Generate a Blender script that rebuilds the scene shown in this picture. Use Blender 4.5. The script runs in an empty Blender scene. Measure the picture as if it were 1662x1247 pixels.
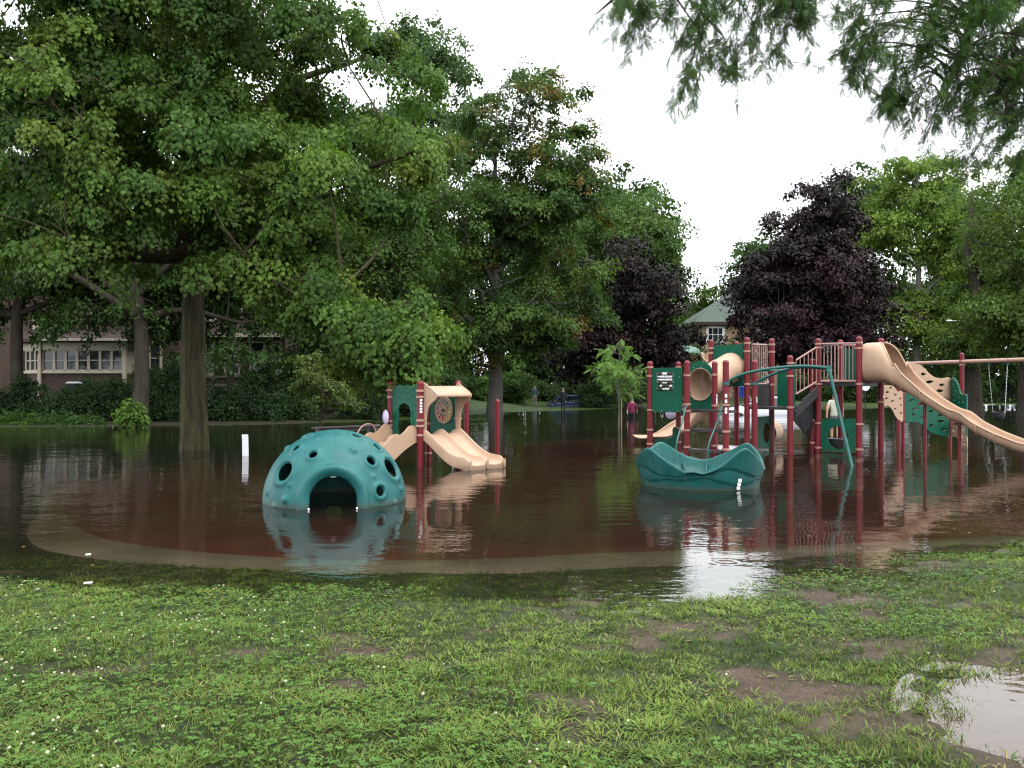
import bpy, bmesh, math, random
import numpy as np
from mathutils import Vector, Matrix
from mathutils.geometry import delaunay_2d_cdt

random.seed(7)
RNG = np.random.default_rng(7)
scene = bpy.context.scene
COL = scene.collection

# ------------------------------------------------------------------ camera
EYE, FPX, CX, CY = 1.6, 1390.0, 831.0, 623.0
cam_data = bpy.data.cameras.new("camera")
cam = bpy.data.objects.new("camera", cam_data)
COL.objects.link(cam)
cam.location = (0, 0, EYE)
cam.rotation_euler = (math.radians(90), 0, 0)
cam_data.sensor_width = 36
cam_data.lens = 36 * FPX / 1662
cam_data.clip_start = 0.05
cam_data.clip_end = 2000
scene.camera = cam

# ------------------------------------------------------------------ overcast sky and sun
SUN_EL, SUN_ROT = math.radians(66), math.radians(125)
world = bpy.data.worlds.new("World")
scene.world = world
world.use_nodes = True
wn, wl = world.node_tree.nodes, world.node_tree.links
for n in list(wn):
    wn.remove(n)
w_out = wn.new("ShaderNodeOutputWorld")
w_bg = wn.new("ShaderNodeBackground")
w_sky = wn.new("ShaderNodeTexSky")
w_sky.sky_type = 'NISHITA'
w_sky.sun_disc = False
w_sky.sun_elevation = SUN_EL
w_sky.sun_rotation = SUN_ROT
w_sky.air_density = 2.0
w_sky.dust_density = 6.0
w_hs = wn.new("ShaderNodeHueSaturation")
w_hs.inputs['Saturation'].default_value = 0.12
w_mix = wn.new("ShaderNodeMix")
w_mix.data_type = 'RGBA'
w_mix.inputs[0].default_value = 0.75          # closed cloud deck over the clear sky
w_mix.inputs[7].default_value = (9.6, 9.9, 10.4, 1)
wl.new(w_sky.outputs[0], w_hs.inputs['Color'])
wl.new(w_hs.outputs[0], w_mix.inputs[6])
wl.new(w_mix.outputs[2], w_bg.inputs['Color'])
w_bg.inputs['Strength'].default_value = 0.15
wl.new(w_bg.outputs[0], w_out.inputs['Surface'])

sun_data = bpy.data.lights.new("sun", 'SUN')
sun_data.energy = 1.1
sun_data.angle = math.radians(50)
sun_data.color = (1.0, 0.97, 0.93)
sun = bpy.data.objects.new("sun", sun_data)
COL.objects.link(sun)
sun_dir = Vector((math.sin(SUN_ROT) * math.cos(SUN_EL), math.cos(SUN_ROT) * math.cos(SUN_EL), math.sin(SUN_EL)))
sun.rotation_euler = sun_dir.to_track_quat('Z', 'Y').to_euler()
sun.location = (0, 0, 60)

scene.view_settings.view_transform = 'Standard'
scene.view_settings.look = 'None'
scene.view_settings.exposure = 1.12
scene.view_settings.gamma = 1.0
scene.view_settings.use_curve_mapping = False
scene.render.engine = 'CYCLES'
cy = scene.cycles
cy.max_bounces = 7
cy.diffuse_bounces = 3
cy.glossy_bounces = 4
cy.transmission_bounces = 4
cy.transparent_max_bounces = 12
cy.caustics_reflective = False
cy.sample_clamp_indirect = 6.0
cy.use_denoising = True
cy.filter_width = 1.2

# ------------------------------------------------------------------ helpers
def GX(px, Y):
    return (px - CX) / FPX * Y
def P(px, py, Y):
    return Vector(((px - CX) / FPX * Y, Y, EYE - (py - CY) / FPX * Y))
def WY(py, z=0.0):
    return (EYE - z) * FPX / (py - CY)

_TAB = np.random.default_rng(11).random((256, 256))
def vnoise(x, y, off=0):
    x = np.asarray(x, float) + off * 17.3
    y = np.asarray(y, float) + off * 9.1
    ix, iy = np.floor(x).astype(int), np.floor(y).astype(int)
    fx, fy = x - ix, y - iy
    fx, fy = fx * fx * (3 - 2 * fx), fy * fy * (3 - 2 * fy)
    t = lambda a, b: _TAB[a % 256, b % 256]
    return (t(ix, iy) * (1 - fx) + t(ix + 1, iy) * fx) * (1 - fy) + (t(ix, iy + 1) * (1 - fx) + t(ix + 1, iy + 1) * fx) * fy
def fbm(x, y, off=0, octv=4):
    s, a, tot = 0, 1.0, 0
    for o in range(octv):
        s = s + a * vnoise(np.asarray(x) * 2 ** o, np.asarray(y) * 2 ** o, off + o)
        tot += a
        a *= 0.5
    return s / tot
def unit(v):
    return v / np.maximum(np.linalg.norm(v, axis=-1, keepdims=True), 1e-9)
def sstep(a, b, x):
    t = np.clip((np.asarray(x, float) - a) / (b - a), 0, 1)
    return t * t * (3 - 2 * t)

# ------------------------------------------------------------------ materials
def new_mat(name):
    m = bpy.data.materials.new(name)
    m.use_nodes = True
    nt = m.node_tree
    bsdf = nt.nodes.get("Principled BSDF")
    return m, nt, bsdf
def pm(name, col, rough=0.5, spec=0.4, var=0.15, vscale=6.0, bump=0.0, bscale=40.0, metal=0.0, col2=None, rvar=0.12, coord='Object', streak=None):
    """principled with noise-driven colour, roughness and relief"""
    m, nt, b = new_mat(name)
    N, L = nt.nodes, nt.links
    tc = N.new("ShaderNodeTexCoord")
    src = tc.outputs[coord]
    if streak:
        mp = N.new("ShaderNodeMapping")
        mp.inputs['Scale'].default_value = streak
        L.new(src, mp.inputs['Vector'])
        src = mp.outputs[0]
    nz = N.new("ShaderNodeTexNoise")
    nz.inputs['Scale'].default_value = vscale
    nz.inputs['Detail'].default_value = 6
    nz.inputs['Roughness'].default_value = 0.65
    L.new(src, nz.inputs['Vector'])
    rp = N.new("ShaderNodeValToRGB")
    c2 = col2 or tuple(min(1, c * (1 + var)) for c in col)
    c1 = tuple(c * (1 - var) for c in col)
    rp.color_ramp.elements[0].position = 0.3
    rp.color_ramp.elements[1].position = 0.72
    rp.color_ramp.elements[0].color = (*c1, 1)
    rp.color_ramp.elements[1].color = (*c2, 1)
    L.new(nz.outputs['Fac'], rp.inputs[0])
    L.new(rp.outputs[0], b.inputs['Base Color'])
    mr = N.new("ShaderNodeMapRange")
    mr.inputs['To Min'].default_value = max(0.02, rough - rvar)
    mr.inputs['To Max'].default_value = min(1, rough + rvar)
    L.new(nz.outputs['Fac'], mr.inputs['Value'])
    L.new(mr.outputs[0], b.inputs['Roughness'])
    b.inputs['Specular IOR Level'].default_value = spec
    b.inputs['Metallic'].default_value = metal
    if bump > 0:
        nb = N.new("ShaderNodeTexNoise")
        nb.inputs['Scale'].default_value = bscale
        nb.inputs['Detail'].default_value = 5
        L.new(src, nb.inputs['Vector'])
        bp = N.new("ShaderNodeBump")
        bp.inputs['Strength'].default_value = 1.0
        bp.inputs['Distance'].default_value = bump
        L.new(nb.outputs['Fac'], bp.inputs['Height'])
        L.new(bp.outputs[0], b.inputs['Normal'])
    return m
def leaf_mat(name, trans=0.35, rough=0.55, spec=0.12):
    m, nt, b = new_mat(name)
    N, L = nt.nodes, nt.links
    at = N.new("ShaderNodeAttribute")
    at.attribute_name = "Col"
    L.new(at.outputs['Color'], b.inputs['Base Color'])
    b.inputs['Roughness'].default_value = rough
    b.inputs['Specular IOR Level'].default_value = spec
    tr = N.new("ShaderNodeBsdfTranslucent")
    mul = N.new("ShaderNodeMix")
    mul.data_type = 'RGBA'
    mul.blend_type = 'MULTIPLY'
    mul.inputs[0].default_value = 1
    mul.inputs[7].default_value = (1.25, 1.35, 0.7, 1)
    L.new(at.outputs['Color'], mul.inputs[6])
    L.new(mul.outputs[2], tr.inputs['Color'])
    mx = N.new("ShaderNodeMixShader")
    mx.inputs[0].default_value = trans
    L.new(b.outputs[0], mx.inputs[1])
    L.new(tr.outputs[0], mx.inputs[2])
    out = [n for n in N if n.type == 'OUTPUT_MATERIAL'][0]
    L.new(mx.outputs[0], out.inputs['Surface'])
    return m
def brick_mat(name, c1, c2, mortar, scale=1.0, axis='XZ'):
    m, nt, b = new_mat(name)
    N, L = nt.nodes, nt.links
    tc = N.new("ShaderNodeTexCoord")
    sp = N.new("ShaderNodeSeparateXYZ")
    cb = N.new("ShaderNodeCombineXYZ")
    ad = N.new("ShaderNodeMath")
    L.new(tc.outputs['Object'], sp.inputs[0])
    L.new(sp.outputs['X'], ad.inputs[0])
    L.new(sp.outputs['Y'], ad.inputs[1])
    L.new(ad.outputs[0], cb.inputs['X'])
    L.new(sp.outputs['Z'], cb.inputs['Y'])
    bt = N.new("ShaderNodeTexBrick")
    bt.inputs['Color1'].default_value = (*c1, 1)
    bt.inputs['Color2'].default_value = (*c2, 1)
    bt.inputs['Mortar'].default_value = (*mortar, 1)
    bt.inputs['Scale'].default_value = scale
    bt.inputs['Brick Width'].default_value = 0.22
    bt.inputs['Row Height'].default_value = 0.075
    bt.inputs['Mortar Size'].default_value = 0.008
    L.new(cb.outputs[0], bt.inputs['Vector'])
    nz = N.new("ShaderNodeTexNoise")
    nz.inputs['Scale'].default_value = 1.3
    nz.inputs['Detail'].default_value = 6
    L.new(tc.outputs['Object'], nz.inputs['Vector'])
    mx = N.new("ShaderNodeMix")
    mx.data_type = 'RGBA'
    mx.blend_type = 'MULTIPLY'
    mx.inputs[0].default_value = 0.6
    L.new(bt.outputs['Color'], mx.inputs[6])
    L.new(nz.outputs['Color'], mx.inputs[7])
    hs = N.new("ShaderNodeHueSaturation")
    hs.inputs['Saturation'].default_value = 0.9
    hs.inputs['Value'].default_value = 1.15
    L.new(mx.outputs[2], hs.inputs['Color'])
    L.new(hs.outputs[0], b.inputs['Base Color'])
    b.inputs['Roughness'].default_value = 0.85
    bp = N.new("ShaderNodeBump")
    bp.inputs['Distance'].default_value = 0.01
    L.new(bt.outputs['Fac'], bp.inputs['Height'])
    bp.invert = True
    L.new(bp.outputs[0], b.inputs['Normal'])
    return m

M = {}
def weather(m, band=None, streak=0.25):
    """faded run marks and, near the waterline, a tide mark of silt on moulded plastic"""
    nt = m.node_tree
    N, L = nt.nodes, nt.links
    b = nt.nodes.get("Principled BSDF")
    src = b.inputs['Base Color'].links[0].from_socket
    geo = N.new("ShaderNodeNewGeometry")
    mp = N.new("ShaderNodeMapping")
    mp.inputs['Scale'].default_value = (9, 9, 0.9)
    L.new(geo.outputs['Position'], mp.inputs['Vector'])
    nz = N.new("ShaderNodeTexNoise")
    nz.inputs['Scale'].default_value = 1.6
    nz.inputs['Detail'].default_value = 7
    nz.inputs['Roughness'].default_value = 0.7
    L.new(mp.outputs[0], nz.inputs['Vector'])
    mr = N.new("ShaderNodeMapRange")
    mr.inputs['From Min'].default_value = 0.52
    mr.inputs['From Max'].default_value = 0.78
    mr.inputs['To Max'].default_value = streak
    L.new(nz.outputs['Fac'], mr.inputs['Value'])
    mx = N.new("ShaderNodeMix")
    mx.data_type = 'RGBA'
    L.new(mr.outputs[0], mx.inputs[0])
    L.new(src, mx.inputs[6])
    mx.inputs[7].default_value = (0.33, 0.36, 0.34, 1)
    out = mx.outputs[2]
    if band:
        sx = N.new("ShaderNodeSeparateXYZ")
        L.new(geo.outputs['Position'], sx.inputs[0])
        n2 = N.new("ShaderNodeTexNoise")
        n2.inputs['Scale'].default_value = 9
        n2.inputs['Detail'].default_value = 6
        L.new(geo.outputs['Position'], n2.inputs['Vector'])
        ad = N.new("ShaderNodeMath")
        ad.operation = 'MULTIPLY_ADD'
        L.new(n2.outputs['Fac'], ad.inputs[0])
        ad.inputs[1].default_value = -0.10
        L.new(sx.outputs['Z'], ad.inputs[2])
        m2 = N.new("ShaderNodeMapRange")
        m2.inputs['From Min'].default_value = band
        m2.inputs['From Max'].default_value = band - 0.07
        m2.inputs['To Max'].default_value = 0.45
        L.new(ad.outputs[0], m2.inputs['Value'])
        mx2 = N.new("ShaderNodeMix")
        mx2.data_type = 'RGBA'
        L.new(m2.outputs[0], mx2.inputs[0])
        L.new(out, mx2.inputs[6])
        mx2.inputs[7].default_value = (0.075, 0.060, 0.038, 1)
        out = mx2.outputs[2]
    L.new(out, b.inputs['Base Color'])
    return m
M['teal'] = pm('teal_plastic', (0.012, 0.094, 0.094), 0.42, 0.2, 0.16, 3.0, 0.0012, 60, col2=(0.019, 0.120, 0.118))
M['teal_dark'] = pm('dark_teal_plastic', (0.007, 0.078, 0.071), 0.38, 0.2, 0.18, 3.0, 0.0012, 60, col2=(0.012, 0.098, 0.090))
M['green'] = pm('green_panel_plastic', (0.003, 0.082, 0.046), 0.45, 0.2, 0.15, 4.0, 0.0006, 90)
M['green_metal'] = pm('green_painted_steel', (0.008, 0.095, 0.080), 0.3, 0.45, 0.15, 8.0)
M['red'] = pm('red_painted_steel', (0.135, 0.007, 0.013), 0.36, 0.32, 0.12, 2.5, col2=(0.155, 0.010, 0.017))
M['tan'] = pm('tan_plastic', (0.385, 0.255, 0.170), 0.45, 0.2, 0.10, 2.5, 0.001, 70, col2=(0.43, 0.29, 0.20))
M['tan_metal'] = pm('tan_painted_steel', (0.36, 0.21, 0.155), 0.4, 0.4, 0.12, 9.0)
M['pink_metal'] = pm('pinkish_tan_rail_paint', (0.31, 0.18, 0.16), 0.4, 0.4, 0.12, 9.0)
M['black'] = pm('black_coated_steel', (0.018, 0.017, 0.019), 0.5, 0.4, 0.3, 14.0)
M['dark_step'] = pm('dark_brown_coated_step', (0.035, 0.026, 0.027), 0.45, 0.4, 0.3, 14.0)
M['white'] = pm('white_plastic', (0.74, 0.74, 0.76), 0.5, 0.4, 0.06, 9.0)
M['lilac'] = pm('lilac_plastic', (0.50, 0.43, 0.58), 0.3, 0.5, 0.08, 9.0)
M['pale_step'] = pm('pale_grey_step', (0.48, 0.44, 0.46), 0.35, 0.5, 0.08, 9.0)
M['steel'] = pm('galvanised_steel', (0.45, 0.45, 0.46), 0.35, 0.5, 0.15, 20.0, metal=0.8)
weather(M['teal'], 0.05, 0.08)
weather(M['teal_dark'], 0.04, 0.12)
weather(M['tan'], 0.06, 0.14)
weather(M['green'], 0.06, 0.07)
M['bark'] = pm('maple_bark', (0.040, 0.035, 0.021), 0.85, 0.2, 0.55, 5.0, 0.05, 7, streak=(2.4, 2.4, 0.30), col2=(0.085, 0.080, 0.038))
M['bark_dark'] = pm('dark_bark', (0.035, 0.028, 0.021), 0.9, 0.2, 0.45, 5.0, 0.02, 14, streak=(1.6, 1.6, 0.35), col2=(0.06, 0.05, 0.038))
M['bark_grey'] = pm('grey_bark', (0.085, 0.08, 0.07), 0.85, 0.2, 0.4, 5.0, 0.02, 14, streak=(1.6, 1.6, 0.35))
M['leaf'] = leaf_mat('green_leaf')
M['leaf_purple'] = leaf_mat('purple_leaf', trans=0.06, rough=0.5, spec=0.14)
M['leaf_fine'] = leaf_mat('locust_leaf', trans=0.3)
M['grass'] = leaf_mat('grass_blade', trans=0.22, rough=0.55, spec=0.10)

# ------------------------------------------------------------------ mesh building
class MB:
    def __init__(self):
        self.v, self.f, self.mi = [], [], []
    def add(self, verts, faces, mi=0):
        o = len(self.v)
        self.v.extend([tuple(p) for p in verts])
        self.f.extend([tuple(i + o for i in fc) for fc in faces])
        self.mi.extend([mi] * len(faces))
    def box(self, c, s, ax=None, mi=0):
        c = Vector(c)
        X, Y, Z = ax if ax else (Vector((1, 0, 0)), Vector((0, 1, 0)), Vector((0, 0, 1)))
        X, Y, Z = Vector(X), Vector(Y), Vector(Z)
        vs = [c + X * (sx * s[0] / 2) + Y * (sy * s[1] / 2) + Z * (sz * s[2] / 2) for sz in (-1, 1) for sy in (-1, 1) for sx in (-1, 1)]
        self.add(vs, [(0, 2, 3, 1), (4, 5, 7, 6), (0, 1, 5, 4), (2, 6, 7, 3), (0, 4, 6, 2), (1, 3, 7, 5)], mi)
    def bar(self, a, b, w, h=None, mi=0):
        a, b = Vector(a), Vector(b)
        d = (b - a)
        ln = d.length
        X = d.normalized()
        up = Vector((0, 0, 1)) if abs(X.z) < 0.95 else Vector((0, 1, 0))
        Y = up.cross(X).normalized()
        Z = X.cross(Y)
        self.box((a + b) / 2, (ln, w, h or w), (X, Y, Z), mi)
    def tube(self, pts, r, n=10, cap=True, mi=0):
        pts = [Vector(p) for p in pts]
        k = len(pts)
        rs = [r] * k if not hasattr(r, '__len__') else list(r)
        t0 = (pts[1] - pts[0]).normalized()
        ref = Vector((0, 0, 1)) if abs(t0.z) < 0.9 else Vector((1, 0, 0))
        nx = t0.cross(ref).normalized()
        vs, fs = [], []
        for i in range(k):
            t = (pts[min(i + 1, k - 1)] - pts[max(i - 1, 0)])
            t = t.normalized() if t.length > 1e-9 else t0
            nx = (nx - t * nx.dot(t))
            nx = nx.normalized() if nx.length > 1e-6 else t.orthogonal().normalized()
            ny = t.cross(nx)
            for j in range(n):
                a = 2 * math.pi * j / n
                vs.append(pts[i] + (nx * math.cos(a) + ny * math.sin(a)) * rs[i])
        for i in range(k - 1):
            for j in range(n):
                fs.append((i * n + j, i * n + (j + 1) % n, (i + 1) * n + (j + 1) % n, (i + 1) * n + j))
        if cap:
            fs.append(tuple(range(n - 1, -1, -1)))
            fs.append(tuple((k - 1) * n + j for j in range(n)))
        self.add(vs, fs, mi)
    def lathe(self, prof, n=24, c=(0, 0, 0), mi=0, close=False):
        c = Vector(c)
        vs, fs = [], []
        m = len(prof)
        for r, z in prof:
            for j in range(n):
                a = 2 * math.pi * j / n
                vs.append(c + Vector((r * math.cos(a), r * math.sin(a), z)))
        for i in range(m - 1 if not close else m):
            for j in range(n):
                i2 = (i + 1) % m
                fs.append((i * n + j, i * n + (j + 1) % n, i2 * n + (j + 1) % n, i2 * n + j))
        self.add(vs, fs, mi)
    def strip(self, rows, closed_row=False, mi=0):
        """rows: list of equally long point lists -> quads between them"""
        k = len(rows[0])
        vs = [p for r in rows for p in r]
        fs = []
        for i in range(len(rows) - 1):
            for j in range(k if closed_row else k - 1):
                j2 = (j + 1) % k
                fs.append((i * k + j, i * k + j2, (i + 1) * k + j2, (i + 1) * k + j))
        self.add(vs, fs, mi)
    def loft(self, rows, mi=0):
        """closed cross sections with capped ends"""
        self.strip(rows, True, mi)
        k = len(rows[0])
        o = len(self.v) - k * len(rows)
        self.f.append(tuple(o + j for j in range(k - 1, -1, -1)))
        self.f.append(tuple(o + (len(rows) - 1) * k + j for j in range(k)))
        self.mi.extend([mi, mi])
    def mesh(self, name, mats, smooth=None):
        me = bpy.data.meshes.new(name)
        me.from_pydata(self.v, [], self.f)
        for m in (mats if isinstance(mats, (list, tuple)) else [mats]):
            me.materials.append(m)
        if any(self.mi):
            me.polygons.foreach_set('material_index', self.mi)
        bm = bmesh.new()
        bm.from_mesh(me)
        bmesh.ops.recalc_face_normals(bm, faces=bm.faces)
        bm.to_mesh(me)
        bm.free()
        if smooth is not None:
            me.polygons.foreach_set('use_smooth', [True] * len(me.polygons))
            if smooth < 180:
                me.set_sharp_from_angle(angle=math.radians(smooth))
        me.update()
        return me
def obj(name, me, parent=None, loc=None, rotz=0.0):
    o = bpy.data.objects.new(name, me)
    COL.objects.link(o)
    if loc is not None:
        o.location = loc
    o.rotation_euler = (0, 0, rotz)
    if parent is not None:
        o.parent = parent
        top, off = parent, Vector((0, 0, 0))
        while top is not None:
            off = off + Vector(top.location) if top.parent is None else off + Vector(top.location) * 0
            if top.parent is None:
                break
            top = top.parent
        # children are given in world coordinates
        pm_ = world_matrix(parent)
        o.matrix_parent_inverse = pm_.inverted()
    return o
def world_matrix(o):
    m = Matrix.LocRotScale(o.location, o.rotation_euler, o.scale)
    if o.parent is not None:
        m = world_matrix(o.parent) @ o.matrix_parent_inverse @ m
    return m
def tag(o, label, cat, group=None):
    o['label'] = label
    o['category'] = cat
    if group:
        o['group'] = group
    return o
def thing(name, label, cat, loc=(0, 0, 0), group=None, rotz=0.0):
    o = bpy.data.objects.new(name, None)
    COL.objects.link(o)
    o.location = loc
    o.rotation_euler = (0, 0, rotz)
    return tag(o, label, cat, group)
def np_mesh(name, verts, faces_flat, k, mat, cols=None, smooth=False):
    """verts (N,3); faces_flat (M,k) constant polygon size"""
    me = bpy.data.meshes.new(name)
    nv, nf = len(verts), len(faces_flat)
    me.vertices.add(nv)
    me.vertices.foreach_set('co', np.ascontiguousarray(verts, dtype=np.float32).ravel())
    me.loops.add(nf * k)
    me.loops.foreach_set('vertex_index', np.ascontiguousarray(faces_flat, dtype=np.int32).ravel())
    me.polygons.add(nf)
    me.polygons.foreach_set('loop_start', np.arange(0, nf * k, k, dtype=np.int32))
    if smooth:
        me.polygons.foreach_set('use_smooth', np.ones(nf, dtype=bool))
    me.materials.append(mat)
    me.update(calc_edges=True)
    if cols is not None:
        ca = me.color_attributes.new('Col', 'FLOAT_COLOR', 'POINT')
        c4 = np.ones((nv, 4), dtype=np.float32)
        c4[:, :3] = cols
        ca.data.foreach_set('color', c4.ravel())
    return me
def stamp(pos, along, normal, size, tmpl, tfaces, cols, wid=None):
    """copies a template (x across, y along, z normal) to many places"""
    y = unit(along)
    z = normal - y * np.sum(normal * y, axis=1, keepdims=True)
    z = unit(z)
    x = np.cross(y, z)
    T = np.asarray(tmpl, float)
    k = len(T)
    s = size[:, None, None]
    w = s if wid is None else wid[:, None, None]
    V = pos[:, None, :] + x[:, None, :] * T[None, :, 0:1] * w + y[:, None, :] * T[None, :, 1:2] * s + z[:, None, :] * T[None, :, 2:3] * s
    n = len(pos)
    F = np.asarray(tfaces, int)[None, :, :] + (np.arange(n) * k)[:, None, None]
    C = np.repeat(cols, k, axis=0)
    return V.reshape(-1, 3), F.reshape(-1, F.shape[-1]), C

def panel_mb(P0, P1, outline, holes, thick, res=0):
    """upright plate between two plan points; outline in (metres along, z)"""
    P0, P1 = Vector((P0[0], P0[1], 0)), Vector((P1[0], P1[1], 0))
    d = (P1 - P0).normalized()
    nrm = Vector((d.y, -d.x, 0))
    loops = [list(outline)] + [list(h) for h in holes]
    vs, es = [], []
    for lp in loops:
        o = len(vs)
        vs += [Vector((p[0], p[1])) for p in lp]
        es += [(o + i, o + (i + 1) % len(lp)) for i in range(len(lp))]
    r = delaunay_2d_cdt(vs, es, [], 1, 1e-5)
    rv, rf = r[0], r[2]
    def inside(pt, poly):
        c = False
        for i in range(len(poly)):
            x1, y1 = poly[i]
            x2, y2 = poly[i - 1]
            if (y1 > pt[1]) != (y2 > pt[1]) and pt[0] < (x2 - x1) * (pt[1] - y1) / (y2 - y1) + x1:
                c = not c
        return c
    mb = MB()
    to3 = lambda p, t: P0 + d * p[0] + Vector((0, 0, p[1])) + nrm * t
    keep = []
    for f in rf:
        cx = sum(rv[i][0] for i in f) / len(f)
        cz = sum(rv[i][1] for i in f) / len(f)
        if inside((cx, cz), loops[0]) and not any(inside((cx, cz), h) for h in loops[1:]):
            keep.append(f)
    for t in (-thick / 2, thick / 2):
        mb.add([to3(p, t) for p in rv], keep)
    for lp in loops:
        rows = [[to3(p, t) for p in lp] for t in (-thick / 2, thick / 2)]
        mb.strip(rows, True)
    return mb
def to_plane(P0, P1, px, py):
    """where the sight line of a photo pixel meets the upright plane P0-P1 -> (metres along, z)"""
    k = (px - CX) / FPX
    dx, dy = P1[0] - P0[0], P1[1] - P0[1]
    s = (k * P0[1] - P0[0]) / (dx - k * dy)
    Y = P0[1] + s * dy
    return (s * math.hypot(dx, dy), EYE - (py - CY) / FPX * Y)
def ell(cx, cz, rx, rz, n=16, rot=0):
    c, s = math.cos(rot), math.sin(rot)
    return [(cx + rx * math.cos(a) * c - rz * math.sin(a) * s, cz + rx * math.cos(a) * s + rz * math.sin(a) * c) for a in [2 * math.pi * i / n for i in range(n)]]
def smooth_poly(pts, n=4):
    """closed Catmull-Rom through points"""
    out = []
    k = len(pts)
    for i in range(k):
        p0, p1, p2, p3 = [Vector(pts[(i + j - 1) % k]) for j in range(4)]
        for t in [j / n for j in range(n)]:
            out.append(tuple(0.5 * ((2 * p1) + (p2 - p0) * t + (2 * p0 - 5 * p1 + 4 * p2 - p3) * t * t + (3 * p1 - p0 - 3 * p2 + p3) * t ** 3)))
    return out
def spline(pts, n=6):
    """open Catmull-Rom"""
    pts = [Vector(p) for p in pts]
    out = []
    for i in range(len(pts) - 1):
        p0, p1, p2, p3 = pts[max(i - 1, 0)], pts[i], pts[i + 1], pts[min(i + 2, len(pts) - 1)]
        for j in range(n):
            t = j / n
            out.append(0.5 * ((2 * p1) + (p2 - p0) * t + (2 * p0 - 5 * p1 + 4 * p2 - p3) * t * t + (3 * p1 - p0 - 3 * p2 + p3) * t ** 3))
    out.append(pts[-1])
    return out
# ------------------------------------------------------------------ terrain
_sx = np.array([-60, -14, -8, -4.0, -2.0, 0.0, 1.04, 2.3, 3.6, 5.0, 8, 14, 60])
_sy = np.array([4.0, 6.0, 6.8, 6.75, 6.5, 6.2, 6.35, 6.85, 7.5, 8.35, 10, 13, 16])
_fx = np.array([-80, -30, -20, -10, -5, 0, 4, 8, 12, 20, 26, 34, 60])
_fy = np.array([30, 30, 31.5, 33.5, 38, 49, 52, 58, 60, 52, 58, 66, 70])
def terrain(x, y):
    x, y = np.asarray(x, float), np.asarray(y, float)
    sn, sf = np.interp(x, _sx, _sy), np.interp(x, _fx, _fy)
    d = sn - y
    near = np.where(d > 0, 0.036 * d, 0.07 * d)
    near = np.minimum(near, 0.28)
    e = y - sf
    left = sstep(2, -8, x)
    far = np.where(e > 0, e * (0.010 + 0.022 * left), e * 0.03)
    far = np.minimum(far, 0.55 + 0.25 * left + 0.002 * np.maximum(e, 0))
    z = np.maximum(np.maximum(near, far), -0.22)
    fine = sstep(14, 9, y) * sstep(-3, 1, y)
    z = z + fine * ((fbm(x * 1.3, y * 1.3, 3, 3) - 0.5) * 0.07 + (fbm(x * 6, y * 6, 5, 3) - 0.5) * 0.05) * sstep(-0.2, -0.02, z)
    # flooded road dips and the hollow of the puddle
    z = z - 0.75 * np.exp(-(((x - 4.2) / 3.2) ** 2 + ((y - 62) / 3.0) ** 2) ** 2)
    z = z - 0.32 * np.exp(-(((x - 5.6) / 1.6) ** 2 + ((y - 40) / 1.6) ** 2))
    z = z - 0.5 * np.exp(-(((x - 13.5) / 6.0) ** 2 + ((y - 45) / 5.0) ** 2) ** 2)
    q = ((x - 3.05) / 0.92) ** 2 + ((y - 3.70) / 0.80) ** 2
    q = q * (1 + 0.9 * (fbm(x * 2.4, y * 2.4, 91, 3) - 0.5))
    z = z - 0.085 * np.exp(-q ** 2)
    z = z + 0.016 * np.exp(-((q - 2.0) / 0.6) ** 2)
    return z
_inner_px = [(960, 899), (830, 906), (600, 910), (400, 902), (250, 888), (160, 872), (118, 850), (103, 825), (112, 803), (140, 785), (200, 770), (300, 752), (420, 740), (600, 728), (740, 720), (900, 716), (1030, 713)]
PADZ = -0.12
inner = [((px - CX) / FPX * WY(py, PADZ), WY(py, PADZ)) for px, py in _inner_px]
inner += [(8, 26.0), (12, 24.5), (14.2, 20.5), (14, 16), (11.5, 12.6), (7.5, 10.3), (3.6, 9.2)]
inner = smooth_poly(inner, 6)
def offset_poly(poly, d):
    out, k = [], len(poly)
    A = sum(poly[i][0] * poly[(i + 1) % k][1] - poly[(i + 1) % k][0] * poly[i][1] for i in range(k))
    s = 1 if A > 0 else -1
    for i in range(k):
        t = Vector(poly[(i + 1) % k]) - Vector(poly[i - 1])
        t.normalize()
        out.append((poly[i][0] + s * t.y * d, poly[i][1] - s * t.x * d))
    return out
_o1, _o2 = offset_poly(inner, 0.70), offset_poly(inner, 0.30)
outer = [_o1[i] if inner[i][1] < 9.4 else ((np.array(_o1[i]) * max(0, 1 - (inner[i][1] - 9.4) / 2) + np.array(_o2[i]) * min(1, (inner[i][1] - 9.4) / 2)).tolist()) for i in range(len(inner))]
outer = [tuple(q_) for q_ in outer]
def in_poly(x, y, poly):
    c = np.zeros(x.shape, bool)
    k = len(poly)
    for i in range(k):
        x1, y1 = poly[i]
        x2, y2 = poly[i - 1]
        if y1 == y2:
            continue
        c ^= ((y1 > y) != (y2 > y)) & (x < (x2 - x1) * (y - y1) / (y2 - y1) + x1)
    return c
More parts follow.
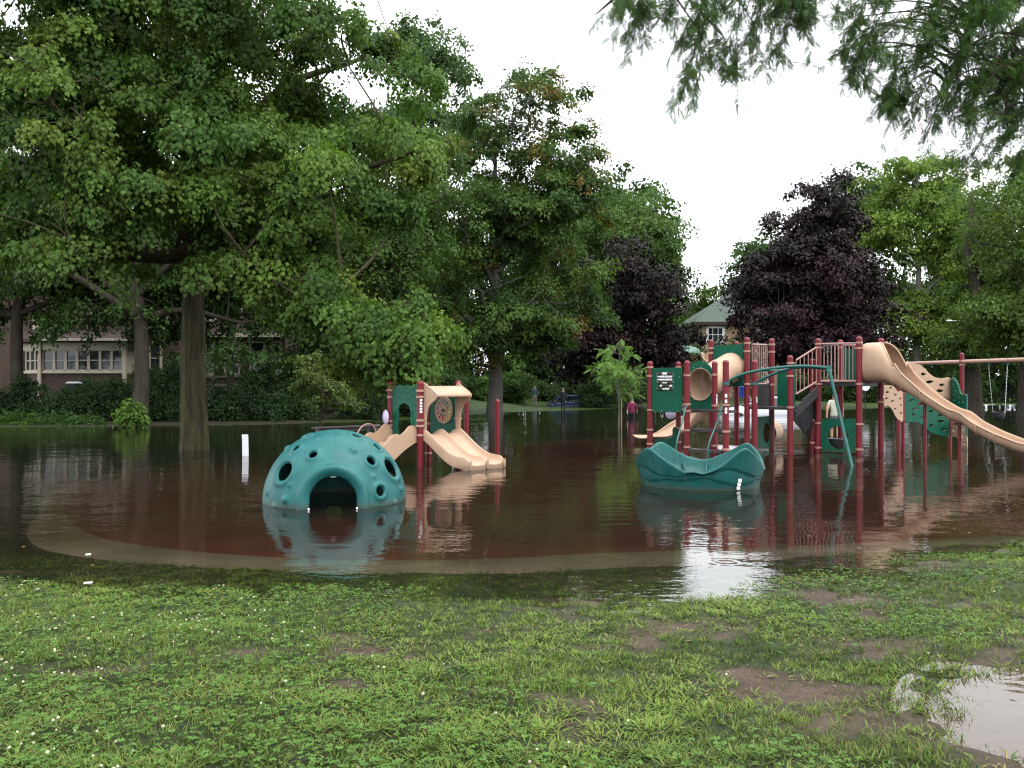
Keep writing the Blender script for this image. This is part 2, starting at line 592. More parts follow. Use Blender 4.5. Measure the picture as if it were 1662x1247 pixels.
def mud_mask(x, y):
    x, y = np.asarray(x, float), np.asarray(y, float)
    m = np.zeros(x.shape)
    for cx, cyy, rx, ry, a in ((-1.5, 4.93, .20, .10, 1.1), (-.88, 5.02, .22, .10, 1), (-.85, 4.36, .16, .10, .9), (1.55, 4.2, .44, .13, 1.15), (1.62, 3.85, .46, .16, 1.2), (1.25, 4.5, .3, .1, .8), (.75, 5.1, .25, .1, .8), (1.1, 5.6, .35, .10, .8), (.4, 5.0, .2, .08, .7), (0.0, 5.4, .3, .1, .7), (2.4, 3.3, .5, .3, 1.1), (1.9, 5.2, .2, .08, .6), (-.3, 4.7, .14, .07, .7), (2.0, 3.55, .3, .2, 1.3)):
        m = np.maximum(m, .88 * a * np.exp(-((x - cx) / rx) ** 2 - ((y - cyy) / ry) ** 2))
    right = sstep(-1.5, 2.0, x)
    nz = fbm(x * 2.1, y * 2.8, 21, 4)
    m = m + 1.6 * np.clip(nz - (0.66 - 0.13 * right), 0, 1) * 3
    m = m * (0.55 + 0.9 * fbm(x * 9, y * 11, 33, 3)) + (fbm(x * 7, y * 7, 31, 3) - 0.5) * 0.8
    return np.clip(m, 0, 1)

gy = np.concatenate([np.linspace(-80, -6, 14), np.linspace(-5, 2, 15), np.arange(2.3, 10, 0.07), np.arange(10, 20, 0.5), np.arange(20, 80, 1.0), np.linspace(82, 180, 25), np.linspace(200, 900, 12)])
gxr = np.concatenate([np.arange(0, 7, 0.085), np.arange(7, 16, 0.5), np.arange(16, 60, 1.5), np.linspace(62, 160, 14), np.linspace(200, 900, 8)])
gx = np.concatenate([-gxr[:0:-1], gxr])
XX, YY = np.meshgrid(gx, gy)
ZZ = terrain(XX, YY)
ins = in_poly(XX, YY, outer)
ZZ = np.where(ins, np.minimum(ZZ, PADZ - 0.06), ZZ)
nr, nc = XX.shape
idx = np.arange(nr * nc).reshape(nr, nc)
F = np.stack([idx[:-1, :-1], idx[:-1, 1:], idx[1:, 1:], idx[1:, :-1]], -1).reshape(-1, 4)
near_f = sstep(16, 9, YY)
mud = mud_mask(XX, YY) * near_f
n1 = fbm(XX * 0.35, YY * 0.35, 41, 4)[..., None]
lawn = np.array([0.030, 0.056, 0.011]) * (0.75 + 0.5 * n1)
under = np.array([0.030, 0.046, 0.013]) * (0.7 + 0.6 * fbm(XX * 5, YY * 5, 44, 3)[..., None])
mudc = np.array([0.088, 0.060, 0.044]) * (0.55 + 0.9 * fbm(XX * 5, YY * 5, 47, 4)[..., None])
wear = sstep(6, 40, YY)[..., None]
under = under * np.where(ZZ < -0.02, 0.72, 1.0)[..., None]
gc = under * (1 - wear) + lawn * wear
gc = gc * (1 - mud[..., None]) + mudc * mud[..., None]
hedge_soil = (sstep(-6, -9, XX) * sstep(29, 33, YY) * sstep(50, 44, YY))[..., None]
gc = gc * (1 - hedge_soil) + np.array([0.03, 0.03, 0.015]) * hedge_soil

def ground_mat():
    m, nt, b = new_mat('ground_soil_and_lawn')
    N, L = nt.nodes, nt.links
    at = N.new("ShaderNodeAttribute")
    at.attribute_name = "Col"
    tc = N.new("ShaderNodeTexCoord")
    nz = N.new("ShaderNodeTexNoise")
    nz.inputs['Scale'].default_value = 34
    nz.inputs['Detail'].default_value = 8
    nz.inputs['Roughness'].default_value = 0.7
    L.new(tc.outputs['Object'], nz.inputs['Vector'])
    mx = N.new("ShaderNodeMix")
    mx.data_type = 'RGBA'
    mx.blend_type = 'MULTIPLY'
    mx.inputs[0].default_value = 0.8
    rp = N.new("ShaderNodeValToRGB")
    rp.color_ramp.elements[0].position = 0.25
    rp.color_ramp.elements[0].color = (0.45, 0.45, 0.45, 1)
    rp.color_ramp.elements[1].position = 0.75
    rp.color_ramp.elements[1].color = (1.35, 1.35, 1.35, 1)
    L.new(nz.outputs['Fac'], rp.inputs[0])
    L.new(at.outputs['Color'], mx.inputs[6])
    L.new(rp.outputs[0], mx.inputs[7])
    L.new(mx.outputs[2], b.inputs['Base Color'])
    mr = N.new("ShaderNodeMapRange")
    mr.inputs['From Min'].default_value = 0.35
    mr.inputs['From Max'].default_value = 0.65
    mr.inputs['To Min'].default_value = 0.42
    mr.inputs['To Max'].default_value = 0.8
    nz2 = N.new("ShaderNodeTexNoise")
    nz2.inputs['Scale'].default_value = 3.0
    nz2.inputs['Detail'].default_value = 4
    L.new(tc.outputs['Object'], nz2.inputs['Vector'])
    L.new(nz2.outputs['Fac'], mr.inputs['Value'])
    L.new(mr.outputs[0], b.inputs['Roughness'])
    bp = N.new("ShaderNodeBump")
    bp.inputs['Distance'].default_value = 0.035
    L.new(nz.outputs['Fac'], bp.inputs['Height'])
    L.new(bp.outputs[0], b.inputs['Normal'])
    b.inputs['Specular IOR Level'].default_value = 0.16
    return m
M['ground'] = ground_mat()
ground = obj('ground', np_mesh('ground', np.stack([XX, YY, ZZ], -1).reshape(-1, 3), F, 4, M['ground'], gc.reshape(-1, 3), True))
ground['kind'] = 'structure'

M['rubber'] = pm('red_rubber_crumb', (0.122, 0.034, 0.030), 0.8, 0.2, 0.3, 1.2, 0.003, 120, col2=(0.175, 0.046, 0.040))
M['concrete'] = pm('tan_concrete', (0.165, 0.148, 0.112), 0.85, 0.2, 0.35, 1.2, 0.002, 60, col2=(0.245, 0.220, 0.165))
mb = MB()
c = (3.5, 16.5, PADZ)
n = len(inner)
mb.add([c] + [(p[0], p[1], PADZ) for p in inner], [(0, i + 1, (i + 1) % n + 1) for i in range(n)])
rub = obj('rubber_surface', mb.mesh('rubber_surface', M['rubber']))
rub['kind'] = 'structure'
mb = MB()
mb.strip([[(p[0], p[1], PADZ + 0.004) for p in inner], [(p[0], p[1], PADZ + 0.004) for p in outer], [(p[0], p[1], PADZ - 0.09) for p in offset_poly(outer, 0.01)]], True)
con = obj('concrete_path', mb.mesh('concrete_path', M['concrete']))
con['kind'] = 'structure'

# ------------------------------------------------------------------ water
def water_mat(name, silt, tint, silt_fac, amp, rings=True):
    m, nt, b = new_mat(name)
    N, L = nt.nodes, nt.links
    N.remove(b)
    out = [n for n in N if n.type == 'OUTPUT_MATERIAL'][0]
    tc = N.new("ShaderNodeTexCoord")
    mp = N.new("ShaderNodeMapping")
    mp.inputs['Scale'].default_value = (0.75, 1.25, 1)
    L.new(tc.outputs['Object'], mp.inputs['Vector'])
    def noise(scale, detail):
        q = N.new("ShaderNodeTexNoise")
        q.inputs['Scale'].default_value = scale
        q.inputs['Detail'].default_value = detail
        L.new(mp.outputs[0], q.inputs['Vector'])
        return q.outputs['Fac']
    def math_(op, a, bb):
        q = N.new("ShaderNodeMath")
        q.operation = op
        for i, s in enumerate((a, bb)):
            if isinstance(s, (int, float)):
                q.inputs[i].default_value = s
            elif s is not None:
                L.new(s, q.inputs[i])
        return q.outputs[0]
    big, mid, small, patch = noise(1.1, 1), noise(4.5, 2), noise(13, 2), noise(0.22, 2)
    pr = N.new("ShaderNodeMapRange")
    pr.inputs['From Min'].default_value = 0.42
    pr.inputs['From Max'].default_value = 0.62
    pr.inputs['To Min'].default_value = 0.45
    pr.inputs['To Max'].default_value = 1.5
    L.new(patch, pr.inputs['Value'])
    h = math_('MULTIPLY', big, 0.010 * amp)
    h = math_('ADD', h, math_('MULTIPLY', math_('MULTIPLY', mid, 0.0052 * amp), pr.outputs[0]))
    h = math_('ADD', h, math_('MULTIPLY', math_('MULTIPLY', small, 0.0016 * amp), pr.outputs[0]))
    if rings:
        for (rx, ry, rr, ra) in ((1.93, 7.72, 0.24, 0.0010), (3.4, 8.4, 0.2, 0.0012), (-1.4, 8.6, 0.16, 0.0010), (0.4, 7.3, 0.14, 0.0009)):
            vd = N.new("ShaderNodeVectorMath")
            vd.operation = 'DISTANCE'
            L.new(tc.outputs['Object'], vd.inputs[0])
            vd.inputs[1].default_value = (rx, ry, 0)
            d = vd.outputs['Value']
            s = math_('SINE', math_('MULTIPLY', d, 62.0), None)
            env = N.new("ShaderNodeMapRange")
            env.interpolation_type = 'SMOOTHSTEP'
            env.inputs['From Min'].default_value = rr
            env.inputs['From Max'].default_value = 0.0
            L.new(d, env.inputs['Value'])
            h = math_('ADD', h, math_('MULTIPLY', math_('MULTIPLY', s, env.outputs[0]), ra))
    bp = N.new("ShaderNodeBump")
    bp.inputs['Strength'].default_value = 1.0
    bp.inputs['Distance'].default_value = 1.0
    L.new(h, bp.inputs['Height'])
    fr = N.new("ShaderNodeFresnel")
    fr.inputs['IOR'].default_value = 1.333
    L.new(bp.outputs[0], fr.inputs['Normal'])
    gl = N.new("ShaderNodeBsdfGlossy")
    gl.inputs['Roughness'].default_value = 0.012
    gl.inputs['Color'].default_value = (1, 1, 1, 1)
    L.new(bp.outputs[0], gl.inputs['Normal'])
    tr = N.new("ShaderNodeBsdfTransparent")
    if rings:
        at = N.new("ShaderNodeAttribute")
        at.attribute_name = "Col"                       # transmittance of the water column, from its depth
        L.new(at.outputs['Color'], tr.inputs['Color'])
    else:
        tr.inputs['Color'].default_value = (*tint, 1)
    df = N.new("ShaderNodeBsdfDiffuse")
    df.inputs['Color'].default_value = (*silt, 1)
    body = N.new("ShaderNodeMixShader")
    body.inputs[0].default_value = silt_fac
    if rings:
        sx = N.new("ShaderNodeSeparateColor")
        L.new(at.outputs['Color'], sx.inputs[0])
        L.new(math_('MULTIPLY', math_('SUBTRACT', 1.0, sx.outputs[0]), silt_fac * 2.2), body.inputs[0])
    L.new(tr.outputs[0], body.inputs[1])
    L.new(df.outputs[0], body.inputs[2])
    mx = N.new("ShaderNodeMixShader")
    L.new(fr.outputs[0], mx.inputs[0])
    L.new(body.outputs[0], mx.inputs[1])
    L.new(gl.outputs[0], mx.inputs[2])
    L.new(mx.outputs[0], out.inputs['Surface'])
    return m
M['water'] = water_mat('flood_water', (0.026, 0.024, 0.016), (0.57, 0.55, 0.49), 0.22, 0.82)
M['puddle'] = water_mat('puddle_water', (0.12, 0.085, 0.055), (0.8, 0.74, 0.62), 0.45, 0.35, False)
wyv = np.concatenate([np.arange(5.35, 12, .1), np.arange(12, 34, .6), np.linspace(34, 110, 40)])
wxv = np.concatenate([np.linspace(-70, -14, 20), np.arange(-13, 15, .17), np.linspace(15.5, 70, 22)])
WX, WYY = np.meshgrid(wxv, wyv)
bed = terrain(WX, WYY)
bed = np.where(in_poly(WX, WYY, outer), np.minimum(bed, PADZ), bed)
dep = np.clip(-bed, 0, .6)[..., None]
tcol = np.exp(-dep * np.array([3.2, 3.7, 4.5])) * np.array([.98, .97, .95])
wi = np.arange(WX.size).reshape(WX.shape)
WF = np.stack([wi[:-1, :-1], wi[:-1, 1:], wi[1:, 1:], wi[1:, :-1]], -1).reshape(-1, 4)
wat = obj('flood_water', np_mesh('flood_water', np.stack([WX, WYY, np.zeros_like(WX)], -1).reshape(-1, 3), WF, 4, M['water'], tcol.reshape(-1, 3), True))
wat['kind'] = 'structure'
PUDZ = float(terrain(np.array([3.05]), np.array([3.70]))[0]) + 0.056
mb = MB()
cc = (3.05, 3.70)
ring = [(cc[0] + 1.32 * math.cos(a), cc[1] + 1.15 * math.sin(a), PUDZ) for a in [2 * math.pi * i / 40 for i in range(40)]]
mb.add([(cc[0], cc[1], PUDZ)] + ring, [(0, i + 1, (i + 1) % 40 + 1) for i in range(40)])
pud = obj('puddle_water', mb.mesh('puddle_water', M['puddle']))
pud['kind'] = 'structure'
# ------------------------------------------------------------------ grass and clover of the near lawn
def scatter_lawn(n, seed, y0=2.7, y1=8.9):
    r = np.random.default_rng(seed)
    y = y0 + (y1 - y0) * r.random(n) ** 1.15
    x = (r.random(n) * 2 - 1) * (0.66 * y + 2.2)
    return x, y, r
def grass():
    V, Fq, Cc = [], [], []
    nt = 43000
    x, y, r = scatter_lawn(nt, 3)
    m = mud_mask(x, y)
    z = terrain(x, y)
    # tufts thin out on the mud, under the puddle and with depth of water
    pud = np.exp(-(((x - 3.05) / 0.92) ** 2 + ((y - 3.70) / 0.80) ** 2) ** 2)
    isl = fbm(x * 3.2, y * 3.2, 77, 3)
    ok = (r.random(nt) > m * .95) & (z > -0.14) & ~in_poly(x, y, outer) & ((pud < 0.45) | (isl > 0.57))
    ok &= ~((z < PUDZ - 0.01) & (pud > 0.3) & (isl < 0.57))
    ok &= r.random(nt) < np.where(z > 0.0, 1.0, np.clip(1 + z * 4, 0.5, 1))
    x, y, z, m = x[ok], y[ok], z[ok], m[ok]
    nt = len(x)
    kind = fbm(x * 1.6, y * 1.6, 61, 3) + (r.random(nt) - 0.5) * 0.35
    hue = fbm(x * 0.9, y * 0.9, 63, 3) + (r.random(nt) - 0.5) * 0.5
    broad = kind > 0.52                     # crabgrass with broad flat blades, else fine upright tufts
    per = np.where(broad, 7, 9)
    T = np.repeat(np.arange(nt), per)
    n = len(T)
    az = r.random(n) * 2 * np.pi
    rad = np.where(broad[T], 0.035, 0.022) * np.sqrt(r.random(n))
    pos = np.stack([x[T] + rad * np.cos(az), y[T] + rad * np.sin(az), z[T] - 0.004], -1)
    lean = np.where(broad[T], 1.0 + 1.2 * r.random(n), 0.3 + 0.9 * r.random(n))
    out = np.stack([np.cos(az), np.sin(az), np.zeros(n)], -1)
    up = np.array([0, 0, 1.0])
    along = unit(up * 1.0 + out * lean[:, None])
    normal = unit(up * lean[:, None] - out + 0.25 * r.normal(size=(n, 3)))
    L = np.where(broad[T], 0.032 + 0.030 * r.random(n), 0.024 + 0.034 * r.random(n)) * (0.75 + 0.45 * hue[T])
    L = np.where(z[T] < 0.0, L * 0.85, L)
    W = np.where(broad[T], 0.0065, 0.0034) * (0.8 + 0.5 * r.random(n))
    cb = np.array([0.125, 0.182, 0.036])
    cd = np.array([0.030, 0.058, 0.011])
    cyel = np.array([0.19, 0.165, 0.060])
    big = fbm(x * 0.55, y * 0.55, 68, 3)
    f = np.clip(hue[T] * 1.5 - 0.42 + 0.35 * broad[T] + 1.6 * (big[T] - .5) + 0.15 * r.normal(size=n), 0, 1)[:, None]
    col = cd * (1 - f) + cb * f
    dry = (r.random(n) < (0.05 + 0.14 * np.clip((fbm(x * 0.8 + 9, y * 0.8, 67, 2) - 0.5) * 4, 0, 1)[T] + 0.06 * sstep(0, 3, x[T])))[:, None]
    col = np.where(dry, cyel * (0.7 + 0.6 * r.random((n, 1))), col)
    col = col * (0.8 + 0.4 * r.random((n, 1)))
    # each blade a bent, folded kite
    tm = [(0.0, 0, 0), (0.5, 0.42, 0.05), (0, 1.0, -0.14), (-0.5, 0.42, 0.05)]
    v, f4, c4 = stamp(pos, along, normal, L, tm, [(0, 1, 2, 3)], col, W * 1.15)
    o = obj('grass', np_mesh('grass', v, f4, 4, M['grass'], c4))
    o['kind'] = 'stuff'
    o['label'] = 'short wet green grass tufts growing on the near lawn'
    # clover leaves
    x, y, r = scatter_lawn(33000, 5)
    dens = sstep(0.40, 0.58, fbm(x * 0.7, y * 0.7, 71, 3) + 0.30 * sstep(0.2, -2.6, x) - 0.10)
    ok = (r.random(len(x)) < dens) & (mud_mask(x, y) < 0.4) & (terrain(x, y) > -0.02)
    pud = np.exp(-(((x - 3.05) / 0.92) ** 2 + ((y - 3.70) / 0.80) ** 2) ** 2)
    ok &= pud < 0.4
    x, y = x[ok], y[ok]
    n = len(x)
    z = terrain(x, y) + 0.018 + 0.03 * r.random(n)
    base = np.stack([x, y, z], -1)
    a0 = r.random(n) * 6.283
    V, Fs, Cs = [], [], []
    off = 0
    tl = [(0, 0, 0), (0.45, 0.55, 0.08), (0, 0.95, 0.0), (-0.45, 0.55, 0.08)]
    col = np.array([0.070, 0.140, 0.028]) * (0.7 + 0.6 * r.random((n, 1)))
    tilt = r.normal(size=(n, 3)) * 0.28 + np.array([0, 0, 1])
    for j in range(3):
        a = a0 + j * 2.094
        al = np.stack([np.cos(a), np.sin(a), 0.1 * np.ones(n)], -1)
        v, f4, c4 = stamp(base, al, tilt, 0.013 + 0.008 * r.random(n), tl, [(0, 1, 2, 3)], col)
        V.append(v); Fs.append(f4 + off); Cs.append(c4)
        off += len(v)
    o = obj('clover', np_mesh('clover', np.concatenate(V), np.concatenate(Fs), 4, M['grass'], np.concatenate(Cs)))
    o['kind'] = 'stuff'
    o['label'] = 'low clover leaves spread among the grass'
    # clover blossoms: small round heads
    x, y, r = scatter_lawn(2300, 9, 2.8, 6.7)
    dens = sstep(0.42, 0.62, fbm(x * 1.1, y * 1.1, 73, 2) + 0.32 * sstep(-0.8, -2.4, x) * sstep(3.2, 4.6, y) - 0.06)
    ok = (r.random(len(x)) < dens * (0.12 + 0.88 * sstep(-0.6, -2.2, x))) & (terrain(x, y) > 0.0) & (mud_mask(x, y) < 0.4)
    x, y = x[ok], y[ok]
    n = len(x)
    ico = bmesh.new()
    bmesh.ops.create_icosphere(ico, subdivisions=1, radius=1)
    tv = [tuple(v.co) for v in ico.verts]
    tf = [tuple(v.index for v in f.verts) for f in ico.faces]
    ico.free()
    pos = np.stack([x, y, terrain(x, y) + 0.05 + 0.03 * r.random(n)], -1)
    col = np.array([0.42, 0.42, 0.28]) * (0.65 + 0.5 * r.random((n, 1)))
    v, f3, c3 = stamp(pos, np.tile([0.2, 0.1, 1.0], (n, 1)) + 0.3 * r.normal(size=(n, 3)), r.normal(size=(n, 3)), 0.0052 + 0.0034 * r.random(n), tv, tf, col)
    o = obj('clover_blossoms', np_mesh('clover_blossoms', v, f3, 3, M['grass'], c3))
    o['kind'] = 'stuff'
    o['label'] = 'tiny white clover blossoms scattered over the left lawn'
grass()
def thatch():
    x, y, r = scatter_lawn(5200, 15, 2.8, 8.0)
    ok = (terrain(x, y) > 0.0) & (r.random(len(x)) < .25 + .75 * mud_mask(x, y))
    x, y = x[ok], y[ok]
    n = len(x)
    th = r.random(n) * 6.28
    al = np.stack([np.cos(th), np.sin(th), .15 * r.normal(size=n)], -1)
    col = np.array([[.16, .115, .06], [.10, .065, .04], [.055, .04, .03], [.20, .16, .09]])[r.integers(0, 4, n)] * (.6 + .7 * r.random((n, 1)))
    pos = np.stack([x, y, terrain(x, y) + .006 + .012 * r.random(n)], -1)
    v, f4, c4 = stamp(pos, al, np.tile([0, 0, 1.0], (n, 1)) + .3 * r.normal(size=(n, 3)), .02 + .04 * r.random(n), [(0, 0, 0), (.5, .42, .08), (0, 1, 0), (-.5, .42, .08)], [(0, 1, 2, 3)], col, .004 + .014 * r.random(n) ** 2)
    o = obj('dead_grass', np_mesh('dead_grass', v, f4, 4, M['grass'], c4))
    o['kind'] = 'stuff'
    o['label'] = 'dead grass stems and brown leaf bits lying on the lawn'
thatch()
# ------------------------------------------------------------------ climbing dome
def ray_sphere(px, py, c, R):
    d = Vector(((px - CX) / FPX, 1, -(py - CY) / FPX)).normalized()
    o = Vector((0, 0, EYE)) - Vector(c)
    bq = o.dot(d)
    disc = bq * bq - (o.dot(o) - R * R)
    t = -bq - math.sqrt(max(disc, 0))
    return (o + d * t)
def build_dome():
    C = Vector((GX(544, 11.85), 11.85, 0.0))
    R = 0.97
    t = thing('climbing_dome', 'teal plastic climbing dome with round holes, knobs and an arched crawl opening', 'climbing dome', (C.x, C.y, -0.12))
    holes = [(461, 765, .125), (508, 738, .054), (481, 728, .052), (578, 708, .060), (611, 726, .055), (602, 748, .062), (635, 759, .130), (617, 797, .066), (499, 708, .05)]
    back = [(0.5, 0.6, 0.55, .10), (-0.55, 0.5, 0.6, .11), (0.1, 0.7, 0.65, .08), (0.75, 0.6, 0.25, .09), (-0.75, 0.62, 0.22, .09), (-0.2, 0.9, 0.35, .12), (0.35, 0.88, 0.25, .08)]
    bumps = [(573, 731, .075), (463, 811, .062), (466, 727, .055), (471, 787, .036), (607, 773, .04), (513, 713, .038), (650, 794, .055), (446, 822, .05), (641, 816, .05), (553, 707, .03), (434, 800, .04)]
    H = [(Vector(ray_sphere(x, y, C, R)).normalized(), r) for x, y, r in holes]
    H += [(Vector(b[:3]).normalized(), b[3]) for b in back]
    B = [(Vector(ray_sphere(x, y, C, R)).normalized(), r) for x, y, r in bumps]
    bm = bmesh.new()
    bmesh.ops.create_icosphere(bm, subdivisions=7, radius=R)
    bmesh.ops.delete(bm, geom=[v for v in bm.verts if v.co.z < -0.14], context='VERTS')
    bm.verts.ensure_lookup_table()
    co = np.array([v.co[:] for v in bm.verts])
    fd = Vector((-C.x - 0.35, -C.y, 0)).normalized()          # the way the arch faces
    fd = np.array(fd[:])
    lat = np.array([-fd[1], fd[0], 0])
    u = unit(co)
    disp = np.zeros(len(co))
    # skirt below the waterline stays upright
    low = co[:, 2] < 0
    rad = np.hypot(co[:, 0], co[:, 1])
    co[low, 0] *= R / rad[low] * 0.997
    co[low, 1] *= R / rad[low] * 0.997
    dead = np.zeros(len(co), bool)
    for d, r in H:
        d = np.array(d[:])
        ang = np.arccos(np.clip(u @ d, -1, 1)) * R
        rim = 0.026 * np.exp(-((ang - r * 1.38) / (0.028 + r * 0.12)) ** 2)
        inn = np.where(ang < r * 1.2, -0.05 * (1 - ang / (r * 1.2)) * 1.6, 0)
        disp = np.where(np.abs(rim + inn) > np.abs(disp), rim + inn, disp)
        near = (ang < r) & (ang > r - 0.025)
        # rim vertices snapped to the circle
        perp = unit(u - d * (u @ d)[:, None])
        sn = np.cos(r / R) * d + np.sin(r / R) * perp
        co[near] = sn[near] * R
        u[near] = sn[near]
        dead |= ang < r - 0.025
    for d, r in B:
        d = np.array(d[:])
        ang = np.arccos(np.clip(u @ d, -1, 1)) * R
        disp += 0.75 * np.sqrt(np.maximum((r * .72) ** 2 - ang ** 2, 0)) + 0.009 * np.exp(-((ang - r * 0.85) / (r * .3)) ** 2)
    # seam down the middle of the front and over the top
    xl = co @ lat
    fwd = co @ fd
    seam = np.exp(-(xl / 0.006) ** 2)
    disp -= 0.010 * seam * (np.hypot(xl, 0) < 0.03)
    zc, hw = 0.12, 0.305
    dz = np.maximum(co[:, 2] - zc, 0)
    da = np.hypot(xl, dz) - hw                                  # distance outside the arch outline
    front = fwd > 0
    rimf = 0.075 * np.exp(-((da - 0.075) / 0.062) ** 2) + np.where(da < 0.03, -0.05 * np.clip((0.03 - da) / 0.06, 0, 1), 0)
    disp = np.where(front & (da < 0.3), np.maximum(disp * sstep(0.02, 0.2, da), 0) + rimf, disp)
    nearA = front & (da < 0) & (da > -0.028)
    sc = hw / np.maximum(hw + da, 1e-3)
    newx = xl * sc
    newz = np.where(co[:, 2] > zc, zc + (co[:, 2] - zc) * sc, co[:, 2])
    co2 = co + lat[None, :] * (newx - xl)[:, None]
    co2[:, 2] = newz
    co[nearA] = co2[nearA]
    dead |= front & (da <= -0.028)
    horiz = u.copy()
    horiz[low, 2] = 0
    pos = co + unit(horiz) * disp[:, None]
    bm.verts.ensure_lookup_table()
    for i, v in enumerate(bm.verts):
        v.co = Vector(pos[i]) + C
    bmesh.ops.delete(bm, geom=[bm.verts[i] for i in np.nonzero(dead)[0]], context='VERTS')
    # inner skin for wall thickness
    for f in bm.faces:
        f.smooth = True
    me = bpy.data.meshes.new('shell')
    bm.to_mesh(me)
    bm.free()
    me.materials.append(M['teal'])
    sh = obj('shell', me, t)
    so = sh.modifiers.new('thickness', 'SOLIDIFY')
    so.thickness = 0.018
    so.offset = -1
    # white bracket feet beside the opening, hand grip over it
    fdv, latv = Vector(fd), Vector(lat)
    for s in (-1, 1):
        m = MB()
        m.box(C + latv * (s * 0.30) + fdv * 0.985 + Vector((0, 0, 0.015)), (0.024, 0.02, 0.022), (latv, fdv, Vector((0, 0, 1))))
        obj('bracket', m.mesh('bracket', M['white']), t)
    m = MB()
    m.tube(spline([C + fdv * 0.84 + latv * a + Vector((0, 0, z)) for a, z in ((-.05, .43), (-.03, .405), (.03, .405), (.05, .43))], 3), 0.008, 6)
    obj('grip', m.mesh('grip', M['white'], 60), t)
build_dome()

# ------------------------------------------------------------------ wavy tub
def build_tub():
    C = Vector((GX(1135.5, 13.72), 13.72, 0))
    t = thing('play_tub', 'dark teal wavy-rimmed plastic play tub shaped like a boat in the water', 'play tub', (C.x, C.y, -0.12))
    key = sorted([(-174, .42), (-150, .65), (-128, .41), (-108, .225), (-88, .34), (-64, .68), (-42, .44), (-18, .20), (6, .42), (30, .65), (50, .46), (72, .29), (92, .37), (116, .64), (138, .45), (162, .28)])
    ks = np.array([k for k, _ in key], float)
    kv = np.array([v for _, v in key])
    ks3 = np.concatenate([ks - 360, ks, ks + 360])
    kv3 = np.tile(kv, 3)
    dense = np.linspace(-540, 540, 1081)
    zi = np.interp(dense, ks3, kv3)
    ker = np.hanning(21)
    zi = np.convolve(zi, ker / ker.sum(), 'same')
    rim = lambda a: float(np.interp(a, dense, zi))
    n = 160
    rows = []
    for i in range(n):
        a = -180 + 360 * i / n
        h = rim(a)
        h2 = rim(a + 14)
        h3 = rim(a - 42)
        g1 = 0.08 + 0.50 * (h2 - 0.12)      # raised wave bands on the outside
        g2 = 0.02 + 0.45 * (h3 - 0.12)
        prof = []
        base = 0.90
        flare = lambda z: base + 0.13 * (max(z, -0.12) + 0.12) / 0.72
        zs = [-0.14, -0.05]
        lo, hi = min(g1, g2), max(g1, g2)
        lst = [(flare(-0.14), -0.14), (flare(-.03), -0.03), (flare(lo - .03), lo - .03), (flare(lo - .012), lo - .012), (flare(lo) + .018, lo + .004),
               (flare(lo) + .022, lo + .03), (flare(hi - .04) + .020, max(hi - .04, lo + .035)), (flare(hi - .012) + .012, max(hi - .012, lo + .038)), (flare(hi) + .036, max(hi + .004, lo + .042)), (flare(hi) + .04, max(hi + .03, lo + .05))]
        top = max(h, hi + 0.055)
        lst += [(flare(top - .05) + .04, top - .04), (flare(top) + .036, top - .012), (flare(top) + .015, top), (flare(top) - .012, top - .012), (flare(top) - .022, top - .05),
                (flare(top) - .06, top * 0.6), (flare(top) - .13, top * 0.25), (0.60, 0.05), (0.3, 0.035), (0.02, 0.03)]
        ar = math.radians(a)
        rows.append([C + Vector((math.cos(ar) * r, math.sin(ar) * r, z)) for r, z in lst])
    rows.append(rows[0])
    m = MB()
    m.strip(rows)
    me = m.mesh('tub_shell', M['teal_dark'], 180)
    bm = bmesh.new()
    bm.from_mesh(me)
    bmesh.ops.remove_doubles(bm, verts=bm.verts, dist=0.0008)
    bmesh.ops.recalc_face_normals(bm, faces=bm.faces)
    bm.to_mesh(me)
    bm.free()
    obj('tub_shell', me, t)
    # white safety sticker on the front
    a = math.radians(-66)
    o = Vector((math.cos(a), math.sin(a), 0))
    tx = Vector((-math.sin(a), math.cos(a), 0))
    m = MB()
    for k in range(3):
        z = 0.04 + 0.057 * k
        r = 0.90 + 0.13 * (z + 0.12) / 0.72 + 0.030
        m.box(C + o * r + tx * (0.006 * k) + Vector((0, 0, z)), (0.062, 0.004, 0.05), (tx, o, Vector((0, 0, 1))))
    obj('sticker', m.mesh('sticker', M['white']), t)['kind'] = 'stuff'
    # inner seat rib
    for a in (70, 95, -160):
        m = MB()
        ar = math.radians(a)
        m.tube([C + Vector((math.cos(ar) * r, math.sin(ar) * r, z)) for r, z in ((0.62, 0.06), (0.80, 0.12), (0.90, 0.26))], 0.022, 8)
        obj('seat_rib', m.mesh('seat_rib', M['teal_dark'], 60), t)
build_tub()

# ------------------------------------------------------------------ posts with caps and collars
_COLLAR = {}
def collar_mesh(r, mat):
    key = (round(r, 3), mat)
    if key not in _COLLAR:
        m = MB()
        m.lathe([(r, -0.022), (r + .012, -0.02), (r + .013, 0.02), (r, 0.022)], 16)
        m.box((r + .02, 0, 0), (.035, .03, .036))
        _COLLAR[key] = m.mesh('collar', M[mat], 50)
    return _COLLAR[key]
def post(t, xy, ztop, r=0.066, collars=(), mat='red', zb=-0.14, name='post', cap='round'):
    m = MB()
    prof = [(r, zb), (r, ztop - r * 1.1), (r * 1.06, ztop - r * 1.05), (r * 1.06, ztop - r * 0.85), (r * .93, ztop - r * .42), (r * .66, ztop - r * .12), (r * .3, ztop), (0.001, ztop)]
    m.lathe(prof, 18, (0, 0, 0))
    p = obj(name, m.mesh(name, M[mat], 45), t, (xy[0], xy[1], 0))
    for z in collars:
        c = obj('collar', collar_mesh(r, 'tan_metal'), p, (xy[0], xy[1], z), random.uniform(-2.4, -0.6))
    return p
def zpx(py, Y):
    return EYE - (py - CY) / FPX * Y
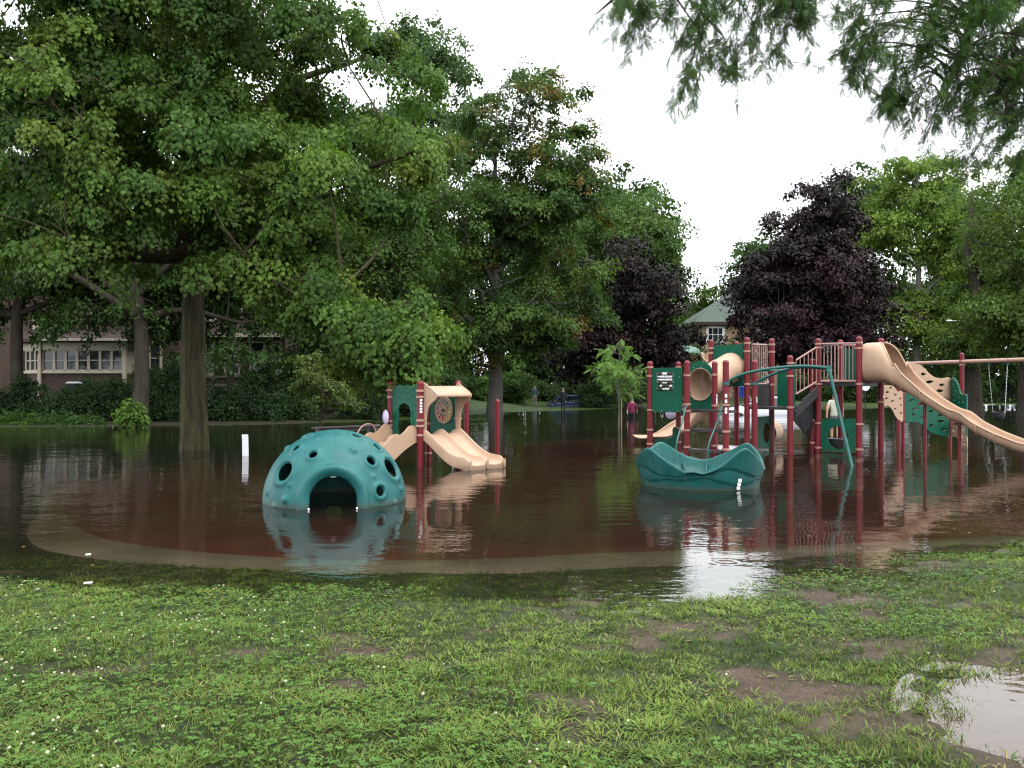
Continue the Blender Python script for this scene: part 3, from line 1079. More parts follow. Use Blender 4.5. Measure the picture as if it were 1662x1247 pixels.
def sticker(t, xy, zs, r, az=-1.57, w=.035, h=.05):
    m = MB()
    for z in zs:
        rows = []
        for k in range(5):
            a = az + (k - 2) * (w / r / 4)
            rows.append([Vector((xy[0] + (r + .002) * math.cos(a), xy[1] + (r + .002) * math.sin(a), z + s * h / 2)) for s in (-1, 1)])
        m.strip(rows)
    o = obj('sticker', m.mesh('sticker', M['white']), t)
    o['kind'] = 'stuff'
    return o

# ------------------------------------------------------------------ small play structure
def build_small():
    A = Vector((GX(682, 16.4), 16.4))
    th = math.radians(44)
    u = Vector((math.cos(th), math.sin(th)))
    v = Vector((-math.sin(th), math.cos(th)))
    S = 0.95
    B, Cc, D = A + u * S, A + v * S, A + (u + v) * S
    t = thing('toddler_play_structure', 'small red-posted toddler play structure with a tan double slide behind the dome', 'play structure', (A.x, A.y, -0.12))
    ztop = 1.66
    post(t, A, ztop, .066, [zpx(y, A.y) for y in (634, 644, 682, 691, 706)])
    post(t, B, ztop + .01, .062, [zpx(y, B.y) for y in (634, 643, 679)])
    post(t, Cc, ztop, .062, [zpx(y, Cc.y) for y in (633, 644, 683, 690)])
    post(t, D, ztop + .01, .062, [zpx(y, D.y) for y in (634, 687, 735)])
    sticker(t, A, [1.29 - .055 * k for k in range(5)], .066, -1.2, .05, .042)
    c3 = lambda p, z: Vector((p.x, p.y, z))
    n2 = -v                                    # outward from the slide face
    # deck
    m = MB()
    m.box(c3((A + D) / 2, .585), (S - .1, S - .1, .05), (c3(u, 0), c3(v, 0), Vector((0, 0, 1))))
    obj('deck', m.mesh('deck', M['black']), t)
    m = MB()
    m.box(c3((A + D) / 2 - u * (S / 2 - .02), .50), (.03, S - .16, .16), (c3(u, 0), c3(v, 0), Vector((0, 0, 1))))
    obj('deck_skirt', m.mesh('deck_skirt', M['black']), t)
    # left doorway panel (A-C)
    w = S
    out = [(.07, .60), (.07, 1.575)] + [(.07 + .81 * k / 12, 1.575 + .018 * math.sin(k * 1.7) + .014 * math.sin(k * 3.1)) for k in range(1, 12)] + [(.88, 1.575), (.88, .60), (.70, .60)]
    arch = [(.70, .60), (.72, .80), (.68, 1.0), (.70, 1.10), (.62, 1.2), (.48, 1.23), (.35, 1.18), (.28, 1.05), (.30, .92), (.25, .78), (.27, .60)]
    out = out + arch[1:]
    obj('doorway_panel', panel_mb(A, Cc, out, [], .025).mesh('doorway_panel', M['green'], 30), t)
    # engraved leaf-bark marks: raised ribs beside the doorway
    d = (Cc - A).normalized()
    nrm = Vector((d.y, -d.x))
    def onp(s, z, o):
        q = A + d * s + nrm * o
        return Vector((q.x, q.y, z))
    m = MB()
    for side in (-1, 1):
        for o in (-.016, .016):
            m.tube(spline([onp(.485 + side * a, z, o) for a, z in ((.27, .66), (.26, .78), (.30, .88), (.245, 1.0), (.27, 1.1))], 4), .008, 6)
    for k in range(9):
        s, z = random.uniform(.15, .8), random.uniform(1.28, 1.52)
        for o in (-.014, .014):
            m.tube(spline([onp(s + a * 1.0, z + b, o) for a, b in ((-.05, .0), (-.02, .02), (.02, -.01), (.05, .015))], 3), .006, 5)
    o = obj('doorway_relief', m.mesh('doorway_relief', M['green'], 60), t)
    o['kind'] = 'stuff'
    # back-right panel with the colour wheel (B-D)
    wpan = obj('wheel_panel', panel_mb(B, D, [(.07, .60), (.07, 1.38), (.88, 1.38), (.88, .60)], [ell(.40, 1.06, .22, .22, 28)], .025).mesh('wheel_panel', M['green'], 30), t)
    d2 = (D - B).normalized()
    n_in = Vector((-d2.y, d2.x))
    if n_in.dot((A + D) / 2 - B) < 0:
        n_in = -n_in
    def onw(s, z, o):
        q = B + d2 * s + n_in * o
        return Vector((q.x, q.y, z))
    R = .235
    sl = []
    for k in range(12):
        a = 2 * math.pi * k / 12
        pts = []
        for rr, da in ((.085, -.05), (.15, -.02), (.195, .08)):
            pts.append((rr, a + da))
        for rr, da in ((.195, .36), (.15, .30), (.085, .22)):
            pts.append((rr, a + da))
        sl.append([(.40 + 1.15 * r_ * math.cos(q), 1.07 + 1.15 * r_ * math.sin(q)) for r_, q in pts])
    mbw = panel_mb(B + n_in * .03, D + n_in * .03, ell(.40, 1.07, .27, .27, 36), sl, .03)
    wheel = obj('colour_wheel', mbw.mesh('colour_wheel', M['tan'], 30), t)
    cols = [(.55, .62, .75), (.12, .35, .60), (.10, .45, .32), (.25, .55, .2), (.75, .68, .15), (.8, .6, .1), (.75, .35, .1), (.6, .06, .08), (.55, .03, .05), (.6, .05, .25), (.65, .08, .35), (.45, .3, .6)]
    for k in range(12):
        m = MB()
        pz = [onw(s, z, .012) for s, z in sl[(k + 2) % 12]]
        m.add(pz + [p + c3(n_in, 0) * .01 for p in pz], [tuple(range(6)), tuple(range(11, 5, -1))] + [(i, (i + 1) % 6, 6 + (i + 1) % 6, 6 + i) for i in range(6)])
        obj('coloured_lens', m.mesh('coloured_lens', pm('lens_colour_%d' % k, cols[k], .3, .5, .05)), wheel)
    m = MB()
    m.tube([onw(.40, 1.07, .03), onw(.40, 1.07, .075)], .03, 12)
    obj('hub', m.mesh('hub', M['black'], 50), wheel)
    # double slide
    sd = (n2 * 0.978 + u * 0.208).normalized()
    def slide_pt(a, s, z):
        q = A + u * a + sd * s
        return Vector((q.x, q.y, z))
    path = [(-.10, .62), (0.0, .625), (.10, .60), (.25, .49), (.45, .335), (.65, .205), (.80, .145), (.95, .125), (1.08, .115), (1.14, .105)]
    rows = []
    sp = spline([Vector((s, 0, z)) for s, z in path], 4)
    for q in sp:
        s, z = q.x, q.z
        e = sstep(1.0, 1.14, s)
        hr = .115 * (1 - .25 * float(e)) * float(sstep(-.12, .06, s) * .55 + .45)
        fall = float(sstep(1.06, 1.14, s)) * .03
        zb = max(z - .10, -0.02) if s < 1.0 else max(z - .13, -.02)
        x0, x1, x2 = .05, .48, .91
        cs = [(x0 - .028, zb), (x0 - .032, z + hr * .7), (x0 - .02, z + hr), (x0 + .012, z + hr), (x0 + .035, z + hr * .5), (x0 + .07, z + .012), (x0 + .2, z - .004), (x1 - .07, z + .012), (x1 - .035, z + hr * .55), (x1 - .014, z + hr * .93), (x1 + .014, z + hr * .93), (x1 + .035, z + hr * .55), (x1 + .07, z + .012), (x1 + .22, z - .004), (x2 - .07, z + .012), (x2 - .035, z + hr * .5), (x2 - .012, z + hr), (x2 + .02, z + hr), (x2 + .032, z + hr * .7), (x2 + .028, zb), (x2 - .05, zb), (x1, zb), (x0 + .05, zb)]
        rows.append([slide_pt(a, s, zz - fall * (zz > z - .05)) for a, zz in cs])
    m = MB()
    m.loft(rows)
    sl_o = obj('slide', m.mesh('slide', M['tan'], 50), t)
    for k in range(3):
        m = MB()
        m.box(slide_pt(.05 + .43 * k, 1.155, .09), (.05, .02, .16), (c3(u, 0), c3(sd, 0), Vector((0, 0, 1))))
        obj('slide_end_rib', m.mesh('slide_end_rib', M['tan']), sl_o)
    # hood over the slide entry: roof sheet and two curved wings
    hood = [(.0, .70), (.05, .675), (.085, .70), (.095, .92), (.13, 1.10), (.20, 1.21), (.33, 1.30), (.37, 1.37), (.34, 1.43), (.15, 1.555), (.0, 1.565)]
    hsm = smooth_poly(hood, 3)
    for a_ in (.055, .905):
        p0 = A + u * a_
        obj('hood_wing', panel_mb(p0, p0 + sd, hsm, [], .035).mesh('hood_wing', M['tan'], 40), t)
    rows = []
    for s_, z_ in ((0, 1.562), (.08, 1.562), (.15, 1.552), (.25, 1.49), (.34, 1.428), (.368, 1.39), (.372, 1.35)):
        rows.append([slide_pt(.037, s_, z_ - .01)] + [slide_pt(.06 + .84 * k / 6, s_, z_) for k in range(7)] + [slide_pt(.923, s_, z_ - .01)])
    m = MB()
    m.strip(rows)
    o = obj('slide_hood', m.mesh('slide_hood', M['tan'], 50), t)
    o.modifiers.new('thickness', 'SOLIDIFY').thickness = .03
    # bumpy climber ramp on the left
    for side, nm in ((.06, 'climber_side'), (.90, 'climber_side')):
        o = [(-.02, .60), (.04, .72), (.12, .80), (.22, .79), (.32, .70), (.42, .64), (.52, .66), (.62, .62), (.75, .50), (.9, .40), (1.0, .25), (1.0, -.02), (.85, -.02), (.6, .16), (.35, .34), (.12, .46), (-.02, .50)]
        o = smooth_poly(o, 3)
        p0 = A + v * side
        obj(nm, panel_mb(p0, p0 - u, o, [], .05).mesh(nm, M['tan'], 40), t)
    rows = []
    for k in range(26):
        s = k / 25
        z = .60 - .56 * s + .045 * abs(math.sin(s * 14))
        rows.append([c3(A + v * (.08 + .80 * j / 12) - u * s, z + .02 * math.sin(j * 2.1 + k)) for j in range(13)])
    m = MB()
    m.strip(rows)
    o = obj('climber_ramp', m.mesh('climber_ramp', M['tan'], 60), t)
    o.modifiers.new('thickness', 'SOLIDIFY').thickness = .04
    m = MB()
    m.tube(spline([c3(A + v * .98 - u * s, z) for s, z in ((.3, .42), (.36, .72), (.5, .82), (.7, .74), (.85, .45), (.9, .1))], 5), .016, 8)
    obj('hand_loop', m.mesh('hand_loop', M['pink_metal'], 60), t)
    # lilac bubble on the far left
    m = MB()
    q = Cc + v * .03 - u * .10
    m.lathe([(.001, .05), (.08, .045), (.14, .02), (.155, 0), (.14, -.02), (.001, -.03)], 24)
    me = m.mesh('bubble_window', M['lilac'], 60)
    o = obj('bubble_window', me, t, (q.x, q.y, zpx(677, q.y)))
    o.rotation_euler = (math.radians(90), 0, math.radians(-62))
    # white foot bracket seen under the slide
    m = MB()
    for a in (.25, .6):
        m.bar(slide_pt(a, .55, .22), slide_pt(a, .55, -.1), .03)
    m.bar(slide_pt(.2, .55, .2), slide_pt(.7, .55, .2), .03)
    obj('slide_support', m.mesh('slide_support', M['steel']), t)
build_small()

# ------------------------------------------------------------------ pair of short posts beside it
def build_short_posts():
    y = 19.4
    a, b = Vector((GX(757, y), y)), Vector((GX(807, y), y))
    t = thing('balance_posts', 'two short plain red posts joined by a dark low bar behind the double slide', 'balance bar', (a.x, a.y, -.12))
    post(t, a, 1.25, .058)
    post(t, b, 1.25, .060)
    m = MB()
    m.bar((a.x, y, .03), (b.x + .09, y, .03), .05, .035)
    obj('bar', m.mesh('bar', M['black']), t)
build_short_posts()

def build_marker():
    y = WY(740)
    x = GX(398.5, y)
    m = MB()
    rows = []
    for k in range(9):
        z = -.14 + .62 * k / 8
        bend = .02 * (k / 8) ** 2
        rows.append([Vector((x + sx * .068 - bend * .8, y + sy * .012 + bend, z)) for sx, sy in ((-1, -1), (1, -1), (1, 1), (-1, 1))])
    m.loft(rows)
    o = obj('marker_post', m.mesh('marker_post', M['white'], 40))
    tag(o, 'flat white plastic marker post standing in the flood left of the dome', 'marker post')
build_marker()

def build_bench():
    t = thing('bench', 'low greyish plank bench barely above the water behind the dome', 'bench', (GX(560, 26), 26, -.15))
    a, b = P(511, 694, 27.5), P(611, 690, 25.5)
    grey = pm('weathered_plank', (.13, .115, .115), .7, .3, .3, 6)
    m = MB()
    m.bar(a, b, .28, .045)
    obj('seat', m.mesh('seat', grey), t)
    m = MB()
    m.bar(a - Vector((0, -.16, .10)), b - Vector((0, -.16, .10)), .04, .10)
    obj('side_rail', m.mesh('side_rail', grey), t)
    for f in (.12, .88):
        q = a.lerp(b, f)
        m = MB()
        m.bar((q.x, q.y, q.z), (q.x, q.y, -.2), .07)
        obj('leg', m.mesh('leg', grey), t)
build_bench()

# floating scraps of litter
for (px, py, w, lab) in ((143, 900, .05, 'tiny white scrap floating over the submerged concrete at the left'), (143, 946, .07, 'white paper scrap floating near the grassy left shore'), (60, 957, .03, 'small pale fleck of litter at the far left waterline')):
    Y = WY(py, 0.004)
    m = MB()
    x = GX(px, Y)
    m.add([(x - w / 2, Y - .01, .004), (x + w / 2, Y - .014, .006), (x + w / 2.2, Y + .014, .012), (x - w / 2.1, Y + .01, .010)], [(0, 1, 2, 3)])
    o = obj('litter_scrap', m.mesh('litter_scrap', M['white']))
    o.modifiers.new('thickness', 'SOLIDIFY').thickness = .002
    tag(o, lab, 'litter')

# leaves and bits adrift on the flood
def drift():
    r = np.random.default_rng(44)
    n = 420
    x = r.uniform(-9, 14, n)
    y = r.uniform(6.8, 30, n) ** 1.0
    clump = fbm(x * .5, y * .5, 33, 3)
    ok = (r.random(n) < sstep(.42, .62, clump)) & (terrain(x, y) < -.02)
    x, y = x[ok], y[ok]
    n = len(x)
    th = r.random(n) * 6.28
    pos = np.stack([x, y, np.full(n, .004)], -1)
    al = np.stack([np.cos(th), np.sin(th), .05 * r.normal(size=n)], -1)
    col = np.where((r.random(n) < .5)[:, None], np.array([.10, .12, .03]), np.array([.16, .10, .045])) * (.6 + .8 * r.random((n, 1)))
    v, f4, c4 = stamp(pos, al, np.tile([0, 0, 1.0], (n, 1)) + .06 * r.normal(size=(n, 3)), .02 + .035 * r.random(n), [(0, 0, 0), (.36, .42, .05), (0, 1, 0), (-.36, .42, .05)], [(0, 1, 2, 3)], col)
    o = obj('floating_leaves', np_mesh('floating_leaves', v, f4, 4, M['grass'], c4))
    o['kind'] = 'stuff'
    o['label'] = 'small leaves and bits floating on the flood water'
drift()
# ------------------------------------------------------------------ large play structure
def build_big():
    O = Vector((GX(1115, 19.2), 19.2))
    bdir = Vector((.78, .62)).normalized()
    adir = Vector((.62, -.78)).normalized()
    G = 1.04
    t = thing('large_play_structure', 'large play structure with many red posts, tunnel, railed decks and a long tan slide', 'play structure', (O.x, O.y, -.15))
    spec = {'p1': (0, -1, 1055), 'p2': (1, -1, 1101), 'p3': (0, 0, 1115), 'p4': (1, 0, 1160), 'p5': (0, 1, 1178), 'p6': (1, 1, 1224.6), 'p7': (2, 0, 1212.5), 'p8': (3, 0, 1252.5),
            'p9': (2, -1, 1154), 'p10': (3, -1, 1195.5), 'p11': (2, 1, 1282.5), 'p12': (3, 1, 1319)}
    pp = {}
    for k, (i, j, px) in spec.items():
        y = O.y + G * (i * bdir.y + j * adir.y)
        pp[k] = Vector((GX(px, y), y))
    for k, px, y in (('p13', 1328, 20.2), ('p15', 1394.5, 19.4), ('p14', 1364, 20.85), ('p16', 1430, 20.05)):
        pp[k] = Vector((GX(px, y), y))
    tops = {'p1': 586, 'p2': 587, 'p3': 585, 'p4': 586, 'p5': 584, 'p6': 584, 'p7': 547, 'p8': 549, 'p9': 551, 'p10': 554, 'p11': 576.5, 'p12': 582, 'p13': 549, 'p14': 551, 'p15': 546, 'p16': 548.5}
    cols = {'p1': (596, 610, 665, 697, 720), 'p2': (596, 694, 717), 'p3': (609, 656, 667, 698, 725), 'p4': (608, 658, 723), 'p5': (657, 700, 729), 'p6': (), 'p7': (557, 570, 623), 'p8': (559, 571, 624),
            'p9': (565, 573), 'p10': (), 'p11': (589, 610, 661), 'p12': (682, 718), 'p13': (558, 564, 623, 686.5, 726), 'p14': (557, 564, 617), 'p15': (556, 565, 623, 688, 729), 'p16': (558, 652)}
    for k, q in pp.items():
        r = .062 if k in ('p2', 'p9', 'p10', 'p12', 'p14') else .067
        post(t, q, zpx(tops[k], q.y), r, [zpx(y, q.y) for y in cols[k]])
    sticker(t, pp['p5'], [zpx(y, pp['p5'].y) for y in (642, 651, 664, 668)], .067, -1.75, .05, .075)
    sticker(t, pp['p4'], [zpx(y, pp['p4'].y) for y in (642, 648, 653)], .067, -1.0, .03, .07)
    sticker(t, pp['p6'], [zpx(y, pp['p6'].y) for y in (646, 651)], .067, -1.0, .025, .06)
    sticker(t, pp['p7'], [zpx(y, pp['p7'].y) for y in (644, 655, 668)], .067, -.5, .04, .06)
    sticker(t, pp['p16'], [zpx(643, pp['p16'].y)], .067, -.9, .03, .08)
    c3 = lambda p, z: Vector((p.x, p.y, z))

    def deck(ks, z, name='deck', th=.06, mat='black'):
        m = MB()
        ce = sum((pp[k] for k in ks), Vector((0, 0))) / len(ks)
        pts = [ce + (pp[k] - ce) * .97 for k in ks]
        n = len(pts)
        m.add([c3(p, z) for p in pts] + [c3(p, z - th) for p in pts], [tuple(range(n)), tuple(range(2 * n - 1, n - 1, -1))] + [(i, (i + 1) % n, n + (i + 1) % n, n + i) for i in range(n)])
        return obj(name, m.mesh(name, M[mat]), t)
    deck(('p1', 'p2', 'p4', 'p3'), 1.01)
    deck(('p7', 'p8', 'p10', 'p9'), 1.61)
    deck(('p7', 'p8', 'p12', 'p11'), 1.06)
    deck(('p13', 'p15', 'p16', 'p14'), 1.64, th=.09)

    def ppanel(name, k0, k1, outline_px, holes_px=(), mat='green', th=.025, off=0.0, sm=0):
        P0, P1 = (pp[k0] if isinstance(k0, str) else k0), (pp[k1] if isinstance(k1, str) else k1)
        if off:
            d = (P1 - P0).normalized()
            nn = Vector((d.y, -d.x)) * off
            P0, P1 = P0 + nn, P1 + nn
        o = [to_plane(P0, P1, *q) for q in outline_px]
        if sm:
            o = smooth_poly(o, sm)
        hs = []
        for h in holes_px:
            cx, cyy, rx, ry = h[:4]
            rot = h[4] if len(h) > 4 else 0
            c0 = to_plane(P0, P1, cx, cyy)
            sx = abs(to_plane(P0, P1, cx + 1, cyy)[0] - c0[0])
            sz = abs(to_plane(P0, P1, cx, cyy + 1)[1] - c0[1])
            n_ = 24 if rx > 10 else 12
            q = []
            for i in range(n_):
                an = 2 * math.pi * i / n_
                dx, dy = rx * math.cos(an), ry * math.sin(an)
                dx, dy = dx * math.cos(rot) - dy * math.sin(rot), dx * math.sin(rot) + dy * math.cos(rot)
                q.append((c0[0] + dx * sx * (1 if P1.x > P0.x else -1), c0[1] - dy * sz))
            hs.append(q)
        return obj(name, panel_mb(P0, P1, o, hs, th).mesh(name, M[mat], 30), t)
    def bolts(par, k0, k1, pts, off=.02):
        P0, P1 = pp[k0], pp[k1]
        d = (P1 - P0).normalized()
        nn = Vector((d.y, -d.x))
        if nn.y > 0:
            nn = -nn
        for q in pts:
            s, z = to_plane(P0, P1, *q)
            c = c3(P0 + d * s + nn * off, z)
            obj('bolt', BOLT, par, c)
    m = MB()
    bmq = bmesh.new()
    bmesh.ops.create_icosphere(bmq, subdivisions=1, radius=.014)
    m.add([v.co[:] for v in bmq.verts], [[v.index for v in f.verts] for f in bmq.faces])
    bmq.free()
    BOLT = m.mesh('bolt', M['steel'], 60)

    # bead-counting panel
    pn = ppanel('bead_panel', 'p1', 'p3', [(1058, 597), (1106, 596), (1106, 669), (1058, 668)], [])
    P0, P1 = pp['p1'], pp['p3']
    d = (P1 - P0).normalized()
    cols_b = "..##..;o#####;o#####;..oo..;.#...#;..o##.".split(';')
    mw, mbz = MB(), MB()
    dk = pm('brown_bead', (.07, .045, .03), .5, .3, .2)
    for rr in range(6):
        for cc_ in range(6):
            px, py = 1069.8 + cc_ * 3.9 + 1, 606.4 + rr * 4.95
            s, z = to_plane(P0, P1, px, py)
            tgt = mbz if cols_b[rr][cc_] == '.' else mw
            fr_ = Vector((d.y, -d.x)) * .03
            tgt.tube([c3(P0 + d * (s - .026) + fr_, z), c3(P0 + d * (s + .026) + fr_, z)], .029 if cols_b[rr][cc_] != 'o' else .02, 8)
    o = obj('beads', mw.mesh('beads', M['white'], 50), pn)
    o['kind'] = 'stuff'
    o = obj('dark_beads', mbz.mesh('dark_beads', dk, 50), pn)
    o['kind'] = 'stuff'
    for rr in range(6):
        m = MB()
        s0, z = to_plane(P0, P1, 1067, 606.4 + rr * 4.95)
        s1, _ = to_plane(P0, P1, 1095, 606.4 + rr * 4.95)
        m.tube([c3(P0 + d * s0 + fr_, z), c3(P0 + d * s1 + fr_, z)], .007, 6)
        obj('bead_rod', m.mesh('bead_rod', M['steel'], 50), pn)
    # green backing so the window reads closed behind the beads
    bolts(pn, 'p1', 'p3', [(1062, 666), (1075, 666.5), (1088, 667), (1101, 667), (1068, 609), (1093.5, 609), (1068, 619), (1093.5, 619), (1068, 629), (1093.5, 629), (1104, 611.5)])
    # tunnel mouth panel (p2-p4) and tunnel up to the high deck
    tp = ppanel('tunnel_panel', 'p2', 'p4', [(1117, 664), (1117, 600), (1123, 591), (1130, 587), (1137, 585.5), (1145, 587.5), (1152, 593), (1156, 600), (1156, 664)], [(1137, 624, 19, 26)])
    bolts(tp, 'p2', 'p4', [(1126.7, 597), (1138, 596.5), (1148.5, 603), (1154.5, 611), (1155, 630), (1148.5, 642), (1138, 648.5), (1127.5, 648.5)])
    s, z = to_plane(pp['p2'], pp['p4'], 1137, 624)
    d24 = (pp['p4'] - pp['p2']).normalized()
    a0 = c3(pp['p2'] + d24 * s, z)
    s, z = to_plane(pp['p9'], pp['p7'], 1187, 598)
    d97 = (pp['p7'] - pp['p9']).normalized()
    a1 = c3(pp['p9'] + d97 * s, z)
    R = .37
    m = MB()
    ax = c3(bdir, 0)
    pts = [a0 - ax * .03, a0 + ax * .12, a0.lerp(a1, .5), a1 - ax * .12, a1 + ax * .05]
    sp = spline(pts, 8)
    rr_ = [R] * len(sp)
    mid = len(sp) // 2
    # rings keep the section upright across the axis
    n = 36
    rows = []
    lx = Vector((-bdir.y, bdir.x, 0))
    for i, q in enumerate(sp):
        rad = R + (.022 if abs(i - mid) <= 1 else 0) + (.02 if i < 2 or i > len(sp) - 3 else 0)
        rows.append([q + lx * (rad * math.cos(2 * math.pi * j / n)) + Vector((0, 0, rad * math.sin(2 * math.pi * j / n))) for j in range(n)])
    m.strip(rows, True)
    # slots are black bars laid on the tube in place of dark openings
    tun = obj('tunnel', m.mesh('tunnel', M['tan'], 60), t)
    tun.modifiers.new('thickness', 'SOLIDIFY').thickness = .02
    for f, an in ((.62, 3.75), (.80, 3.55), (.72, 4.2), (.9, 3.75)):
        q = a0.lerp(a1, f)
        e1 = q + lx * ((R + .013) * math.cos(an)) + Vector((0, 0, (R + .013) * math.sin(an)))
        e2 = q + lx * ((R + .013) * math.cos(an - .22)) + Vector((0, 0, (R + .013) * math.sin(an - .22)))
        m = MB()
        m.bar(e1, e2, .07, .012)
        obj('dark_slot_bar', m.mesh('dark_slot_bar', M['black']), tun)
    ppanel('high_panel', 'p9', 'p7', [(1157, 561), (1206, 558), (1206, 627), (1157, 627)], [(1187, 598, 17, 22)])
    # railing helper
    def railing(A3, B3, zt0, zt1, zb0, zb1, nb, inset=.08, feet=True):
        dv = (B3 - A3)
        rail = MB()
        f0, f1 = inset, 1 - inset
        pt = [c3(A3 + dv * f, zt0 + (zt1 - zt0) * f) for f in (f0, f1)]
        pb = [c3(A3 + dv * f, zb0 + (zb1 - zb0) * f) for f in (f0, f1)]
        rail.tube([pt[0], pt[1]], .021, 8)
        top = obj('railing', rail.mesh('railing', M['pink_metal'], 60), t)
        lo = MB()
        lo.tube([pb[0], pb[1]], .021, 8)
        obj('lower_rail', lo.mesh('lower_rail', M['pink_metal'], 60), top)
        for k in range(nb):
            f = k / (nb - 1)
            m = MB()
            m.tube([pt[0].lerp(pt[1], f), pb[0].lerp(pb[1], f)], .0125, 6)
            obj('baluster', m.mesh('baluster', M['pink_metal'], 60), top)
        return top
    railing(pp['p7'], pp['p8'], zpx(558.5, 20.5), zpx(559.5, 21.1), zpx(622.5, 20.5), zpx(623, 21.1), 9, .2)
    railing(pp['p13'], pp['p15'], zpx(558, 20.2), zpx(557, 19.4), zpx(619, 20.2), zpx(618.5, 19.4), 11, .06)
    railing(pp['p14'], pp['p13'], zpx(560, 20.85), zpx(558, 20.2), zpx(617, 20.85), zpx(618, 20.2), 6, .08)
    railing(pp['p14'], pp['p16'], zpx(560, 20.85), zpx(560, 20.05), zpx(617, 20.85), zpx(618, 20.05), 7, .08)
    ppanel('back_panel', 'p14', 'p16', [(1371, 566), (1393, 566), (1393, 616), (1371, 616)], off=.03)
    Q0, Q1 = Vector((GX(1291, 19.75), 19.75)), Vector((GX(1326, 19.95), 19.95))
    railing(Q0, Q1, zpx(585, 19.75), zpx(563, 19.95), zpx(640, 19.75), zpx(619, 19.95), 6, .03)
    # stair between mid and high deck
    def stair(name, A3, B3, za, zb, wvec, nst, mat='black'):
        st = MB()
        for s in (0, 1):
            a, b_ = c3(A3, za) + wvec * s, c3(B3, zb) + wvec * s
            st.add([a + Vector((0, 0, .05)), b_ + Vector((0, 0, .05)), b_ - Vector((0, 0, .20)), a - Vector((0, 0, .20))], [(0, 1, 2, 3)])
        me = st.mesh(name, M[mat])
        o = obj(name, me, t)
        o.modifiers.new('thickness', 'SOLIDIFY').thickness = .03
        for k in range(nst):
            f = (k + .5) / nst
            q = c3(A3.lerp(B3, f), za + (zb - za) * f) + wvec * .5
            m = MB()
            ln = (B3 - A3).normalized()
            m.box(q, ((B3 - A3).length / nst * 1.1, wvec.length, .03), (c3(ln, 0), wvec.normalized(), Vector((0, 0, 1))))
            obj('tread', m.mesh('tread', M[mat]), o)
    wv = c3(-adir * .1 + bdir * .2, 0).normalized() * .75
    stair('stair', Q0, Q1, 1.02, 1.50, wv, 3)
    q0, q1 = Vector((GX(1281, 20.0), 20.0)), Vector((GX(1320, 20.4), 20.4))
    stair('lower_stair', q0, q1, zpx(662, 20), zpx(705, 20.4), c3(Vector((.3, .9)), 0).normalized() * .7, 3)
    m = MB()
    m.add([P(1297, 668, 20.15), P(1330, 641, 20.3), P(1330, 668, 20.3), P(1316, 705, 20.3), P(1306, 703, 20.2)], [(0, 1, 2, 3, 4)])
    o = obj('stair_side', m.mesh('stair_side', M['black']), t)
    o.modifiers.new('thickness', 'SOLIDIFY').thickness = .04
    # barrier between mid deck and high deck, back panel of the mid deck
    ppanel('riser_panel', 'p7', 'p8', [(1228, 624), (1250, 624), (1250, 664), (1228, 662)], mat='black')
    m = ppanel('mid_panel', 'p8', 'p12', [(1262, 600), (1290, 600), (1290, 664), (1262, 664)])
    ppanel('slide_side_panel', 'p15', 'p16', [(1399, 563), (1428, 563), (1428, 618), (1399, 618)], [(1414, 592, 13, 24)])
    # lower play panels
    ppanel('porthole_panel', 'p13', 'p15', [(1333, 680), (1388.5, 679), (1388.5, 735), (1333, 733)], [(1360.5, 710, 17.5, 19)])
    ppanel('crawl_panel', 'p7', 'p8', [(1229, 676), (1250, 675), (1250, 727), (1229, 728)], [(1244, 703, 6, 17)])
    m = MB()
    q = P(1243, 703, 21.25)
    rows = [[q + Vector((.2 * k, .35 * k, 0)) + Vector((.26 * math.cos(an), .0, .28 * math.sin(an))) for an in [2 * math.pi * i / 20 for i in range(20)]] for k in range(3)]
    m.strip(rows, True)
    m.add(rows[-1], [tuple(range(20))])
    obj('crawl_tube', m.mesh('crawl_tube', M['tan'], 50), t)
    ppanel('low_panel', 'p1', 'p2', [(1063, 712), (1080, 712), (1092, 709), (1092, 696), (1095, 692), (1098.5, 695), (1098.5, 729), (1063, 729)])
    m = MB()
    z0 = .10
    tri = [pp['p4'] + adir * .1, pp['p6'], pp['p7'] + bdir * .1, pp['p9'] + adir * .1]
    m.add([c3(p, z0) for p in tri] + [c3(p, z0 - .05) for p in tri], [(0, 1, 2, 3), (7, 6, 5, 4), (0, 1, 5, 4), (1, 2, 6, 5), (2, 3, 7, 6), (3, 0, 4, 7)])
    obj('low_platform', m.mesh('low_platform', M['pale_step']), t)
    m = MB()
    m.box(c3((pp['p13'] + pp['p15'] * 1) / 2 + Vector((.12, .42)), .16), (.55, .35, .30), (c3(adir, 0), c3(bdir, 0), Vector((0, 0, 1))))
    obj('seat', m.mesh('seat', M['black']), t)
    # steps up to the low deck, grab rails
    for j, z in ((.32, 1.0), (.14, .575), (.04, .13)):
        cpt = (pp['p3'] + pp['p5']) / 2 + bdir * (G * j)
        m = MB()
        m.box(c3(cpt, z), (.24, (pp['p5'] - pp['p3']).length - .12, .055), (c3(bdir, 0), c3((pp['p5'] - pp['p3']).normalized(), 0), Vector((0, 0, 1))))
        obj('step', m.mesh('step', M['dark_step']), t)
    for (x0, y0, Y0, x1, y1, Y1) in ((1115, 659, 19.1, 1098, 719, 18.5), (1174, 659, 18.7, 1150, 722, 18.2)):
        m = MB()
        e0, e1 = P(x0, y0, Y0), P(x1, y1, Y1)
        m.tube(spline([e0, e0.lerp(e1, .12) + Vector((-.02, -.02, .03)), e0.lerp(e1, .5), e1, e1 + Vector((0, 0, -.35))], 4), .019, 8)
        obj('grab_rail', m.mesh('grab_rail', M['green_metal'], 60), t)
    # lilac bubble behind the bead panel
    m = MB()
    m.lathe([(.001, .05), (.08, .045), (.13, .02), (.145, 0), (.13, -.02), (.001, -.03)], 24)
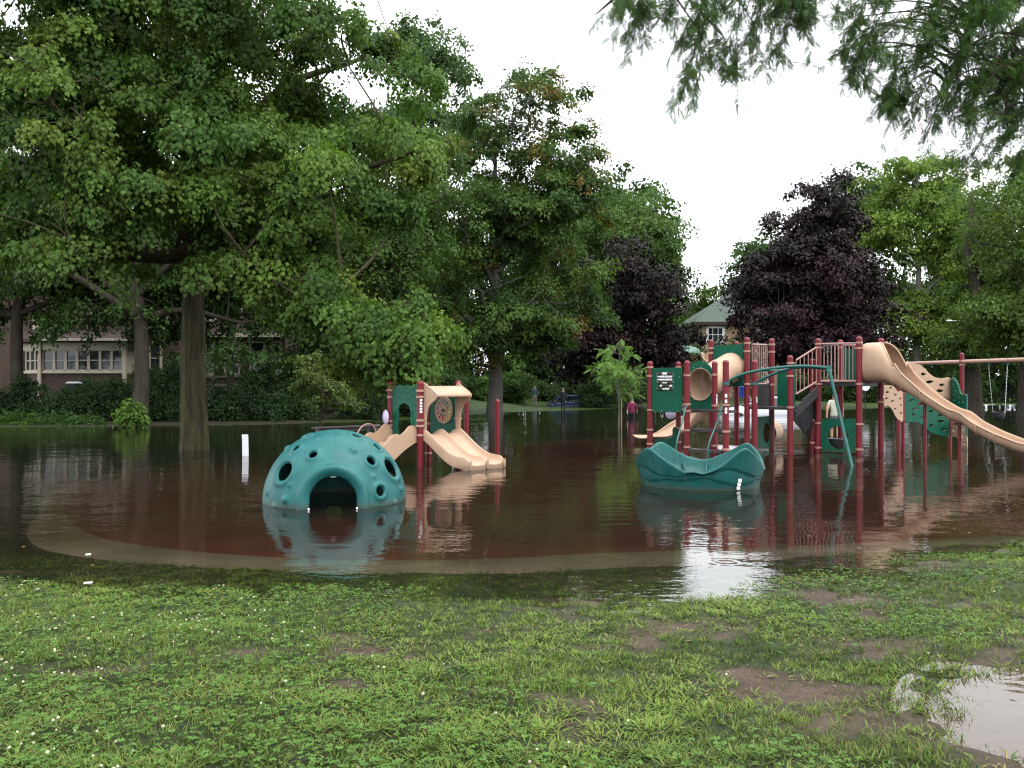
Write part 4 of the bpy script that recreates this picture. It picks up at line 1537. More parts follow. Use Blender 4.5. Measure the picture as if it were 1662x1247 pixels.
    o = obj('bubble_window', m.mesh('bubble_window', M['lilac'], 60), t, P(1089, 671, 21.3))
    o.rotation_euler = (math.radians(90), 0, math.radians(-30))
    # overhead arch with its leaning leg
    tipA, tipB = P(1345, 597, 17.3), P(1383, 758, 16.7)
    e5, e6 = c3(pp['p5'], zpx(622.5, pp['p5'].y)), c3(pp['p6'], zpx(622.5, pp['p6'].y))
    m = MB()
    up = [e5, P(1200, 609, 18.25), P(1240, 599.5, 18.0), P(1285, 594.5, 17.7), P(1320, 594.5, 17.5), tipA]
    m.tube(spline(up, 6), .030, 10)
    arch = obj('arch_rail', m.mesh('arch_rail', M['green_metal'], 60), t)
    m = MB()
    m.tube(spline([e6, P(1250, 609.5, 18.75), P(1275, 600, 18.3), P(1297, 596, 17.95), P(1322, 596.5, 17.6), tipA + Vector((-.02, .05, -.01))], 6), .029, 10)
    obj('arch_rail', m.mesh('arch_rail', M['green_metal'], 60), t)
    m = MB()
    m.tube([tipA + Vector((0, 0, .03)), tipA, tipB, tipB + (tipB - tipA) * .03], .031, 10)
    obj('arch_leg', m.mesh('arch_leg', M['green_metal'], 60), t)
    m = MB()
    m.tube([tipA + Vector((-.02, 0, -.07)), tipA + Vector((.02, 0, .05))], .042, 10)
    obj('arch_joint', m.mesh('arch_joint', M['green_metal'], 60), t)
    for f in (.38, .55):
        m = MB()
        k = int(f * 30)
        a_, b_ = spline(up, 6)[k], spline([e6, P(1250, 609.5, 18.75), P(1275, 600, 18.3), P(1297, 596, 17.95), P(1322, 596.5, 17.6), tipA], 6)[k]
        m.tube([a_, b_], .018, 8)
        obj('arch_rung', m.mesh('arch_rung', M['green_metal'], 60), t)
    for q in (pp['p5'], pp['p6']):
        m = MB()
        m.lathe([(.067, -.03), (.085, -.028), (.085, .028), (.067, .03)], 16)
        obj('arch_clamp', m.mesh('arch_clamp', M['green_metal'], 50), t, c3(q, zpx(622.5, q.y)))
    # little steering wheel on the railing
    m = MB()
    cw = P(1341, 567, 19.95)
    ringp = [cw + Vector((.085 * math.cos(q), -.05, .085 * math.sin(q))) for q in [2 * math.pi * i / 16 for i in range(17)]]
    m.tube(ringp, .014, 6, cap=False)
    for q in (0.3, 2.4, 4.5):
        m.tube([cw + Vector((0, -.05, 0)), cw + Vector((.085 * math.cos(q), -.05, .085 * math.sin(q)))], .012, 6)
    o = obj('steering_wheel', m.mesh('steering_wheel', M['black'], 60), t)

    # ---------------- long slide
    start = (pp['p15'] + pp['p16']) / 2
    sdir = Vector((.66, -.75)).normalized()
    side = Vector((-sdir.y, sdir.x))
    key_t = [0, .15, .35, .5, .65, .85, 1.23, 1.55, 1.88, 2.1, 2.3, 2.7, 3.17, 3.6, 4.0]
    key_z = [1.62, 1.63, 1.64, 1.62, 1.55, 1.44, 1.20, .99, .78, .70, .57, .37, .20, .14, .12]
    key_rx = [.50, .51, .50, .46, .40, .345, .325, .32, .32, .32, .32, .32, .32, .32, .32]
    key_h = [.92, .92, .90, .80, .58, .36, .27, .27, .27, .27, .25, .25, .24, .22, .2]
    key_e = [180, 180, 172, 150, 128, 104, 90, 88, 88, 88, 88, 88, 88, 88, 88]
    ts = np.linspace(0, 4.0, 90)
    ker = np.hanning(7)
    ker /= ker.sum()
    def sm(kv):
        v = np.interp(ts, key_t, kv)
        vp = np.concatenate([[v[0]] * 3, v, [v[-1]] * 3])
        return np.convolve(vp, ker, 'valid')
    zz, rx, hh, ee = sm(key_z), sm(key_rx), sm(key_h), sm(key_e)
    zz = zz + .035 * np.exp(-((ts - 2.02) / .16) ** 2)
    nA = 40
    rows, lips = [], ([], [])
    for i, tt in enumerate(ts):
        row = []
        cpt = start + sdir * float(tt)
        for j in range(nA + 1):
            ph = math.radians(-ee[i] + 2 * ee[i] * j / nA)
            full = ee[i] > 95
            w = float(sstep(92, 150, ee[i]))
            ex = math.copysign(abs(math.sin(ph)) ** .6, math.sin(ph))
            cz = math.copysign(abs(math.cos(ph)) ** .75, math.cos(ph))
            hz = hh[i] / 2 if ee[i] > 120 else hh[i] / (1 + max(0, -math.cos(math.radians(ee[i]))))
            row.append(c3(cpt + side * float(rx[i] * ex), float(zz[i] + hz * (1 - cz))))
        rows.append(row)
        lips[0].append(row[0]); lips[1].append(row[-1])
    m = MB()
    m.strip(rows)
    so = obj('long_slide', m.mesh('long_slide', M['tan'], 70), t)
    so.modifiers.new('thickness', 'SOLIDIFY').thickness = .022
    i0 = int(np.argmax(ee < 176))
    for lp in lips:
        m = MB()
        m.tube(lp[i0:], .02, 8)
        obj('slide_lip', m.mesh('slide_lip', M['tan'], 60), so)
    for tt in (.86, 1.26, 2.02, 2.36, 2.72):
        i = int(np.argmin(abs(ts - tt)))
        m = MB()
        ctr = sum(rows[i], Vector((0, 0, 0))) / len(rows[i])
        m.tube([q + (q - ctr).normalized() * .018 for q in rows[i]], .016, 6)
        obj('slide_joint', m.mesh('slide_joint', M['tan'], 60), so)
    # thin legs under the slide
    for tt, nm in ((1.23, 'slide_leg'), (1.95, 'slide_leg')):
        q = start + sdir * tt
        zt = float(np.interp(tt, ts, zz))
        post(t, q, zt + .01, .036, (), 'red', -.14, 'slide_leg')
        m = MB()
        m.bar(c3(q - side * .3, zt - .03), c3(q + side * .3, zt - .03), .06, .05)
        obj('slide_bracket', m.mesh('slide_bracket', M['red']), t)

    # ---------------- rear curled slide
    path = [P(1160, 590, 22.0), P(1172, 618, 22.7), P(1165, 650, 23.3), P(1140, 680, 23.7), P(1110, 699, 23.7), P(1080, 711, 23.3), P(1040, 712, 22.9)]
    sp = spline(path, 8)
    rows = []
    for i, q in enumerate(sp):
        tg = (sp[min(i + 1, len(sp) - 1)] - sp[max(i - 1, 0)])
        tg.z = 0
        tg.normalize()
        sd_ = Vector((-tg.y, tg.x, 0))
        f = i / (len(sp) - 1)
        hh_ = .40 * math.sin(math.pi * min(f + .12, 1)) ** .8 * (1 - .45 * f) + .08
        wd = .36
        rows.append([q + sd_ * (wd * math.sin(p_)) + Vector((0, 0, hh_ * (1 - math.cos(p_)))) for p_ in [math.radians(-100 + 200 * j / 16) for j in range(17)]])
    m = MB()
    m.strip(rows)
    o = obj('curled_slide', m.mesh('curled_slide', M['tan'], 70), t)
    o.modifiers.new('thickness', 'SOLIDIFY').thickness = .03
    m = MB()
    hq = [P(1141, 581, 22.3), P(1156, 561, 22.2), P(1170, 561, 22.2), P(1170, 600, 22.2), P(1141, 590, 22.3)]
    m.add(hq + [q + Vector((.25, .55, 0)) for q in hq], [(0, 1, 2, 3, 4), (9, 8, 7, 6, 5)] + [(i, (i + 1) % 5, 5 + (i + 1) % 5, 5 + i) for i in range(5)])
    obj('curled_slide_hood', m.mesh('curled_slide_hood', M['tan'], 30), t)
    for px, Y, zt in ((1098, 23.4, .30), (1158, 23.6, .9)):
        post(t, Vector((GX(px, Y), Y)), zt, .04, (), 'red', -.14, 'slide_leg')

    # ---------------- holed climbing wall
    w = {}
    for k, px, y in (('w0', 1433, 20.2), ('w1', 1466, 20.9), ('w2', 1542, 21.6), ('w3', 1569, 20.9)):
        w[k] = Vector((GX(px, y), y))
    ct = thing('climbing_wall', 'holed tan and green climbing wall panels on thin red posts behind the long slide', 'climbing wall', (w['w1'].x, w['w1'].y, -.15))
    t_keep = t
    def wpanel(name, a, b_, out, holes, mat):
        nonlocal t
        t = ct
        o = ppanel(name, w[a], w[b_], out, holes, mat, .03, 0, 3)
        t = t_keep
        return o
    H = lambda L: [(x, y, rx, ry, rot) for x, y, rx, ry, rot in L]
    wpanel('tan_climbing_panel', 'w0', 'w1', [(1433.5, 628), (1440, 625), (1450, 627), (1457, 636), (1465, 638), (1465, 681), (1459, 682), (1453, 676), (1447, 664), (1440, 658), (1433.5, 657)],
           H([(1444.6, 629.5, 2, 2.4, 0), (1439.5, 636.5, 2.6, 2.2, 0), (1452.3, 640.5, 2.2, 2, -.3), (1438, 646.5, 2.4, 2, 0), (1447.5, 651, 2.8, 1.8, -.2), (1460.5, 647, 2, 2.2, 0), (1461.3, 657.5, 2, 1.8, 0), (1452, 663.5, 2, 1.8, -.5), (1461.5, 670.5, 2, 2.4, .2)]), 'tan')
    wpanel('green_climbing_panel', 'w1', 'w2', [(1467, 632), (1470, 636), (1480, 640), (1541.5, 648), (1541.5, 706), (1535, 708), (1520, 705), (1508, 700), (1500, 692), (1490, 686), (1480, 684), (1467, 682)],
           H([(1479, 649, 4.5, 2.4, 0), (1495, 656, 4.2, 2.6, -.2), (1484.5, 663, 5, 2.4, -.15), (1481.5, 672.5, 3, 2.2, .3), (1497, 677, 3.8, 2, -.6), (1510, 667, 4, 2, .2), (1526, 673.5, 4.5, 2, 0), (1526.5, 683.5, 6, 2.6, .1), (1511, 690, 4, 2.2, 0), (1530, 696.5, 4.5, 2.6, 0)]), 'green')
    wpanel('tan_climbing_panel', 'w1', 'w2', [(1468, 591), (1490, 591), (1500, 598), (1508, 606), (1517, 612), (1530, 614), (1541.5, 614.5), (1541.5, 646.5), (1520, 644), (1480, 638.5), (1468, 628)],
           H([(1478, 600, 4, 3, 0), (1498, 607, 4.3, 2.6, .1), (1508.5, 619.5, 6.5, 2.6, -.05), (1528, 624.5, 4.4, 2.4, .05), (1525, 634, 6, 2.6, .1), (1490, 622, 4, 2.4, 0)]), 'tan')
    wpanel('green_climbing_panel', 'w2', 'w3', [(1544, 615), (1551, 616), (1556, 625), (1559, 637), (1563, 640), (1567.5, 641), (1567.5, 662), (1544, 657)],
           H([(1548, 622, 1.6, 2, 0), (1552.5, 632, 1.8, 2.2, .3), (1549.5, 639, 1.8, 2.2, 0), (1557, 643, 1.8, 2, 0), (1549, 648.5, 1.8, 2, 0), (1557.5, 651.5, 1.6, 1.8, 0), (1563.5, 651.5, 1.6, 1.8, 0)]), 'green')
    wpanel('tan_climbing_panel', 'w2', 'w3', [(1545, 682), (1554, 684), (1562, 689), (1568.5, 694), (1569.5, 733), (1560, 730), (1556, 715), (1552, 708), (1545, 707)],
           H([(1549.5, 687.5, 1.8, 2, 0), (1558, 692.5, 1.8, 2.2, 0), (1549, 698, 1.8, 2.2, 0), (1564.5, 697, 1.5, 2, 0), (1563.8, 707, 1.8, 2.2, .3), (1560.5, 714, 1.8, 2.2, 0), (1566, 719.5, 1.6, 2.2, .3)]), 'tan')
    post(ct, w['w1'], zpx(636, w['w1'].y), .036, (), 'red', -.14)
    post(ct, w['w2'], zpx(614, w['w2'].y), .042, (), 'red', -.14)
    post(ct, w['w3'], zpx(640, w['w3'].y), .02, (), 'green_metal', -.14)
build_big()

# ------------------------------------------------------------------ swings
def build_swings():
    e0, e1 = P(1462, 590.5, 29.0), P(1690, 582, 23.4)
    zb = 2.28
    e0.z = e1.z = zb
    t = thing('swing_frame', 'swing frame with a long tan top beam and a red post at the right edge', 'swing frame', (e0.x, e0.y, -.15))
    m = MB()
    ext = e1 + (e1 - e0) * .22
    m.tube([e0 - (e1 - e0) * .02, ext], .062, 14)
    obj('beam', m.mesh('beam', M['tan_metal'], 60), t)
    def on_beam(px):
        k = (px - CX) / FPX
        f = (k * e0.y - e0.x) / ((e1.x - e0.x) - k * (e1.y - e0.y))
        return e0.lerp(e1, f)
    for q in (on_beam(1561), e0 - (e1 - e0) * .02, ext):
        post(t, Vector((q.x, q.y)), zb + .28, .066, (zb - .09, zb + .03))
    for px in (1512, 1604.5, 1635):
        q = on_beam(px)
        m = MB()
        m.box(q, (.04, .15, .15))
        m.box(q - Vector((0, 0, .11)), (.03, .05, .09))
        obj('hanger', m.mesh('hanger', M['green_metal']), t)
    # one bucket swing on two chains
    s = thing('bucket_swing', 'black bucket swing seat hanging low over the water on two chains', 'swing', (on_beam(1621).x, on_beam(1621).y, .55))
    for px, bx in ((1604.5, 1611.5), (1635, 1631)):
        q = on_beam(px) - Vector((0, 0, .15))
        b_ = P(bx, 669, q.y + (.1 if px < 1620 else -.1))
        m = MB()
        k = 26
        for i in range(k):
            a0, a1 = q.lerp(b_, i / k), q.lerp(b_, (i + 1.25) / k)
            m.bar(a0, a1, .018 if i % 2 else .006, .006 if i % 2 else .018)
        obj('chain', m.mesh('chain', M['steel']), s)
    c0 = (P(1611.5, 669, on_beam(1604.5).y) + P(1631, 669, on_beam(1635).y)) / 2
    m = MB()
    rows = []
    n = 20
    for r_, z_ in ((.19, 0), (.195, .02), (.18, .02), (.165, -.05), (.15, -.14), (.10, -.20), (.02, -.21)):
        rows.append([c0 + Vector((r_ * math.cos(2 * math.pi * i / n), r_ * .8 * math.sin(2 * math.pi * i / n), z_ - (.03 * math.sin(4 * math.pi * i / n) if z_ > -.1 else 0))) for i in range(n)])
    m.strip(rows, True)
    o = obj('seat', m.mesh('seat', M['black'], 60), s)
    o.modifiers.new('thickness', 'SOLIDIFY').thickness = .012
build_swings()
# ------------------------------------------------------------------ trees
LEAF_KITE = ([(0, 0, 0), (0.36, 0.42, 0.07), (0, 1.0, -0.10), (-0.36, 0.42, 0.07)], [(0, 1, 2, 3)])
# broad maple leaf, folded on the midrib
LEAF_MAPLE = ([(0, 0, 0), (0.47, 0.40, 0.06), (0.0, 1.0, -0.13), (-0.47, 0.40, 0.06)], [(0, 1, 2, 3)])
def leaves_on_pads(cent, prad, nrm, per, lsize, r, ccol, tmpl, flat=0.35, droop=0.55, jit=0.45):
    """cent (K,3) pad centres, nrm (K,3) pad normals, ccol (K,3) pad colours"""
    K = len(cent)
    T = np.repeat(np.arange(K), per)
    n = len(T)
    nz = unit(nrm)[T]
    ref = np.where(np.abs(nz[:, 2:3]) < 0.9, np.array([[0, 0, 1.0]]), np.array([[1.0, 0, 0]]))
    ux = unit(np.cross(ref, nz))
    uy = np.cross(nz, ux)
    th = r.random(n) * 6.2832
    rho = np.sqrt(r.random(n))
    # ragged pad outline
    ph = r.random(K) * 6.28
    lob = 1 + 0.28 * np.sin(3 * th + ph[T]) + 0.18 * np.sin(5 * th + 2 * ph[T])
    R = prad[T] * rho * lob
    h = (-flat * rho ** 2 + 0.22 * r.normal(size=n)) * prad[T]
    pos = cent[T] + ux * (R * np.cos(th))[:, None] + uy * (R * np.sin(th))[:, None] + nz * h[:, None]
    outd = ux * np.cos(th)[:, None] + uy * np.sin(th)[:, None]
    along = outd * 0.8 + np.array([0, 0, -droop]) + jit * r.normal(size=(n, 3))
    normal = nz * 0.7 + np.array([0, 0, 0.30]) + outd * 0.6 + jit * r.normal(size=(n, 3))
    size = lsize * (0.65 + 0.7 * r.random(n))
    col = ccol[T] * (0.78 + 0.44 * r.random((n, 1)))
    return stamp(pos, along, normal, size, tmpl[0], tmpl[1], col)
def sample_crown(ells, n, r, shell=0.5, lumpy=0.22):
    """points and outward directions inside a set of ellipsoids (cx,cy,cz,rx,ry,rz), thicker near the skin"""
    vol = np.array([(e[3] * e[4] + e[3] * e[5] + e[4] * e[5]) for e in ells])
    ids = r.choice(len(ells), size=n, p=vol / vol.sum())
    E = np.array(ells)[ids]
    d = unit(r.normal(size=(n, 3)))
    rad = (shell + (1 - shell) * r.random(n) ** 0.7) * (1 + lumpy * (fbm(d[:, 0] * 2.3 + ids * 3.1, d[:, 1] * 2.3 + d[:, 2] * 2.9, 80, 2) - 0.5) * 2)
    pts = E[:, :3] + d * rad[:, None] * E[:, 3:6]
    # skip points buried deep inside another ellipsoid
    keep = np.ones(n, bool)
    for k, e in enumerate(ells):
        q = ((pts - np.array(e[:3])) / np.array(e[3:6]))
        keep &= ~((np.linalg.norm(q, axis=1) < shell * 0.72) & (ids != k))
    nr = unit(d / E[:, 3:6])
    return pts[keep], nr[keep]
def wood(base, fork_z, tops, r0, boughs, r, n_limb=9, lean=(0, 0), flare=1.22, wig=0.15, pads=None, owner=None, ridged=False):
    """trunk, limbs to well spread boughs, branches to the other boughs, twigs to the leaf pads"""
    mb = MB()
    b = np.array(base, float)
    top = np.array(tops, float)
    f = np.array([b[0] + lean[0], b[1] + lean[1], b[2] + fork_z])
    tp = [b + np.array([0, 0, -0.3]), b + np.array([0, 0, 0.02]), b + (f - b) * 0.12, b + (f - b) * 0.45 + np.append(r.normal(size=2) * 0.05, 0), f]
    rs = [r0 * flare * 1.08, r0 * flare, r0 * 1.08, r0 * 0.95, r0 * 0.86]
    k = 5
    for i in range(1, k + 1):
        q = f + (top - f) * i / k + np.append(r.normal(size=2) * wig * (i < k), 0)
        tp.append(q)
        rs.append(r0 * 0.86 * (1 - i / k) ** 0.9 + 0.02)
    sp = spline([Vector(p) for p in tp], 4)
    rr = np.interp(np.linspace(0, 1, len(sp)), np.linspace(0, 1, len(rs)), rs)
    sides = 64 if ridged else 16
    o0 = len(mb.v)
    if ridged:
        fine = spline(sp[::2] + [sp[-1]], 8)
        rr = np.interp(np.linspace(0, 1, len(fine)), np.linspace(0, 1, len(rr)), rr)
        sp = fine
    mb.tube(sp, list(rr), sides)
    if ridged:
        for i in range(len(sp)):
            for j in range(sides):
                v = Vector(mb.v[o0 + i * sides + j])
                c = sp[i]
                th = 2 * math.pi * j / sides
                k = float(vnoise(math.cos(th) * 7 + 20, math.sin(th) * 7 + v.z * .55, 3)) + .5 * float(vnoise(math.cos(th) * 15 + 20, math.sin(th) * 15 + v.z * 1.3, 5))
                mb.v[o0 + i * sides + j] = tuple(c + (v - c) * (1 + .16 * (abs(k - .75) * 2 - .5)))
    P_ = boughs
    if not len(P_):
        return mb
    sel = [int(r.integers(len(P_)))]
    dmin = np.linalg.norm(P_ - P_[sel[0]], axis=1)
    for _ in range(min(n_limb, len(P_)) - 1):
        j = int(np.argmax(dmin))
        sel.append(j)
        dmin = np.minimum(dmin, np.linalg.norm(P_ - P_[j], axis=1))
    node, nrad = [], []
    for j in sel:
        e = P_[j]
        reach = np.hypot(*(e[:2] - f[:2]))
        zz = np.clip(e[2] - 0.75 * reach, b[2] + fork_z * 0.85, top[2] * 0.9 + 0.1 * f[2])
        tt = np.clip((zz - f[2]) / max(top[2] - f[2], 0.1), 0, 0.85)
        s = f + (top - f) * tt
        rad = r0 * 0.5 * (1 - tt) ** 0.8 + 0.025
        m1 = s + (e - s) * 0.4 + np.array([0, 0, 0.08 * np.linalg.norm(e - s)]) + r.normal(size=3) * 0.2
        lp = spline([Vector(s), Vector(m1), Vector(s + (e - s) * 0.75 + r.normal(size=3) * 0.2), Vector(e)], 4)
        lr = np.linspace(rad, 0.02, len(lp))
        mb.tube(lp, list(lr), 7, cap=False)
        node += [np.array(p[:]) for p in lp[2:]]
        nrad += list(lr[2:])
    node, nrad = np.array(node), np.array(nrad)
    used = np.zeros(len(node))
    for j, e in enumerate(P_):
        if j in sel:
            continue
        dd = np.linalg.norm(node - e, axis=1) + 0.8 * np.maximum(node[:, 2] - e[2], 0) + 1.1 * used
        i = int(np.argmin(dd))
        used[i] += 1
        s = node[i]
        m1 = s + (e - s) * 0.5 + r.normal(size=3) * 0.12 * np.linalg.norm(e - s) ** .5
        rad = min(nrad[i] * .7, 0.02 + 0.012 * np.linalg.norm(e - s))
        bp_ = spline([Vector(s), Vector(m1), Vector(e)], 3)
        mb.tube(bp_, list(np.linspace(rad, .012, len(bp_))), 5, cap=False)
    if pads is not None:
        for q, o_ in zip(pads, owner):
            s = P_[o_]
            if np.linalg.norm(q - s) > .25:
                mb.tube([s, (s + q) / 2 + r.normal(size=3) * .06, q], [.012, .009, .004], 3, cap=False)
    return mb
def grow_pads(bough, nrm, k, spread, flatten, r):
    """leaf pads spread in a flattened tier round every bough tip"""
    n = len(bough)
    own = np.repeat(np.arange(n), k)
    m = len(own)
    th = r.random(m) * 6.283
    rho = spread * np.sqrt(r.random(m)) * (.6 + .8 * r.random(n))[own]
    pos = bough[own] + np.stack([rho * np.cos(th), rho * np.sin(th), spread * flatten * r.normal(size=m) - .22 * rho ** 2 / spread], -1)
    out = np.stack([np.cos(th), np.sin(th), np.zeros(m)], -1)
    return pos, unit(nrm[own] * .6 + out * .5 * (rho / spread)[:, None]), own
def make_tree(name, label, base, fork_z, top, r0, ells, npad, per, prad, lsize, colors, seed, mat='leaf', bark='bark_dark', tmpl=LEAF_KITE, n_limb=9, lean=(0, 0), group=None, shell=0.45, droop=0.55, up=0.6, tint=None, cat='tree', extra=None, flat=0.35, lumpy=0.25, jit=0.36, tier=4, spread=None):
    r = np.random.default_rng(seed)
    bx, by, bz = base
    E = [(bx + e[0], by + e[1], bz + e[2], e[3], e[4], e[5]) for e in ells]
    bough, bn = sample_crown(E, max(4, npad // tier), r, shell, lumpy)
    if extra is not None:
        bough = np.concatenate([bough, extra])
        bn = np.concatenate([bn, unit(extra - np.array([bx, by, extra[:, 2].mean() - 1]))])
    spread = spread or prad * 1.55
    pts, nr, own = grow_pads(bough, bn, tier, spread, .16, r)
    K = len(pts)
    pn = nr * (1 - up) + np.array([0, 0, up]) + 0.2 * r.normal(size=(K, 3))
    cc = np.array(colors)
    nb = len(bough)
    bc = cc[r.choice(len(cc), size=nb)] * (0.75 + 0.5 * r.random((nb, 1)))
    ccol = bc[own] * (0.85 + 0.3 * r.random((K, 1)))
    if tint is not None:
        ccol = tint(pts, ccol, r)
    V, F4, C4 = leaves_on_pads(pts, prad * (0.6 + 0.6 * r.random(K)), pn, per, lsize, r, ccol, tmpl, flat, droop, jit)
    t = thing(name, label, cat, (bx, by, bz), group)
    obj('trunk', wood(base, fork_z, (bx + lean[0] * 1.6, by + lean[1] * 1.6, bz + top), r0, bough, r, n_limb, lean, pads=(pts if by < 50 else None), owner=own, ridged=(name == 'maple_tree')).mesh('trunk', M[bark], 60), t)
    obj('crown', np_mesh('crown', V, F4, 4, M[mat], C4), t)
    return t
def copy_tree(src, name, label, loc, scale, rotz, group=None):
    t = thing(name, label, src['category'], loc, group, rotz)
    t.scale = scale
    for ch in src.children:
        o = ch.copy()
        COL.objects.link(o)
        o.parent = t
        o.matrix_parent_inverse = Matrix.Translation(-Vector(src.location))
    return t

GREEN = [(0.069, 0.124, 0.022), (0.058, 0.108, 0.020), (0.084, 0.139, 0.024), (0.048, 0.096, 0.020)]
MIDG = [(0.054, 0.100, 0.022), (0.046, 0.088, 0.020), (0.064, 0.110, 0.023), (0.038, 0.076, 0.020)]
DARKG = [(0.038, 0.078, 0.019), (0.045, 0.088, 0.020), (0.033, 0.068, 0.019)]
LIGHTG = [(0.115, 0.182, 0.032), (0.098, 0.164, 0.030), (0.130, 0.196, 0.038)]
PURPLE = [(0.019, 0.009, 0.013), (0.014, 0.008, 0.011), (0.026, 0.012, 0.014), (0.013, 0.010, 0.009)]

# -- the big maple in front of the left house
def big_maple():
    y = WY(729)
    base = (GX(316, y), y, -0.05)
    ells = [(-.4, 0, 8.2, 4.9, 4.8, 3.0), (-1.5, -1.0, 10.6, 4.6, 4.6, 3.0), (1.2, -.6, 10.4, 3.5, 4.0, 3.2), (-.5, -1.5, 8.6, 3.6, 3, 2.2), (-3.8, -.5, 6.8, 3.0, 3.2, 2.8), (4.0, .5, 8.4, 2.2, 2.6, 2.2), (-3.4, -1.2, 5.5, 2.4, 2.2, 1.2), (1.9, -1.8, 5.7, 1.8, 1.8, 1.1), (3.4, -1.6, 6.6, 2.6, 2.8, 2.4), (.2, -2.6, 6.6, 2.6, 2.2, 1.6), (-2.6, -2.4, 8.2, 2.4, 2.2, 1.8)]
    r = np.random.default_rng(5)
    # low hanging bough on the right, nearer the viewer
    ex = []
    for _ in range(26):
        f = r.random()
        px = 430 + 270 * f + r.normal() * 10
        py = 400 + 60 * f + (40 + 150 * r.random() ** 1.3) * (1 - 0.55 * abs(f - .55)) + r.normal() * 10
        ex.append(P(px, py, 17.2 + 1.8 * r.random())[:])
    for _ in range(7):
        px, py = 330 + 130 * r.random(), 290 + 140 * r.random()
        ex.append(P(px, py, 17.5 + 1.5 * r.random())[:])
    for _ in range(16):
        px, py = -40 + 330 * r.random(), 230 + 200 * r.random()
        ex.append(P(px, py, 16.5 + 2 * r.random())[:])
    def tint(p, c, q):
        fl = (q.random(len(p)) < 0.12)[:, None]
        return np.where(fl, np.array([0.092, 0.132, 0.024]) * (0.8 + .4 * q.random((len(p), 1))), c)
    return make_tree('maple_tree', 'big spreading green maple with a thick mossy trunk standing in the flood', base, 5.0, 12.5, 0.285, ells, 1080, 215, 0.48, 0.092, GREEN, 5, tmpl=LEAF_MAPLE, bark='bark', n_limb=16, tint=tint, extra=np.array(ex), droop=1.2, up=.45, shell=.35, flat=.6, jit=.28)
big_maple()

def at_px(px, Y, z=0.0):
    return (GX(px, Y), Y, z)
def gz(px, Y):
    return float(terrain(np.array([GX(px, Y)]), np.array([Y]))[0])
def orange(pts, c, r):
    hi = sstep(9.5, 17, pts[:, 2]) * sstep(-5.0, 3.0, pts[:, 0])
    f = (r.random(len(pts)) < 0.04 + 0.22 * hi)[:, None]
    o = np.array([0.135, 0.095, 0.026]) * (0.75 + 0.5 * r.random((len(pts), 1)))
    return np.where(f, o, c)

# forked tree left of the big maple, further back
b = at_px(228, 34.5, .05)
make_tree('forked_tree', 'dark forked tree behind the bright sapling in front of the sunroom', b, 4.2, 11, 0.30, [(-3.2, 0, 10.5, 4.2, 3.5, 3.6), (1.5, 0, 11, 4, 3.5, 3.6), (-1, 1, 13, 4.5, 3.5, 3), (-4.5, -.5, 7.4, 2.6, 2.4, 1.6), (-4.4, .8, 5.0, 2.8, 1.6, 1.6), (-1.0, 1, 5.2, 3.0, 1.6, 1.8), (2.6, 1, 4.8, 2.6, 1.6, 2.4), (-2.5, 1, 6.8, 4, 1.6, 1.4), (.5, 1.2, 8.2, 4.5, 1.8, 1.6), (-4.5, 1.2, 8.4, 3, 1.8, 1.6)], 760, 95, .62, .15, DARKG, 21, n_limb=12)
b = at_px(28, 36, .1)
make_tree('slender_tree', 'slender dark-trunked tree at the left edge of the photo', b, 4.4, 10, 0.26, [(-1.5, 0, 8.6, 3.6, 3.2, 3.6), (2.2, -.4, 7.8, 2.6, 2.6, 2.6), (-2, 0, 12, 4, 3.5, 3.2), (-3.5, 0, 5.8, 2.6, 2.4, 1.8), (.6, .8, 5.3, 3.2, 1.6, 1.5), (-3.4, .6, 3.8, 2.2, 1.6, 2.4), (3.8, 1, 5.4, 2.2, 1.5, 1.5), (1, .8, 7, 3.4, 1.6, 1.4)], 560, 95, .62, .15, MIDG, 22, n_limb=10)
b = at_px(373, 38, .2)
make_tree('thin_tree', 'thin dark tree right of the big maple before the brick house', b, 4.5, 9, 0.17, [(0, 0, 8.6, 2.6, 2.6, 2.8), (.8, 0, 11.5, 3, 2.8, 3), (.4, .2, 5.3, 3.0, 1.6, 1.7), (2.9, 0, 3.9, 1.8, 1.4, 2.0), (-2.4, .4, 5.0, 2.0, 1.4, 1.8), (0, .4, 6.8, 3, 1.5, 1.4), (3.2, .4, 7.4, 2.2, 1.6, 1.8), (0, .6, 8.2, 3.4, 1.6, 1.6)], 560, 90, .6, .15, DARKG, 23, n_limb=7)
b = at_px(612, 40, .1)
make_tree('dark_trunk_tree', 'dense tree with a straight dark trunk left of the small play structure', b, 3.0, 11, 0.20, [(.3, 0, 7.4, 3.0, 3.0, 3.6), (1.6, 0, 11, 3.4, 3.2, 3.6), (-1.6, .4, 5.0, 2.2, 2.2, 1.8), (2.4, -.2, 5.0, 2.2, 2.0, 2.4)], 260, 95, .75, .17, MIDG, 24, n_limb=10)
# tall feathery tree
b = at_px(695, 56, .2)
make_tree('tall_tree', 'tall feathery tree rising above the others between the two maples', b, 6, 22, 0.35, [(-1.2, 0, 23.6, 1.8, 2.2, 2.6), (1.2, 0, 22.4, 1.7, 2.0, 2.4), (.3, 0, 17.5, 3.4, 3.4, 3.8), (-.6, 0, 11, 3.6, 3.4, 3.8), (2.4, 0, 18.5, 1.8, 2, 2.2), (-2, 0, 18, 2.0, 2, 3)], 460, 85, .8, .22, [(0.062, 0.110, 0.036), (0.052, 0.096, 0.032)], 25, n_limb=14, up=.3, shell=.25)
